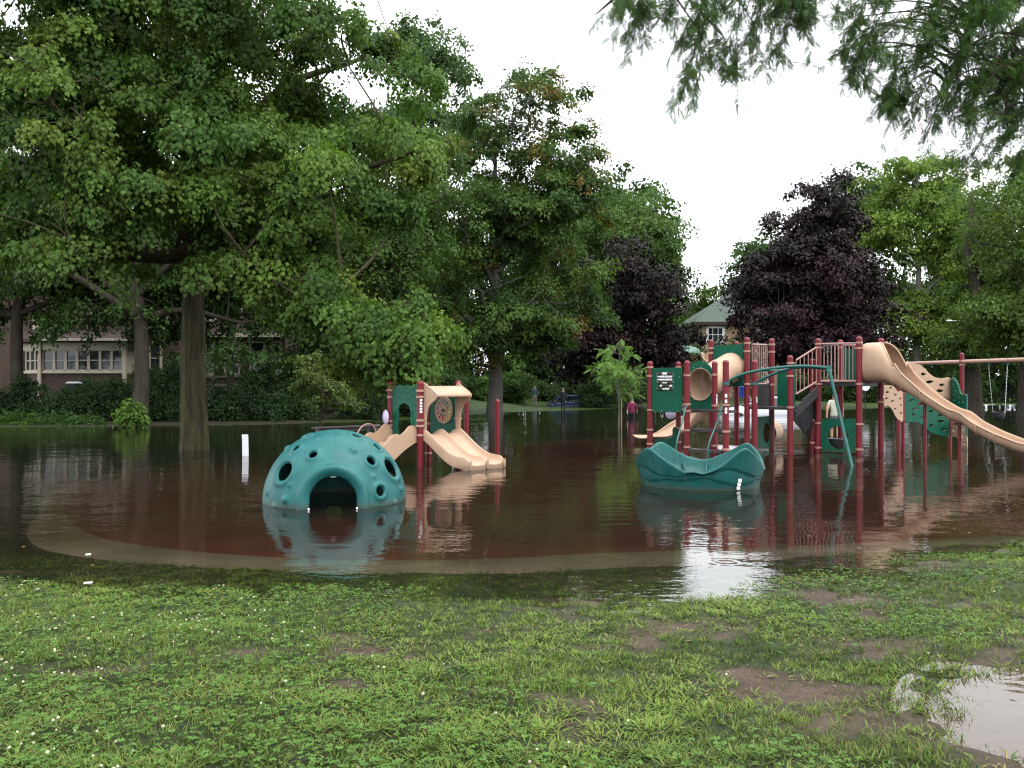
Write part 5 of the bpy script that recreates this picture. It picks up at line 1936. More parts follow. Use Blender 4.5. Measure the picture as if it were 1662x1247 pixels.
# middle maple with rusty top
b = at_px(803, 45.5, .02)
make_tree('rusty_maple_tree', 'tall maple with rusty orange leaves high in its crown at the centre', b, 3.2, 15.8, 0.40, [(.4, 0, 16.2, 4.0, 3.6, 2.8), (2.4, .4, 13.0, 3.0, 2.6, 2.6), (-.6, 0, 11.6, 4.0, 4, 3.8), (2.6, 0, 10.8, 3.6, 3.4, 3.6), (-1.4, -.5, 6.8, 3.6, 3.2, 3.0), (3.0, 0, 6.4, 3.2, 3, 2.6), (4.4, 0, 13.8, 1.9, 2, 1.8), (.6, -1.2, 4.6, 3.8, 2.6, 1.9)], 860, 125, .66, .165, MIDG, 26, n_limb=18, tint=orange, bark='bark_grey', shell=.3)
b = at_px(1035, 66, .2)
make_tree('broad_tree', 'broad green tree to the right of the rusty maple, edged with pale leaves', b, 4, 13.5, 0.34, [(-1.2, 0, 13, 4.2, 4, 3.6), (1.2, 0, 11, 3.2, 3, 3.6), (-3.4, 0, 10, 3, 3, 4), (2.4, -.2, 13.2, 1.5, 1.6, 1.6)], 300, 85, .95, .24, [(0.055, 0.100, 0.024), (0.075, 0.12, 0.028), (0.048, 0.09, 0.022)], 27, n_limb=12)
# purple maples
b = at_px(1022, 58, .05)
make_tree('purple_maple_tree', 'dark purple maple behind the feathery locust sapling', b, 2.4, 10.2, 0.30, [(.4, 0, 8.4, 3.2, 3, 2.8), (-.8, -.2, 5.4, 3.8, 3.2, 2.6), (2.2, -.2, 5.0, 2.2, 2.4, 2.6), (.2, 0, 10.2, 1.6, 1.7, 1.4), (-3.0, -.2, 4.0, 1.8, 2, 2.0)], 380, 90, .85, .22, [(c_[0] * .75, c_[1] * .85, c_[2] * .7) for c_ in PURPLE], 28, mat='leaf_purple', n_limb=10, shell=.3)
b = at_px(1318, 56, .1)
make_tree('purple_maple_tree', 'large dark purple maple towering over the railed deck', b, 2.2, 14, 0.36, [(.2, 0, 9.0, 4.0, 4, 3.6), (.5, 0, 12.8, 3.0, 2.6, 2.8), (-2.3, -.2, 7.4, 2.7, 2.8, 3.0), (2.4, -.2, 6.2, 2.7, 2.8, 3.0), (-.4, -.4, 4.6, 4.3, 3.2, 2.4), (-1.4, 0, 11.8, 1.7, 2, 1.9), (-3.6, 0, 8.6, 1.1, 1.5, 1.2), (3.4, 0, 9.8, 1.1, 1.4, 1.4)], 760, 100, .74, .20, PURPLE, 29, mat='leaf_purple', n_limb=16, shell=.3, lumpy=.3)
# light green tall tree right
b = at_px(1488, 74, .4)
def yell(p, c, r):
    f = ((p[:, 2] < 8.5) & (r.random(len(p)) < .25))[:, None]
    return np.where(f, np.array([.125, .15, .026]) * (.8 + .4 * r.random((len(p), 1))), c)
make_tree('light_green_tree', 'tall light yellow-green tree with bare limbs showing, right of the purple maple', b, 6.5, 17, 0.36, [(-1.4, 0, 18, 3.4, 3.4, 3.0), (2.2, 0, 18.8, 3.0, 3.2, 2.6), (.6, 0, 14.6, 4.6, 3.6, 2.0), (3.2, 0, 14, 2.6, 2.8, 3.4), (-3.4, 0, 13.6, 1.6, 2, 1.8), (-2.8, 0, 8.0, 1.6, 2, 2.6), (.6, 0, 6.6, 2.6, 2.2, 3.4), (4.4, 0, 8.6, 2, 2, 3)], 640, 85, .85, .24, LIGHTG, 30, n_limb=18, bark='bark_grey', shell=.25, tint=yell)
# dark green right edge
b = at_px(1578, 50, .2)
make_tree('dark_right_tree', 'dark green tree with a thick dark trunk behind the swing frame', b, 3.2, 13, 0.52, [(3.0, 0, 10.8, 3.6, 4, 3.4), (1.0, 0, 7.4, 2.6, 3, 2.6), (3.2, -.4, 6.2, 3.4, 3, 2.6), (.2, -.6, 4.4, 2.8, 2.4, 1.4)], 480, 95, .8, .18, [(0.050, 0.092, 0.018), (0.060, 0.108, 0.02), (0.075, .125, .022)], 31, n_limb=12, droop=.8)
b = at_px(1668, 40, .1)
make_tree('right_edge_tree', 'drooping green tree cut by the right edge of the photo', b, 4.0, 11.5, 0.4, [(.4, 0, 9.4, 3.0, 3.2, 3.0), (.9, -.8, 6.4, 2.6, 3, 2.6), (-1.4, -.6, 4.6, 1.8, 2, 1.4)], 420, 95, .72, .15, [(0.062, 0.108, 0.02), (0.075, 0.122, 0.024), (0.055, .095, .018)], 32, n_limb=10, droop=.9)
# distant trees seen through the gap
b = at_px(1140, 105, .4)
far1 = make_tree('distant_tree', 'small distant tree in the gap between the two purple maples', b, 4, 13, 0.3, [(-1.5, 0, 10.5, 3.2, 3, 3.2), (2.0, 0, 11.4, 3.0, 3, 2.4), (0, 0, 7, 4, 3.5, 3.5)], 150, 70, 1.1, .36, GREEN, 33, n_limb=12, shell=.3)

# ---- back wood: row of trees closing the view under the crowns
b = at_px(760, 84, .4)
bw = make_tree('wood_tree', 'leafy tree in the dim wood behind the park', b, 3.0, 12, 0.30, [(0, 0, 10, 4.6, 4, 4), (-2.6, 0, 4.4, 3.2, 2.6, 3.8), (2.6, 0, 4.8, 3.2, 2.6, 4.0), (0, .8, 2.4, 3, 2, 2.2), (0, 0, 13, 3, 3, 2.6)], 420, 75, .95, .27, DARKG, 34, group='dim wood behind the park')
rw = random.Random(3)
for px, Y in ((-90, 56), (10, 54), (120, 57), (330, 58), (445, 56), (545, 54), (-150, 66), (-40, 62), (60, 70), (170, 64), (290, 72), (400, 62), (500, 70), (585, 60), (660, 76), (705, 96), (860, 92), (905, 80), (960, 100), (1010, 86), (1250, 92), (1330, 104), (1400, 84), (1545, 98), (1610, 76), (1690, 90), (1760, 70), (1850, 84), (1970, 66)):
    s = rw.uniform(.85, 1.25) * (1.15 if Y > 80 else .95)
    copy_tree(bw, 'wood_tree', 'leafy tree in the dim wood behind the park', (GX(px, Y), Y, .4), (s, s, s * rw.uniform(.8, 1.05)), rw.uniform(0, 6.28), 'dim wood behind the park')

# ------------------------------------------------------------------ pinnate locust leaves
def frond_template(pairs=7):
    v, f = [], []
    def q(a, b, c, d):
        o = len(v)
        v.extend([a, b, c, d])
        f.append((o, o + 1, o + 2, o + 3))
    q((-.006, 0, 0), (.006, 0, 0), (.004, 1, -.10), (-.004, 1, -.10))
    for i in range(pairs):
        y = .12 + .84 * i / (pairs - 1)
        ln = .20 * math.sin(math.pi * (.18 + .72 * i / (pairs - 1))) + .05
        for s in (-1, 1):
            z = -.10 * y * y
            q((0, y, z), (s * ln * .45, y - .026, z + .012), (s * ln, y + .07, z - .02), (s * ln * .5, y + .088, z + .012))
    q((0, .97, -.09), (.03, 1.04, -.1), (0, 1.14, -.13), (-.03, 1.04, -.1))
    return v, f
FROND = frond_template()
def fronds_on(lines, r, step, flen, cols, droop=.8, spread=.9, azim=None):
    """clusters of fronds along twig polylines"""
    pos, al, nm, sz = [], [], [], []
    for ln in lines:
        ln = np.array([p[:] for p in ln])
        seg = np.linalg.norm(np.diff(ln, axis=0), axis=1)
        cum = np.concatenate([[0], np.cumsum(seg)])
        s = step * .5
        while s < cum[-1]:
            i = min(np.searchsorted(cum, s) - 1, len(seg) - 1)
            p = ln[i] + (ln[i + 1] - ln[i]) * ((s - cum[i]) / max(seg[i], 1e-6))
            tg = unit(ln[i + 1] - ln[i])
            for _ in range(int(r.integers(2, 4))):
                d = r.normal(size=3)
                d -= tg * d.dot(tg)
                d = unit(d)
                a = tg * .55 + d * spread + np.array([0, 0, -droop])
                pos.append(p); al.append(a); nm.append(np.array([0, 0, 1.0]) + .5 * r.normal(size=3)); sz.append(flen * (.6 + .6 * r.random()))
            s += step * (.6 + .8 * r.random())
        pos.append(ln[-1]); al.append(unit(ln[-1] - ln[-2]) + np.array([0, 0, -.3])); nm.append(np.array([.2, -.3, 1.0])); sz.append(flen)
    n = len(pos)
    c = np.array(cols)[r.choice(len(cols), n)] * (.75 + .5 * r.random((n, 1)))
    return stamp(np.array(pos), np.array(al), np.array(nm), np.array(sz), FROND[0], FROND[1], c)
def sapling():
    Y = 31.5
    bx, by, bz = at_px(1004, Y, -.12)
    t = thing('locust_sapling', 'young feathery light green locust tree standing in the flood at the centre', 'tree', (bx, by, bz))
    r = np.random.default_rng(8)
    mb = MB()
    H = zpx(562, Y)
    tr = spline([Vector((bx, by, bz - .1)), Vector((bx + .02, by, .8)), Vector((bx - .04, by, 1.6)), Vector((bx + .05, by, 2.4)), Vector((bx - .02, by, H))], 4)
    mb.tube(tr, list(np.linspace(.05, .012, len(tr))), 8)
    lines = []
    for k in range(30):
        z = 1.05 + (H - 1.15) * r.random()
        a = r.random() * 6.28
        L = (1.2 - .55 * abs(z - 2.0)) * (.6 + .5 * r.random())
        L = max(L, .3)
        s = Vector((bx, by, z))
        e = s + Vector((math.cos(a) * L, math.sin(a) * L, .25 * L))
        ln = spline([s, s.lerp(e, .5) + Vector((0, 0, .08)), e + Vector((0, 0, -.1 * L))], 4)
        mb.tube(ln, list(np.linspace(.014, .004, len(ln))), 5, cap=False)
        lines.append(ln[2:])
    obj('trunk', mb.mesh('trunk', M['bark_grey'], 60), t)
    V, F4, C4 = fronds_on(lines, r, .075, .32, [(.14, .25, .065), (.12, .22, .055), (.16, .28, .075)], droop=.4)
    # leaflets wider so they read at this distance
    obj('crown', np_mesh('crown', V, F4, 4, M['leaf_fine'], C4), t)
    m = MB()
    m.tube([(bx + .10, by - .05, -.2), (bx + .10, by - .05, 1.1)], .022, 8)
    obj('stake', m.mesh('stake', pm('pale_stake', (.25, .19, .12), .8, .2, .2)), t)
sapling()

def honey_locust():
    """large locust whose trunk stands to the right of the view; its limbs hang into the top of the picture"""
    base = (10.5, 7.2, .25)
    t = thing('honey_locust_tree', 'honey locust whose feathery branches hang into the top right of the sky', 'tree', base)
    r = np.random.default_rng(12)
    mb = MB()
    tr = spline([Vector((10.5, 7.2, 0)), Vector((10.4, 7.2, 1.5)), Vector((10.0, 7.3, 3.6)), Vector((9.4, 7.4, 5.6)), Vector((8.8, 7.6, 8.0)), Vector((8.5, 7.6, 10.5))], 4)
    mb.tube(tr, list(np.linspace(.36, .10, len(tr))), 14)
    lines = []
    def limb(pts, r0, r1):
        l = spline([Vector(p) for p in pts], 6)
        mb.tube(l, list(np.linspace(r0, r1, len(l))), 8, cap=False)
        return l
    # main limbs over the picture
    L1 = limb([(9.4, 7.4, 5.6), (7.0, 7.6, 7.0), (4.6, 7.8, 7.1), (2.6, 7.9, 6.3), (1.2, 7.9, 5.35), P(965, 25, 7.9)], .085, .005)
    L2 = limb([(9.4, 7.4, 5.6), (7.4, 8.4, 6.4), (5.8, 8.9, 6.1), (4.9, 9.0, 5.4), P(1560, 100, 9.0), P(1500, 215, 8.9)], .055, .005)
    L3 = limb([(9.2, 7.4, 6.2), (7.6, 8.0, 6.6), (6.0, 8.2, 5.7), P(1662, 90, 8.2), P(1630, 200, 8.2)], .05, .006)
    # twigs: start px, end px and depth; they hang from the limbs
    tw = [((1010, -10), (985, 70), 7.9), ((1040, -20), (1000, 60), 7.7), ((1080, -20), (1010, 100), 7.6), ((1100, 0), (1040, 80), 7.9), ((1130, -10), (1085, 95), 7.5),
          ((1120, 30), (1115, 130), 7.8), ((1150, 20), (1100, 180), 7.6), ((1140, 60), (1085, 185), 7.7), ((1160, 0), (1170, 90), 7.9), ((1200, -20), (1150, 110), 7.4),
          ((1210, 0), (1190, 120), 7.7), ((1240, -10), (1215, 100), 7.9), ((1270, -10), (1245, 70), 7.5), ((1290, -20), (1260, 110), 7.8), ((1320, -20), (1300, 40), 7.7), ((1335, -20), (1325, 35), 7.6), ((1225, 40), (1180, 120), 7.6), ((1275, 40), (1230, 110), 7.7), ((1175, 60), (1130, 150), 7.5)]
    tw2 = [((1420, -20), (1370, 60), 8.4), ((1440, -10), (1395, 90), 8.6), ((1400, 85), (1328, 110), 8.7), ((1460, 20), (1400, 150), 8.8), ((1470, 80), (1410, 190), 8.6), ((1480, 130), (1430, 232), 8.8),
           ((1500, -20), (1450, 110), 8.3), ((1520, 40), (1460, 170), 8.5), ((1540, -10), (1500, 130), 8.8), ((1520, 110), (1475, 210), 8.6), ((1560, 60), (1520, 200), 8.4), ((1570, 120), (1505, 240), 8.8),
           ((1590, -10), (1555, 120), 8.6), ((1600, 70), (1570, 190), 8.2), ((1630, -20), (1590, 130), 8.5), ((1620, 110), (1575, 225), 8.6), ((1650, 40), (1610, 180), 8.3), ((1662, 100), (1625, 240), 8.5), ((1690, 40), (1640, 190), 8.4), ((1690, 120), (1650, 260), 8.3), ((1700, 200), (1640, 290), 8.6), ((1480, 20), (1440, 60), 8.9), ((1555, 0), (1530, 60), 8.2), ((1610, 20), (1580, 80), 8.7), ((1500, 150), (1430, 175), 8.7), ((1640, -20), (1610, 60), 8.1), ((1680, 150), (1600, 260), 8.0)]
    for j in range(34):
        px = r.uniform(1400, 1700)
        py = r.uniform(-70, 70 + .75 * (px - 1400))
        tw2.append(((px, py), (px - r.uniform(20, 55), py + r.uniform(40, 110)), r.uniform(8, 9.6)))
    for j in range(26):
        px, py = r.uniform(1530, 1720), r.uniform(-80, 150)
        tw2.append(((px, py), (px - r.uniform(15, 50), py + r.uniform(40, 100)), r.uniform(8, 9.6)))
    for j in range(16):
        px, py = r.uniform(1020, 1330), r.uniform(-70, 20)
        tw.append(((px, py), (px - r.uniform(15, 45), py + r.uniform(30, 80)), r.uniform(7.3, 8.3)))
    main = {0: np.array([p[:] for p in L1]), 1: np.array([p[:] for p in L2 + L3])}
    for gi, grp in enumerate((tw, tw2)):
        M_ = main[gi]
        for (a, b_, Y) in grp:
            s, e = P(a[0], a[1], Y), P(b_[0], b_[1], Y + r.normal() * .15)
            mid = s.lerp(e, .5) + Vector((r.normal() * .05, r.normal() * .05, .04))
            ln = spline([s, mid, e], 5)
            mb.tube(ln, list(np.linspace(.006, .002, len(ln))), 4, cap=False)
            lines.append(ln)
            for _ in range(3):
                i0 = int(r.integers(1, len(ln) - 2))
                s2 = ln[i0]
                d2 = Vector((r.normal(), r.normal() * .8, -.25 + .45 * r.normal()))
                d2.normalize()
                l2 = float(.16 + .22 * r.random())
                sub = spline([s2, s2 + d2 * l2 * .5 + Vector((0, 0, .02)), s2 + d2 * l2 - Vector((0, 0, .05))], 3)
                mb.tube(sub, list(np.linspace(.004, .002, len(sub))), 3, cap=False)
                lines.append(sub)
            q = M_[int(np.argmin(np.linalg.norm(M_ - np.array(s[:]), axis=1) + .8 * np.maximum(s.z - M_[:, 2], 0)))]
            m1 = (Vector(q) + s) / 2 + Vector((0, 0, .12))
            mb.tube(spline([Vector(q), m1, s], 4), list(np.linspace(.013, .006, 9)), 5, cap=False)
    obj('trunk', mb.mesh('trunk', M['bark_dark'], 60), t)
    V, F4, C4 = fronds_on(lines, r, .038, .115, [(.044, .090, .022), (.037, .078, .020), (.055, .105, .026)], droop=.42, spread=.95)
    # the rest of the crown, above and to the right of the view
    far = []
    for j in range(230):
        d = unit(r.normal(size=3))
        p = np.array([9.6, 8.0, 8.8]) + d * np.array([4.4, 4.6, 2.8]) * (.5 + .5 * r.random())
        far.append([Vector(p), Vector(p + np.array([.1, 0, -.3])), Vector(p + np.array([-.2, .1, -.7]))])
    V2, F2, C2 = fronds_on(far, r, .22, .34, [(.045, .085, .024), (.055, .10, .028)], droop=.8)
    obj('crown', np_mesh('crown', np.concatenate([V, V2]), np.concatenate([F4, F2 + len(V)]), 4, M['leaf_fine'], np.concatenate([C4, C2])), t)
honey_locust()

# ------------------------------------------------------------------ bushes
def bush(name, label, base, ells, npad, per, prad, lsize, colors, seed, group=None, mat='leaf', up=.5, shell=.3):
    r = np.random.default_rng(seed)
    bx, by, bz = base
    E = [(bx + e[0], by + e[1], bz + e[2], e[3], e[4], e[5]) for e in ells]
    pts, nr = sample_crown(E, npad, r, shell, .3)
    pts = pts[pts[:, 2] > bz - .05] if len(pts) else pts
    nr = nr[:len(pts)]
    K = len(pts)
    cc = np.array(colors)[r.choice(len(colors), K)] * (.7 + .6 * r.random((K, 1)))
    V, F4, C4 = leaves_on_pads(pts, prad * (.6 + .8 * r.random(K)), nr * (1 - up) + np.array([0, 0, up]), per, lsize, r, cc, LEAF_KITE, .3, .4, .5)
    t = thing(name, label, 'bush', base, group)
    mb = MB()
    for j in range(min(14, K)):
        e = pts[int(r.integers(K))]
        s = np.array([bx + .1 * r.normal(), by + .1 * r.normal(), bz - .1])
        mb.tube([s, (s + e) / 2 + r.normal(size=3) * .06, e], [.02, .014, .006], 4, cap=False)
    obj('stems', mb.mesh('stems', M['bark_dark'], 60), t)
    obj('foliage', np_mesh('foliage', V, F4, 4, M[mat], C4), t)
    return t
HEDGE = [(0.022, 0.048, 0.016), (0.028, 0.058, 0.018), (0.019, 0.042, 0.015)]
hx = [(-30, 35, 'at the left edge of the photo below the slender tree'), (52, 35.5, 'below the left end of the sunroom'), (118, 35, 'below the middle of the sunroom'), (182, 35.5, 'below the right end of the sunroom'), (262, 35.5, 'between the forked tree and the big maple trunk'), (350, 36, 'just right of the big maple trunk'), (415, 36, 'above the white marker post'), (475, 37, 'left of the pale small tree'), (590, 38, 'left of the small play structure'), (660, 41, 'behind the small play structure')]
for i, (px, Y, where) in enumerate(hx):
    w = 1.25 + .25 * math.sin(i * 2.3)
    hz = (1.0, 1.25, .85, 1.1, 1.45, .95, 1.3, 1.1, 1.5, 1.2)[i]
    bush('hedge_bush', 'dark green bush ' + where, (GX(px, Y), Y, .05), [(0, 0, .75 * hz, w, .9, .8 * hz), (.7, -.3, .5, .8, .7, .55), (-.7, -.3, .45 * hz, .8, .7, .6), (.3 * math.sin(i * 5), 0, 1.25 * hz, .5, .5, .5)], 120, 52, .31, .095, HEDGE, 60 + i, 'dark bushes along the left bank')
bush('bright_bush', 'bright green leafy sapling bush at the water edge below the forked tree', (GX(215, 31.5), 31.5, -.05), [(0, 0, .55, .42, .4, .55), (-.35, 0, .45, .25, .25, .35), (.35, 0, .5, .25, .25, .4)], 60, 34, .2, .11, [(0.10, 0.175, 0.035), (0.085, 0.155, 0.03)], 80)
for i, (px, Y, w, h, where, colr) in enumerate(((20, 33.2, 1.4, .35, 'at the far left waterline', [(0.05, 0.10, 0.02)]), (110, 33.2, 1.6, .33, 'below the sunroom hedge', [(0.042, 0.085, 0.02)]))):
    bush('ground_ivy', 'low band of green ivy ' + where, (GX(px, Y), Y, -.02), [(0, 0, .12, w, .6, h)], 80, 50, .25, .08, colr, 84 + i)
bush('dark_bush', 'dark rounded bush hiding the front of the blue car', (GX(970, 57), 57, .0), [(0, 0, .65, 1.1, 1, .85), (-.6, -.2, .4, .8, .7, .55)], 120, 60, .32, .12, HEDGE, 90)
bush('weeping_bush', 'light green hanging bush behind the rusty maple trunk', (GX(838, 64), 64, .1), [(0, 0, 1.3, 1.5, 1.2, 1.3), (-2, 0, 1.0, 1.2, 1.2, 1.1)], 150, 60, .35, .14, [(0.06, 0.12, 0.026), (0.05, 0.10, 0.024)], 91)
bush('round_shrub', 'mid green shrub on the lawn behind the teal-jacketed person', (GX(885, 70), 70, .2), [(0, 0, .8, 1.4, 1.1, .9)], 90, 50, .35, .14, [(0.06, 0.11, 0.03)], 92)
bush('yew_shrub', 'dark yew shrub in front of the tan house', (GX(1128, 72), 72, .3), [(0, 0, 2.2, 2.0, 1.6, 2.0), (1.6, 0, 3.0, 1.5, 1.4, 1.5)], 150, 60, .42, .14, [(0.045, 0.075, 0.018), (0.055, 0.08, 0.02)], 93)
bush('yew_shrub', 'tall evergreen shrub under the window of the tan house', (GX(1195, 74), 74, .3), [(0, 0, 3.6, 2.0, 1.6, 1.9), (.8, 0, 2.2, 2.0, 1.6, 2.0)], 170, 60, .42, .14, [(0.05, 0.085, 0.02), (0.04, 0.07, 0.02)], 94)
bush('grey_shrub', 'grey green shrub left of the tan house', (GX(1100, 82), 82, .3), [(0, 0, 4.2, 2.2, 2, 2.6)], 130, 60, .5, .2, [(0.06, 0.08, 0.045)], 95)
for i, (px, Y, h, where) in enumerate(((745, 72, 2.4, 'in the dim wood right of the small play structure'), (790, 66, 1.8, 'left of the rusty maple trunk'), (690, 62, 2.4, 'behind the colour wheel of the small play structure'), (985, 66, 2.0, 'behind the dark rounded bush'), (1385, 70, 2.0, 'behind the round sign'), (1560, 72, 2.0, 'behind the swing post'), (930, 74, 1.5, 'beyond the blue car'), (1060, 70, 1.7, 'beyond the wading man'), (1300, 74, 1.9, 'behind the stair railing'), (1350, 80, 1.6, 'under the large purple maple'), (1440, 78, 2.2, 'under the light green tree'), (1510, 76, 2.2, 'behind the climbing wall'))):
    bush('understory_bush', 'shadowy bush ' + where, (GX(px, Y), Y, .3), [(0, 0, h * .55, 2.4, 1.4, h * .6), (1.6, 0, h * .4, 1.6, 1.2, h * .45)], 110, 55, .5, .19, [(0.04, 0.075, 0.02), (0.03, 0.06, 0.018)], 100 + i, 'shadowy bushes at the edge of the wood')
for i, (px, Y, h, where) in enumerate(((268, 41, 2.3, 'right of the forked trunk below the brick wall'), (448, 41.5, 2.6, 'at the right corner of the brick house'), (160, 42.3, 1.5, 'under the sunroom windows'), (520, 43, 3.0, 'behind the pale small tree'))):
    bush('wall_shrub', 'loose dark shrub ' + where, (GX(px, Y), Y, .2), [(0, 0, h * .55, 1.5, .8, h * .55), (.9, 0, h * .8, .9, .7, h * .4), (-.9, 0, h * .7, .8, .7, h * .35)], 110, 50, .36, .12, [(0.032, 0.062, 0.018), (0.026, 0.052, 0.017)], 140 + i, 'loose shrubs along the house wall')
def small_tree():
    Y = 30.5
    b = at_px(521, Y, -.1)
    make_tree('young_tree', 'small pale yellow-green tree at the water edge left of the small play structure', b, .75, 2.6, .045, [(0, 0, 1.9, 1.0, .9, .7), (.3, 0, 1.25, 1.15, .9, .45), (-.4, 0, 2.4, .7, .7, .5)], 110, 46, .26, .10, [(0.085, 0.125, 0.03), (0.07, 0.11, 0.028)], 120, bark='bark_dark', n_limb=8)
small_tree()
# ------------------------------------------------------------------ houses
M['brick'] = brick_mat('dark_brown_brick', (0.088, 0.043, 0.025), (0.058, 0.030, 0.020), (0.085, 0.066, 0.048))
M['brick_tan'] = brick_mat('tan_brick', (0.46, 0.30, 0.16), (0.39, 0.245, 0.13), (0.41, 0.32, 0.22))
M['trim'] = pm('cream_trim_paint', (0.42, 0.38, 0.30), 0.6, 0.3, 0.1, 3)
M['stone'] = pm('pale_limestone', (0.22, 0.20, 0.17), 0.85, 0.2, 0.2, 4, 0.01, 20)
M['rubble'] = pm('rough_stone_base', (0.22, 0.20, 0.17), 0.9, 0.2, 0.35, 3, 0.03, 8)
M['roof_brown'] = pm('brown_roof_shingle', (0.045, 0.034, 0.029), 0.9, 0.2, 0.25, 6, 0.01, 30)
M['roof_green'] = pm('green_roof_tile', (0.085, 0.108, 0.092), 0.85, 0.1, 0.2, 3, 0.02, 14)
M['copper'] = pm('verdigris_roof', (0.12, 0.20, 0.165), 0.7, 0.3, 0.15, 3)
def glass_mat():
    m, nt, b = new_mat('window_glass')
    b.inputs['Base Color'].default_value = (0.02, 0.024, 0.026, 1)
    b.inputs['Roughness'].default_value = 0.06
    b.inputs['Specular IOR Level'].default_value = 0.6
    return m
M['glass'] = glass_mat()
def wall_window(par, a, b, z0, z1, out, mat='trim', rail=True, fw=.09, mull=0):
    """window between plan points a,b on a wall whose outward normal is out"""
    a, b, out = Vector(a), Vector(b), Vector(out)
    c3 = lambda p, z, o: Vector((p.x + out.x * o, p.y + out.y * o, z))
    m = MB()
    d = (b - a).normalized()
    m.bar(c3(a, z0, .03), c3(b, z0, .03), .10, fw)
    m.bar(c3(a, z1, .03), c3(b, z1, .03), .10, fw)
    for q in (a, b):
        m.bar(c3(q, z0, .03), c3(q, z1, .03), fw, .10)
    if rail:
        m.bar(c3(a, (z0 + z1) / 2, .035), c3(b, (z0 + z1) / 2, .035), .06, .05)
    for k in range(mull):
        q = a.lerp(b, (k + 1) / (mull + 1))
        m.bar(c3(q, z0, .035), c3(q, z1, .035), .05, .06)
    w = obj('window', m.mesh('window', M[mat]), par)
    m = MB()
    m.add([c3(a, z0, .012), c3(b, z0, .012), c3(b, z1, .012), c3(a, z1, .012)], [(0, 1, 2, 3)])
    obj('pane', m.mesh('pane', M['glass']), w)
    return w
def slab(par, name, x0, x1, y0, y1, z0, z1, mat, smooth=None):
    m = MB()
    m.box(((x0 + x1) / 2, (y0 + y1) / 2, (z0 + z1) / 2), (x1 - x0, y1 - y0, z1 - z0))
    return obj(name, m.mesh(name, M[mat] if isinstance(mat, str) else mat), par)
def left_house():
    t = thing('brick_house', 'dark brick house with a many-windowed sunroom behind the trees on the left', 'house', (GX(250, 46), 46, .3))
    Ys, Ym = 44.0, 46.0
    xs = lambda px: GX(px, Ys)
    xm = lambda px: GX(px, Ym)
    slab(t, 'wall', xm(-60), xm(462), Ym, Ym + 9, 0.0, 7.6, 'brick')
    # roof: gable along x with overhang
    m = MB()
    x0, x1, y0, y1 = xm(-60) - .5, xm(462) + .5, Ym - .7, Ym + 9.7
    ym = (y0 + y1) / 2
    m.add([(x0, y0, 7.5), (x1, y0, 7.5), (x1, ym, 11.2), (x0, ym, 11.2), (x0, y1, 7.5), (x1, y1, 7.5), (x0, y0, 7.35), (x1, y0, 7.35), (x0, y1, 7.35), (x1, y1, 7.35)], [(0, 1, 2, 3), (3, 2, 5, 4), (0, 6, 7, 1), (4, 5, 9, 8), (6, 8, 9, 7), (0, 3, 4, 8, 6), (1, 7, 9, 5, 2)])
    roof = obj('roof', m.mesh('roof', M['roof_brown']), t)
    slab(roof, 'chimney', xm(300), xm(325), Ym + 4, Ym + 5, 9.5, 12.6, 'brick')
    # stone courses
    slab(t, 'sill_band', xm(206), xm(462) + .02, Ym - .09, Ym + .02, 1.95, 2.05, 'stone')
    slab(t, 'water_table', xm(206), xm(462) + .05, Ym - .14, Ym + .02, 1.46, 1.60, 'stone')
    slab(t, 'stone_base', xm(206), xm(462) + .03, Ym - .10, Ym + .02, 0.0, 1.458, 'rubble')
    slab(t, 'eave_board', xm(-60), xm(462), Ym - .5, Ym - .42, 7.2, 7.36, 'trim')
    for a, b in ((243, 262), (334, 347), (366, 389), (407, 430), (443, 456)):
        wall_window(t, (xm(a), Ym), (xm(b), Ym), 2.12, 3.85, (0, -1), fw=.12)
    for a, b in ((150, 172), (186, 205), (250, 272), (333, 350), (392, 412), (440, 455)):
        wall_window(t, (xm(a), Ym), (xm(b), Ym), 5.0, 6.6, (0, -1), fw=.12)
    # porch eave over the right windows
    m = MB()
    m.add([(xm(330), Ym - 1.3, 4.25), (xm(470), Ym - 1.3, 4.25), (xm(470), Ym - .01, 4.95), (xm(330), Ym - .01, 4.95), (xm(330), Ym - 1.3, 4.12), (xm(470), Ym - 1.3, 4.12), (xm(470), Ym - .01, 4.12), (xm(330), Ym - .01, 4.12)], [(0, 1, 2, 3), (0, 4, 5, 1), (4, 7, 6, 5), (0, 3, 7, 4), (1, 5, 6, 2)])
    obj('porch_roof', m.mesh('porch_roof', M['roof_brown']), t)
    slab(t, 'porch_fascia', xm(330), xm(470), Ym - 1.37, Ym - 1.31, 4.05, 4.24, 'trim')
    # sunroom
    A, B, C_ = (GX(40, 45.4), 45.4), (xs(66), Ys), (xs(203), Ys)
    m = MB()
    foot = [A, B, C_, (xs(203), Ym + .5), (A[0], Ym + .5)]
    n = 5
    m.add([(p[0], p[1], 0) for p in foot] + [(p[0], p[1], 2.15) for p in foot], [tuple(range(n, 2 * n))] + [(i, (i + 1) % n, n + (i + 1) % n, n + i) for i in range(n)])
    obj('sunroom_base', m.mesh('sunroom_base', M['brick']), t)
    inner_f = [(p[0] + (0.12 if i in (0, 1) else -.12), p[1] + .12) for i, p in enumerate(foot)]
    m = MB()
    m.add([(p[0], p[1], 2.151) for p in inner_f] + [(p[0], p[1], 3.75) for p in inner_f], [(i, (i + 1) % n, n + (i + 1) % n, n + i) for i in range(n)])
    obj('sunroom_wall', m.mesh('sunroom_wall', M['trim']), t)
    def edge_board(a, b, z0, z1, o, name):
        a, b = Vector(a), Vector(b)
        d = (b - a).normalized()
        nn = Vector((d.y, -d.x)) * o
        m = MB()
        m.bar((a.x + nn.x, a.y + nn.y, (z0 + z1) / 2), (b.x + nn.x, b.y + nn.y, (z0 + z1) / 2), .12, z1 - z0)
        obj(name, m.mesh(name, M['trim']), t)
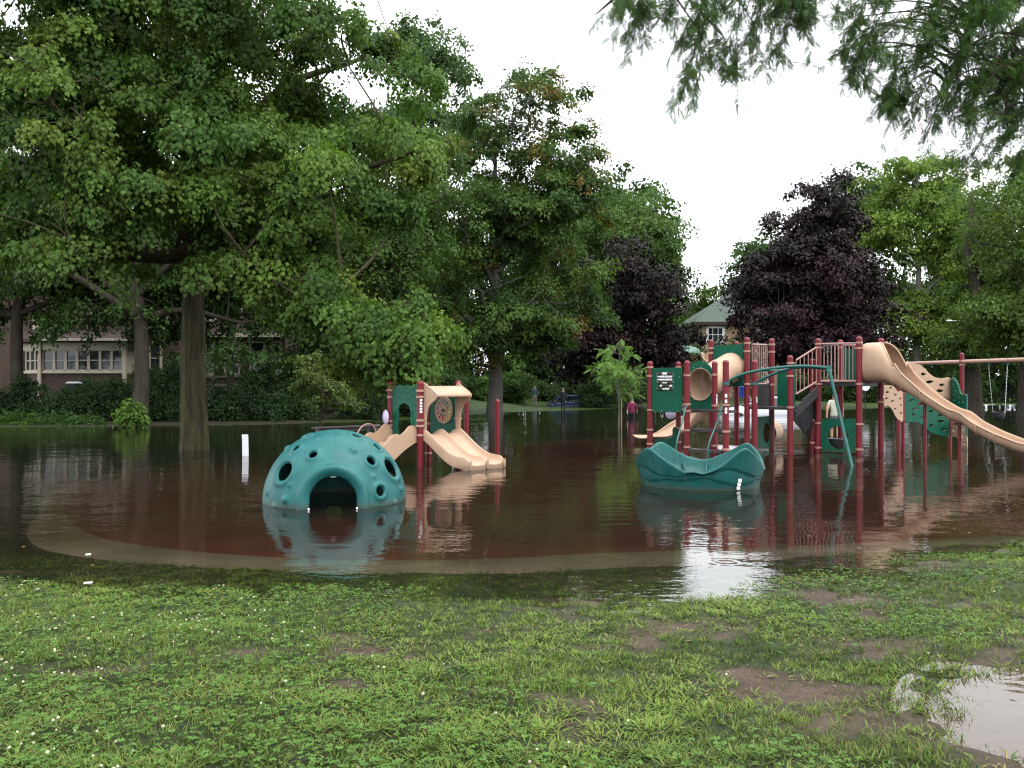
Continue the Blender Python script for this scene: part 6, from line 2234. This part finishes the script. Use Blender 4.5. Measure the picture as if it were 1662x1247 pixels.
    for a, b in ((A, B), (B, C_)):
        edge_board(a, b, 2.152, 2.27, .03, 'sunroom_sill')
        edge_board(a, b, 3.36, 3.74, .01, 'sunroom_header')
    def row(a, b, k, margin):
        a, b = Vector(a), Vector(b)
        d = (b - a).normalized()
        out = Vector((d.y, -d.x))
        ln = (b - a).length - 2 * margin
        for i in range(k):
            p0 = a + d * (margin + ln * (i + .06) / k)
            p1 = a + d * (margin + ln * (i + .94) / k)
            wall_window(t, p0 + out * -.06, p1 + out * -.06, 2.30, 3.34, out, fw=.07)
    row(B, C_, 7, .10)
    row(A, B, 3, .12)
    for q in (B, C_):
        m = MB()
        m.bar((q[0], q[1] - .08, 0), (q[0], q[1] - .08, 3.8), .16, .16)
        obj('corner_post', m.mesh('corner_post', M['trim']), t)
    m = MB()
    rp = [(A[0] - .5, 45.2), (B[0] - .2, Ys - .5), (C_[0] + .5, Ys - .5), (C_[0] + .5, Ym - .01), (A[0] - .5, Ym - .01)]
    m.add([(p[0], p[1], 3.76) for p in rp] + [(p[0], p[1], 3.92) for p in rp[:3]] + [(rp[3][0], rp[3][1], 4.5), (rp[4][0], rp[4][1], 4.5)], [(4, 3, 2, 1, 0), (5, 6, 7, 8, 9)] + [(i, (i + 1) % 5, 5 + (i + 1) % 5, 5 + i) for i in range(5)])
    obj('sunroom_roof', m.mesh('sunroom_roof', M['roof_brown']), t)
    m = MB()
    m.bar((rp[1][0], rp[1][1] - .03, 3.86), (rp[2][0], rp[2][1] - .03, 3.86), .06, .12)
    obj('gutter', m.mesh('gutter', M['trim']), t)
    slab(t, 'cream_gable', xm(58), xm(92), Ym - .30, Ym + .02, 4.0, 5.1, 'trim')
    # low porch wall to the right
    slab(t, 'porch_wall', xm(556), xm(634), Ym - 2.2, Ym - 1.9, .1, 1.78, 'brick')
    slab(t, 'porch_wall_cap', xm(552), xm(638), Ym - 2.28, Ym - 1.82, 1.782, 1.88, 'stone')
    slab(t, 'porch_wall_band', xm(556), xm(636), Ym - 2.24, Ym - 2.2, 1.36, 1.46, 'stone')
    slab(t, 'porch_post', xm(622), xm(627), Ym - 2.15, Ym - 1.98, 1.88, 3.55, 'trim')
    slab(t, 'porch_canopy', xm(545), xm(645), Ym - 2.5, Ym - .2, 3.55, 3.75, 'roof_brown')
left_house()

def right_house():
    Y = 85.0
    x = lambda px: GX(px, Y)
    t = thing('tan_brick_house', 'tan brick house with a green tiled roof behind the tunnel', 'house', (x(1200), Y, .3))
    x0, x1 = x(1134), x(1345)
    slab(t, 'wall', x0, x1, Y, Y + 10, 0, 7.75, 'brick_tan')
    m = MB()
    ym = Y + 5
    e = .6
    m.add([(x0 - e, Y - e, 7.75), (x1 + e, Y - e, 7.75), (x1 + e, Y + 10 + e, 7.75), (x0 - e, Y + 10 + e, 7.75), (x0 + 4.6, ym, 11.4), (x1 - 4.6, ym, 11.4), (x0 - e, Y - e, 7.55), (x1 + e, Y - e, 7.55), (x1 + e, Y + 10 + e, 7.55), (x0 - e, Y + 10 + e, 7.55)],
          [(0, 1, 5, 4), (1, 2, 5), (2, 3, 4, 5), (3, 0, 4), (0, 6, 7, 1), (1, 7, 8, 2), (2, 8, 9, 3), (3, 9, 6, 0), (6, 9, 8, 7)])
    obj('roof', m.mesh('roof', M['roof_green']), t)
    slab(t, 'eave_board', x0 - .62, x1 + .62, Y - .66, Y - .61, 7.42, 7.72, M['bark_dark'])
    M['wtrim'] = pm('white_window_paint', (.78, .79, .8), .5, .3, .04)
    for a, b in ((1148, 1174), (1228, 1254), (1300, 1326)):
        w = wall_window(t, (x(a), Y), (x(b), Y), 5.75, 7.25, (0, -1), 'wtrim', True, .22, 2)
        m = MB()
        m.add([(x(a) + .1, Y - .006, 5.8), (x(b) - .1, Y - .006, 5.8), (x(b) - .1, Y - .006, 7.2), (x(a) + .1, Y - .006, 7.2)], [(0, 1, 2, 3)])
        w2 = wall_window(t, (x(a), Y), (x(b), Y), 1.8, 3.6, (0, -1), 'wtrim', True, .22, 2)
    m = MB()
    m.tube([(x(1137), Y - .1, 7.4), (x(1137), Y - .1, .3)], .08, 8)
    obj('downspout', m.mesh('downspout', M['bark_dark'], 60), t)
    # round bay with a low copper roof
    Yb = 80.0
    cx, cyy, rr = GX(1114, Yb), Yb + 1.2, 1.55
    m = MB()
    m.lathe([(rr, 0), (rr, 4.35)], 32, (cx, cyy, 0))
    bay = obj('round_bay', m.mesh('round_bay', M['brick_tan'], 60), t)
    m = MB()
    m.lathe([(rr + .25, 4.32), (rr + .3, 4.5), (rr + .1, 4.75), (rr * .75, 5.05), (rr * .35, 5.22), (.01, 5.26)], 32, (cx, cyy, 0))
    obj('bay_roof', m.mesh('bay_roof', M['copper'], 50), bay)
    m = MB()
    for k in range(-1, 2):
        a = math.radians(-118 + 28 * k)
        cw = Vector((cx + (rr + .01) * math.cos(a), cyy + (rr + .01) * math.sin(a), 0))
        tx = Vector((-math.sin(a), math.cos(a), 0))
        o = Vector((math.cos(a), math.sin(a), 0))
        pts = [cw + tx * q + Vector((0, 0, z)) for q, z in ((-.3, 2.2), (.3, 2.2), (.3, 3.6), (.22, 3.85), (0, 3.98), (-.22, 3.85), (-.3, 3.6))]
        mm = MB()
        mm.add(pts + [p + o * .05 for p in pts], [tuple(range(7)), tuple(range(13, 6, -1))] + [(i, (i + 1) % 7, 7 + (i + 1) % 7, 7 + i) for i in range(7)])
        obj('arched_window', mm.mesh('arched_window', M['glass']), bay)
right_house()

# ------------------------------------------------------------------ fence, lamp, sign, bins
def fence():
    Y = 76.0
    x0, x1 = GX(1535, Y), GX(1800, Y)
    t = thing('plank_fence', 'grey-green upright plank fence on the lawn behind the swing', 'fence', ((x0 + x1) / 2, Y, .4))
    mat = pm('weathered_green_grey_wood', (.085, .10, .085), .85, .2, .3, 2, 0.004, 30, streak=(3, 3, .4))
    rr = random.Random(5)
    m = MB()
    x = x0
    k = 0
    while x < x1:
        h = 2.05 + rr.uniform(-.03, .03)
        m.box((x + .14, Y + rr.uniform(-.015, .015), .35 + h / 2 - .2), (.265, .03, h - .3))
        x += .29
    o = obj('planks', m.mesh('planks', mat), t)
    o['kind'] = 'stuff'
    for z in (.75, 1.75):
        m = MB()
        m.bar((x0, Y + .06, z), (x1, Y + .06, z), .05, .1)
        obj('rail', m.mesh('rail', mat), t)
fence()
def street_lamp():
    Y = 58.0
    a = P(1545, 520.5, Y)
    pole = P(1672, 534, Y + 1)
    t = thing('street_lamp', 'street lamp with a long thin arm against the right trees', 'street lamp', (pole.x, pole.y, .2))
    m = MB()
    m.tube([(pole.x, pole.y, 0), (pole.x, pole.y, pole.z - .2)], [.11, .07], 10)
    obj('pole', m.mesh('pole', M['bark_dark'], 60), t)
    m = MB()
    m.tube(spline([Vector((pole.x, pole.y, pole.z - .25)), P(1610, 526.5, Y + .6), P(1575, 521.5, Y + .3), a], 6), .032, 8)
    obj('arm', m.mesh('arm', M['steel'], 60), t)
    m = MB()
    rows = []
    for s, w, h in ((0, .05, .05), (.08, .10, .07), (.25, .13, .075), (.40, .12, .05), (.46, .05, .03)):
        c = a + Vector((-s, 0, .0))
        rows.append([c + Vector((0, w * math.cos(q), h * math.sin(q))) for q in [2 * math.pi * i / 12 for i in range(12)]])
    m.loft(rows)
    obj('lamp_head', m.mesh('lamp_head', M['white'], 60), t)
street_lamp()
def round_sign():
    Y = 49.0
    c = P(1405, 627, Y)
    t = thing('round_sign', 'round white sign on a thin post seen under the long slide hood', 'sign', (c.x, c.y, 0))
    m = MB()
    m.tube([c, c + Vector((0, .025, 0))], .25, 24)
    obj('sign_plate', m.mesh('sign_plate', M['white'], 40), t)
    m = MB()
    m.tube([(c.x, c.y + .05, -.2), (c.x, c.y + .05, c.z + .2)], .03, 8)
    obj('post', m.mesh('post', M['bark_dark'], 60), t)
round_sign()
def bin_(px, Y, py_base, col, label, lidcol):
    z0 = zpx(py_base, Y)
    x = GX(px, Y)
    t = thing('wheeled_bin', label, 'bin', (x, Y, z0))
    m = MB()
    m.loft([[Vector((x + sx * w, Y + sy * w * .9, z)) for sx, sy in ((-1, -1), (1, -1), (1, 1), (-1, 1))] for w, z in ((.20, z0), (.25, z0 + .75), (.27, z0 + .78))])
    obj('body', m.mesh('body', pm(label[:12], col, .5, .4, .1)), t)
    m = MB()
    m.loft([[Vector((x + sx * w, Y + sy * w * .9, z)) for sx, sy in ((-1, -1), (1, -1), (1, 1), (-1, 1))] for w, z in ((.28, z0 + .782), (.28, z0 + .82), (.2, z0 + .88))])
    obj('lid', m.mesh('lid', pm(label[:10] + '_lid', lidcol, .5, .4, .1)), t)
bin_(1203, 66, 645, (.01, .05, .32), 'blue wheeled bin on the lawn beyond the high deck', (.01, .05, .32))
bin_(120, 41, 649, (.02, .022, .024), 'dark wheeled bin with a pale lid by the sunroom wall', (.35, .36, .38))

# ------------------------------------------------------------------ cars
def car(name, label, loc, rotz, paint, hatch=False):
    t = thing(name, label, 'car', loc, None, rotz)
    R_ = Matrix.Translation(Vector(loc)) @ Matrix.Rotation(rotz, 4, 'Z')
    def put(nm, m, mat, par, sm=45):
        m.v = [tuple(R_ @ Vector(p)) for p in m.v]
        o = bpy.data.objects.new(nm, m.mesh(nm, M[mat] if isinstance(mat, str) else mat, sm))
        COL.objects.link(o)
        o.parent = par
        o.matrix_parent_inverse = world_matrix(par).inverted()
        return o
    st = [(-2.12, .42, .62, .70), (-2.05, .28, .80, .82), (-1.7, .24, .90, .86), (-1.0, .22, .94, .88), (0, .22, .94, .88), (.8, .22, .93, .88), (1.1, .23, .90, .87), (1.6, .25, .82, .84), (2.0, .30, .72, .76), (2.12, .42, .58, .60)]
    m = MB()
    rows = []
    for x, z0, z1, w in st:
        rows.append([(x, w * .92, z0), (x, w, z0 + .12), (x, w * 1.02, (z0 + z1) / 2), (x, w * .97, z1 - .06), (x, w * .86, z1), (x, 0, z1 + .025), (x, -w * .86, z1), (x, -w * .97, z1 - .06), (x, -w * 1.02, (z0 + z1) / 2), (x, -w, z0 + .12), (x, -w * .92, z0), (x, 0, z0)])
    rows = [[Vector(p) for p in r_] for r_ in rows]
    m.loft(rows)
    body = put('body', m, paint, t, 50)
    # greenhouse as glass with roof and pillars
    bx0, bx1 = (-1.95 if hatch else -1.55), 1.0
    tx0, tx1 = (-1.35 if hatch else -.85), .30
    wb, wt = .78, .60
    ring = lambda x0, x1, w, z: [Vector((x0, w, z)), Vector((x1, w, z)), Vector((x1 + .08, 0, z)), Vector((x1, -w, z)), Vector((x0, -w, z)), Vector((x0 - .05, 0, z))]
    m = MB()
    m.loft([ring(bx0, bx1, wb, .90), ring((bx0 + tx0) / 2 - .03, (bx1 + tx1) / 2 + .04, (wb + wt) / 2 + .02, 1.16), ring(tx0, tx1, wt, 1.38)])
    put('windows', m, 'glass', t, 30)
    m = MB()
    m.loft([ring(tx0 - .03, tx1 + .03, wt + .02, 1.37), ring(tx0, tx1, wt - .02, 1.42), ring(tx0 + .25, tx1 - .25, wt - .2, 1.45)])
    put('roof', m, paint, t, 50)
    for s in (-1, 1):
        for (xa, xb) in ((bx0 + .02, tx0), (bx1 - .02, tx1), (-.28, -.28)):
            m = MB()
            m.bar((xa, s * (wb + .005), .91), (xb, s * (wt + .01), 1.40), .06, .05)
            put('pillar', m, paint, t)
    for x in (-1.32, 1.32):
        for s in (-1, 1):
            m = MB()
            m.tube([(x, s * .70, .31), (x, s * .89, .31)], .31, 20)
            w = put('wheel', m, 'black', t, 40)
            m = MB()
            m.tube([(x, s * .885, .31), (x, s * .90, .31)], .19, 16)
            put('rim', m, 'steel', w, 40)
    for s in (-1, 1):
        m = MB()
        m.box((2.04, s * .52, .66), (.10, .30, .13))
        put('headlight', m, 'white', t)
        m = MB()
        m.box((-2.07, s * .55, .74), (.08, .24, .16))
        put('tail_light', m, M['red'], t)
    m = MB()
    m.box((2.1, 0, .42), (.08, 1.4, .14))
    put('bumper', m, 'black', t)
    return t
blue = pm('blue_car_paint', (.02, .055, .16), .25, .5, .05, 3)
silver = pm('silver_car_paint', (.52, .53, .58), .28, .5, .04, 3)
car('blue_car', 'blue hatchback sunk to its windows at the flooded road beyond the lawn', (GX(938, 61), 61, -.62), math.radians(8), blue, True)
car('silver_car', 'silver car standing in the flood behind the red posts of the play structure', (GX(1236, 45), 45, -.50), math.radians(176), silver)

# ------------------------------------------------------------------ people
SKIN = pm('skin', (.42, .24, .17), .55, .3, .08)
HAIR = pm('dark_hair', (.03, .022, .018), .6, .3, .2)
def person(label, foot, H, rotz, shirt, legs, sleeve=.55, shorts=False, pose=None, hair=HAIR, name='person'):
    """one continuous skinned body; shirt, trousers and skin by region"""
    s = H / 1.75
    p = dict(hip=(0, 0, .93), waist=(0, .0, 1.08), chest=(0, .01, 1.30), neck=(0, .0, 1.47), head0=(0, -.01, 1.56), head1=(0, -.02, 1.68),
             lsh=(.17, 0, 1.40), lel=(.25, .02, 1.13), lwr=(.27, -.05, .90), lha=(.27, -.07, .80), rsh=(-.17, 0, 1.40), rel=(-.25, .02, 1.13), rwr=(-.27, -.05, .90), rha=(-.27, -.07, .80),
             lhi=(.09, 0, .88), lkn=(.105, -.02, .49), lan=(.11, .02, .08), lto=(.115, -.14, .03), rhi=(-.09, 0, .88), rkn=(-.105, -.02, .49), ran=(-.11, .02, .08), rto=(-.115, -.14, .03))
    p.update(pose or {})
    rad = dict(hip=.135, waist=.13, chest=.155, neck=.058, head0=.085, head1=.095, lsh=.07, lel=.047, lwr=.034, lha=.035, lhi=.095, lkn=.06, lan=.042, lto=.036)
    names = list(p)
    edges = [('hip', 'waist'), ('waist', 'chest'), ('chest', 'neck'), ('neck', 'head0'), ('head0', 'head1'), ('chest', 'lsh'), ('lsh', 'lel'), ('lel', 'lwr'), ('lwr', 'lha'), ('chest', 'rsh'), ('rsh', 'rel'), ('rel', 'rwr'), ('rwr', 'rha'), ('hip', 'lhi'), ('lhi', 'lkn'), ('lkn', 'lan'), ('lan', 'lto'), ('hip', 'rhi'), ('rhi', 'rkn'), ('rkn', 'ran'), ('ran', 'rto')]
    me = bpy.data.meshes.new('skeleton')
    me.from_pydata([p[k] for k in names], [(names.index(a), names.index(b)) for a, b in edges], [])
    tmp = bpy.data.objects.new('skeleton', me)
    COL.objects.link(tmp)
    tmp.modifiers.new('skin', 'SKIN')
    sv = me.skin_vertices[0].data
    for i, k in enumerate(names):
        r_ = rad.get(k) or rad.get('l' + k[1:])
        sv[i].radius = (r_, r_ * (.75 if k in ('hip', 'waist', 'chest') else 1))
        sv[i].use_root = (k == 'hip')
    sd = tmp.modifiers.new('sub', 'SUBSURF')
    sd.levels = 2
    dg = bpy.context.evaluated_depsgraph_get()
    out = bpy.data.meshes.new_from_object(tmp.evaluated_get(dg))
    bpy.data.objects.remove(tmp)
    out.materials.clear()
    for m_ in (SKIN, shirt, legs, hair, M['black']):
        out.materials.append(m_)
    arm_cut = 1.40 - sleeve * .5
    for f in out.polygons:
        c = f.center
        f.use_smooth = True
        mi = 0
        if c.z > 1.50:
            mi = 3 if (c.z > 1.66 or (c.y > .02 and c.z > 1.56)) else 0
        elif abs(c.x) > .185 and c.z > .7:
            mi = 1 if c.z > arm_cut else 0
        elif c.z > .93:
            mi = 1 if c.z < 1.46 else 0
        elif c.z > (.50 if shorts else .09):
            mi = 2
        elif c.z < .09:
            mi = 4
        f.material_index = mi
    t = thing(name, label, 'person', foot, None, rotz)
    Rm = Matrix.Translation(Vector(foot)) @ Matrix.Rotation(rotz, 4, 'Z') @ Matrix.Diagonal((s, s, s, 1))
    out.transform(Rm)
    out.name = 'body'
    o = bpy.data.objects.new('body', out)
    COL.objects.link(o)
    o.parent = t
    o.matrix_parent_inverse = world_matrix(t).inverted()
    # face: nose, ears, eyes
    m = MB()
    m.add([(.014, -.105, 1.60), (-.014, -.105, 1.60), (0, -.14, 1.605), (0, -.112, 1.65)], [(0, 1, 2), (0, 2, 3), (1, 3, 2)])
    for sx in (-1, 1):
        m.box((sx * .095, .0, 1.62), (.02, .04, .055))
    m.v = [tuple(Rm @ Vector(q)) for q in m.v]
    f_ = bpy.data.objects.new('face_features', m.mesh('face_features', SKIN, 60))
    COL.objects.link(f_)
    f_.parent = o
    f_.matrix_parent_inverse = world_matrix(t).inverted()
    f_['kind'] = 'stuff'
    return t
cloth = lambda n_, c: pm(n_, c, .8, .2, .15, 8, .004, 30)
def foot(px, py, Y):
    return (GX(px, Y), Y, zpx(py, Y))
walk = dict(lkn=(.10, -.16, .52), lan=(.10, -.10, .10), lto=(.10, -.25, .06), rkn=(-.10, .02, .49), ran=(-.10, .22, .12), rto=(-.10, .10, .03), lel=(.25, .10, 1.15), lwr=(.26, .10, .92), lha=(.26, .10, .83), rel=(-.25, -.06, 1.14), rwr=(-.26, -.16, .95), rha=(-.26, -.2, .87))
person('person in a teal jacket and pale trousers standing on the far lawn', foot(868, 659, 62), 1.50, math.radians(-20), cloth('teal_jacket', (.06, .12, .15)), cloth('pale_trousers', (.32, .29, .26)), 1.2)
person('person in dark clothes standing on the far lawn before the blue car', foot(914, 668, 50), 1.42, math.radians(30), cloth('black_jacket', (.014, .014, .017)), cloth('black_trousers', (.012, .012, .015)), 1.2)
person('person in a red shirt under the trees beyond the rusty maple trunk', foot(827, 658, 64), 1.40, math.radians(60), cloth('red_shirt', (.22, .028, .02)), cloth('dark_trousers', (.02, .02, .025)), .5)
wm = foot(1026, 678, 40)
person('person in a maroon shirt and dark shorts wading away through the flood', (wm[0], wm[1], -.52), 1.48, math.radians(172), cloth('maroon_shirt', (.13, .015, .045)), cloth('dark_shorts', (.016, .016, .02)), .6, True, walk)
ch = foot(1355, 705, 26.5)
person('person in a pale top and grey shorts wading behind the porthole panel', (ch[0], ch[1], -.20), 1.56, math.radians(160), cloth('pale_top', (.45, .46, .38)), cloth('grey_shorts', (.16, .15, .18)), .15, True, walk)
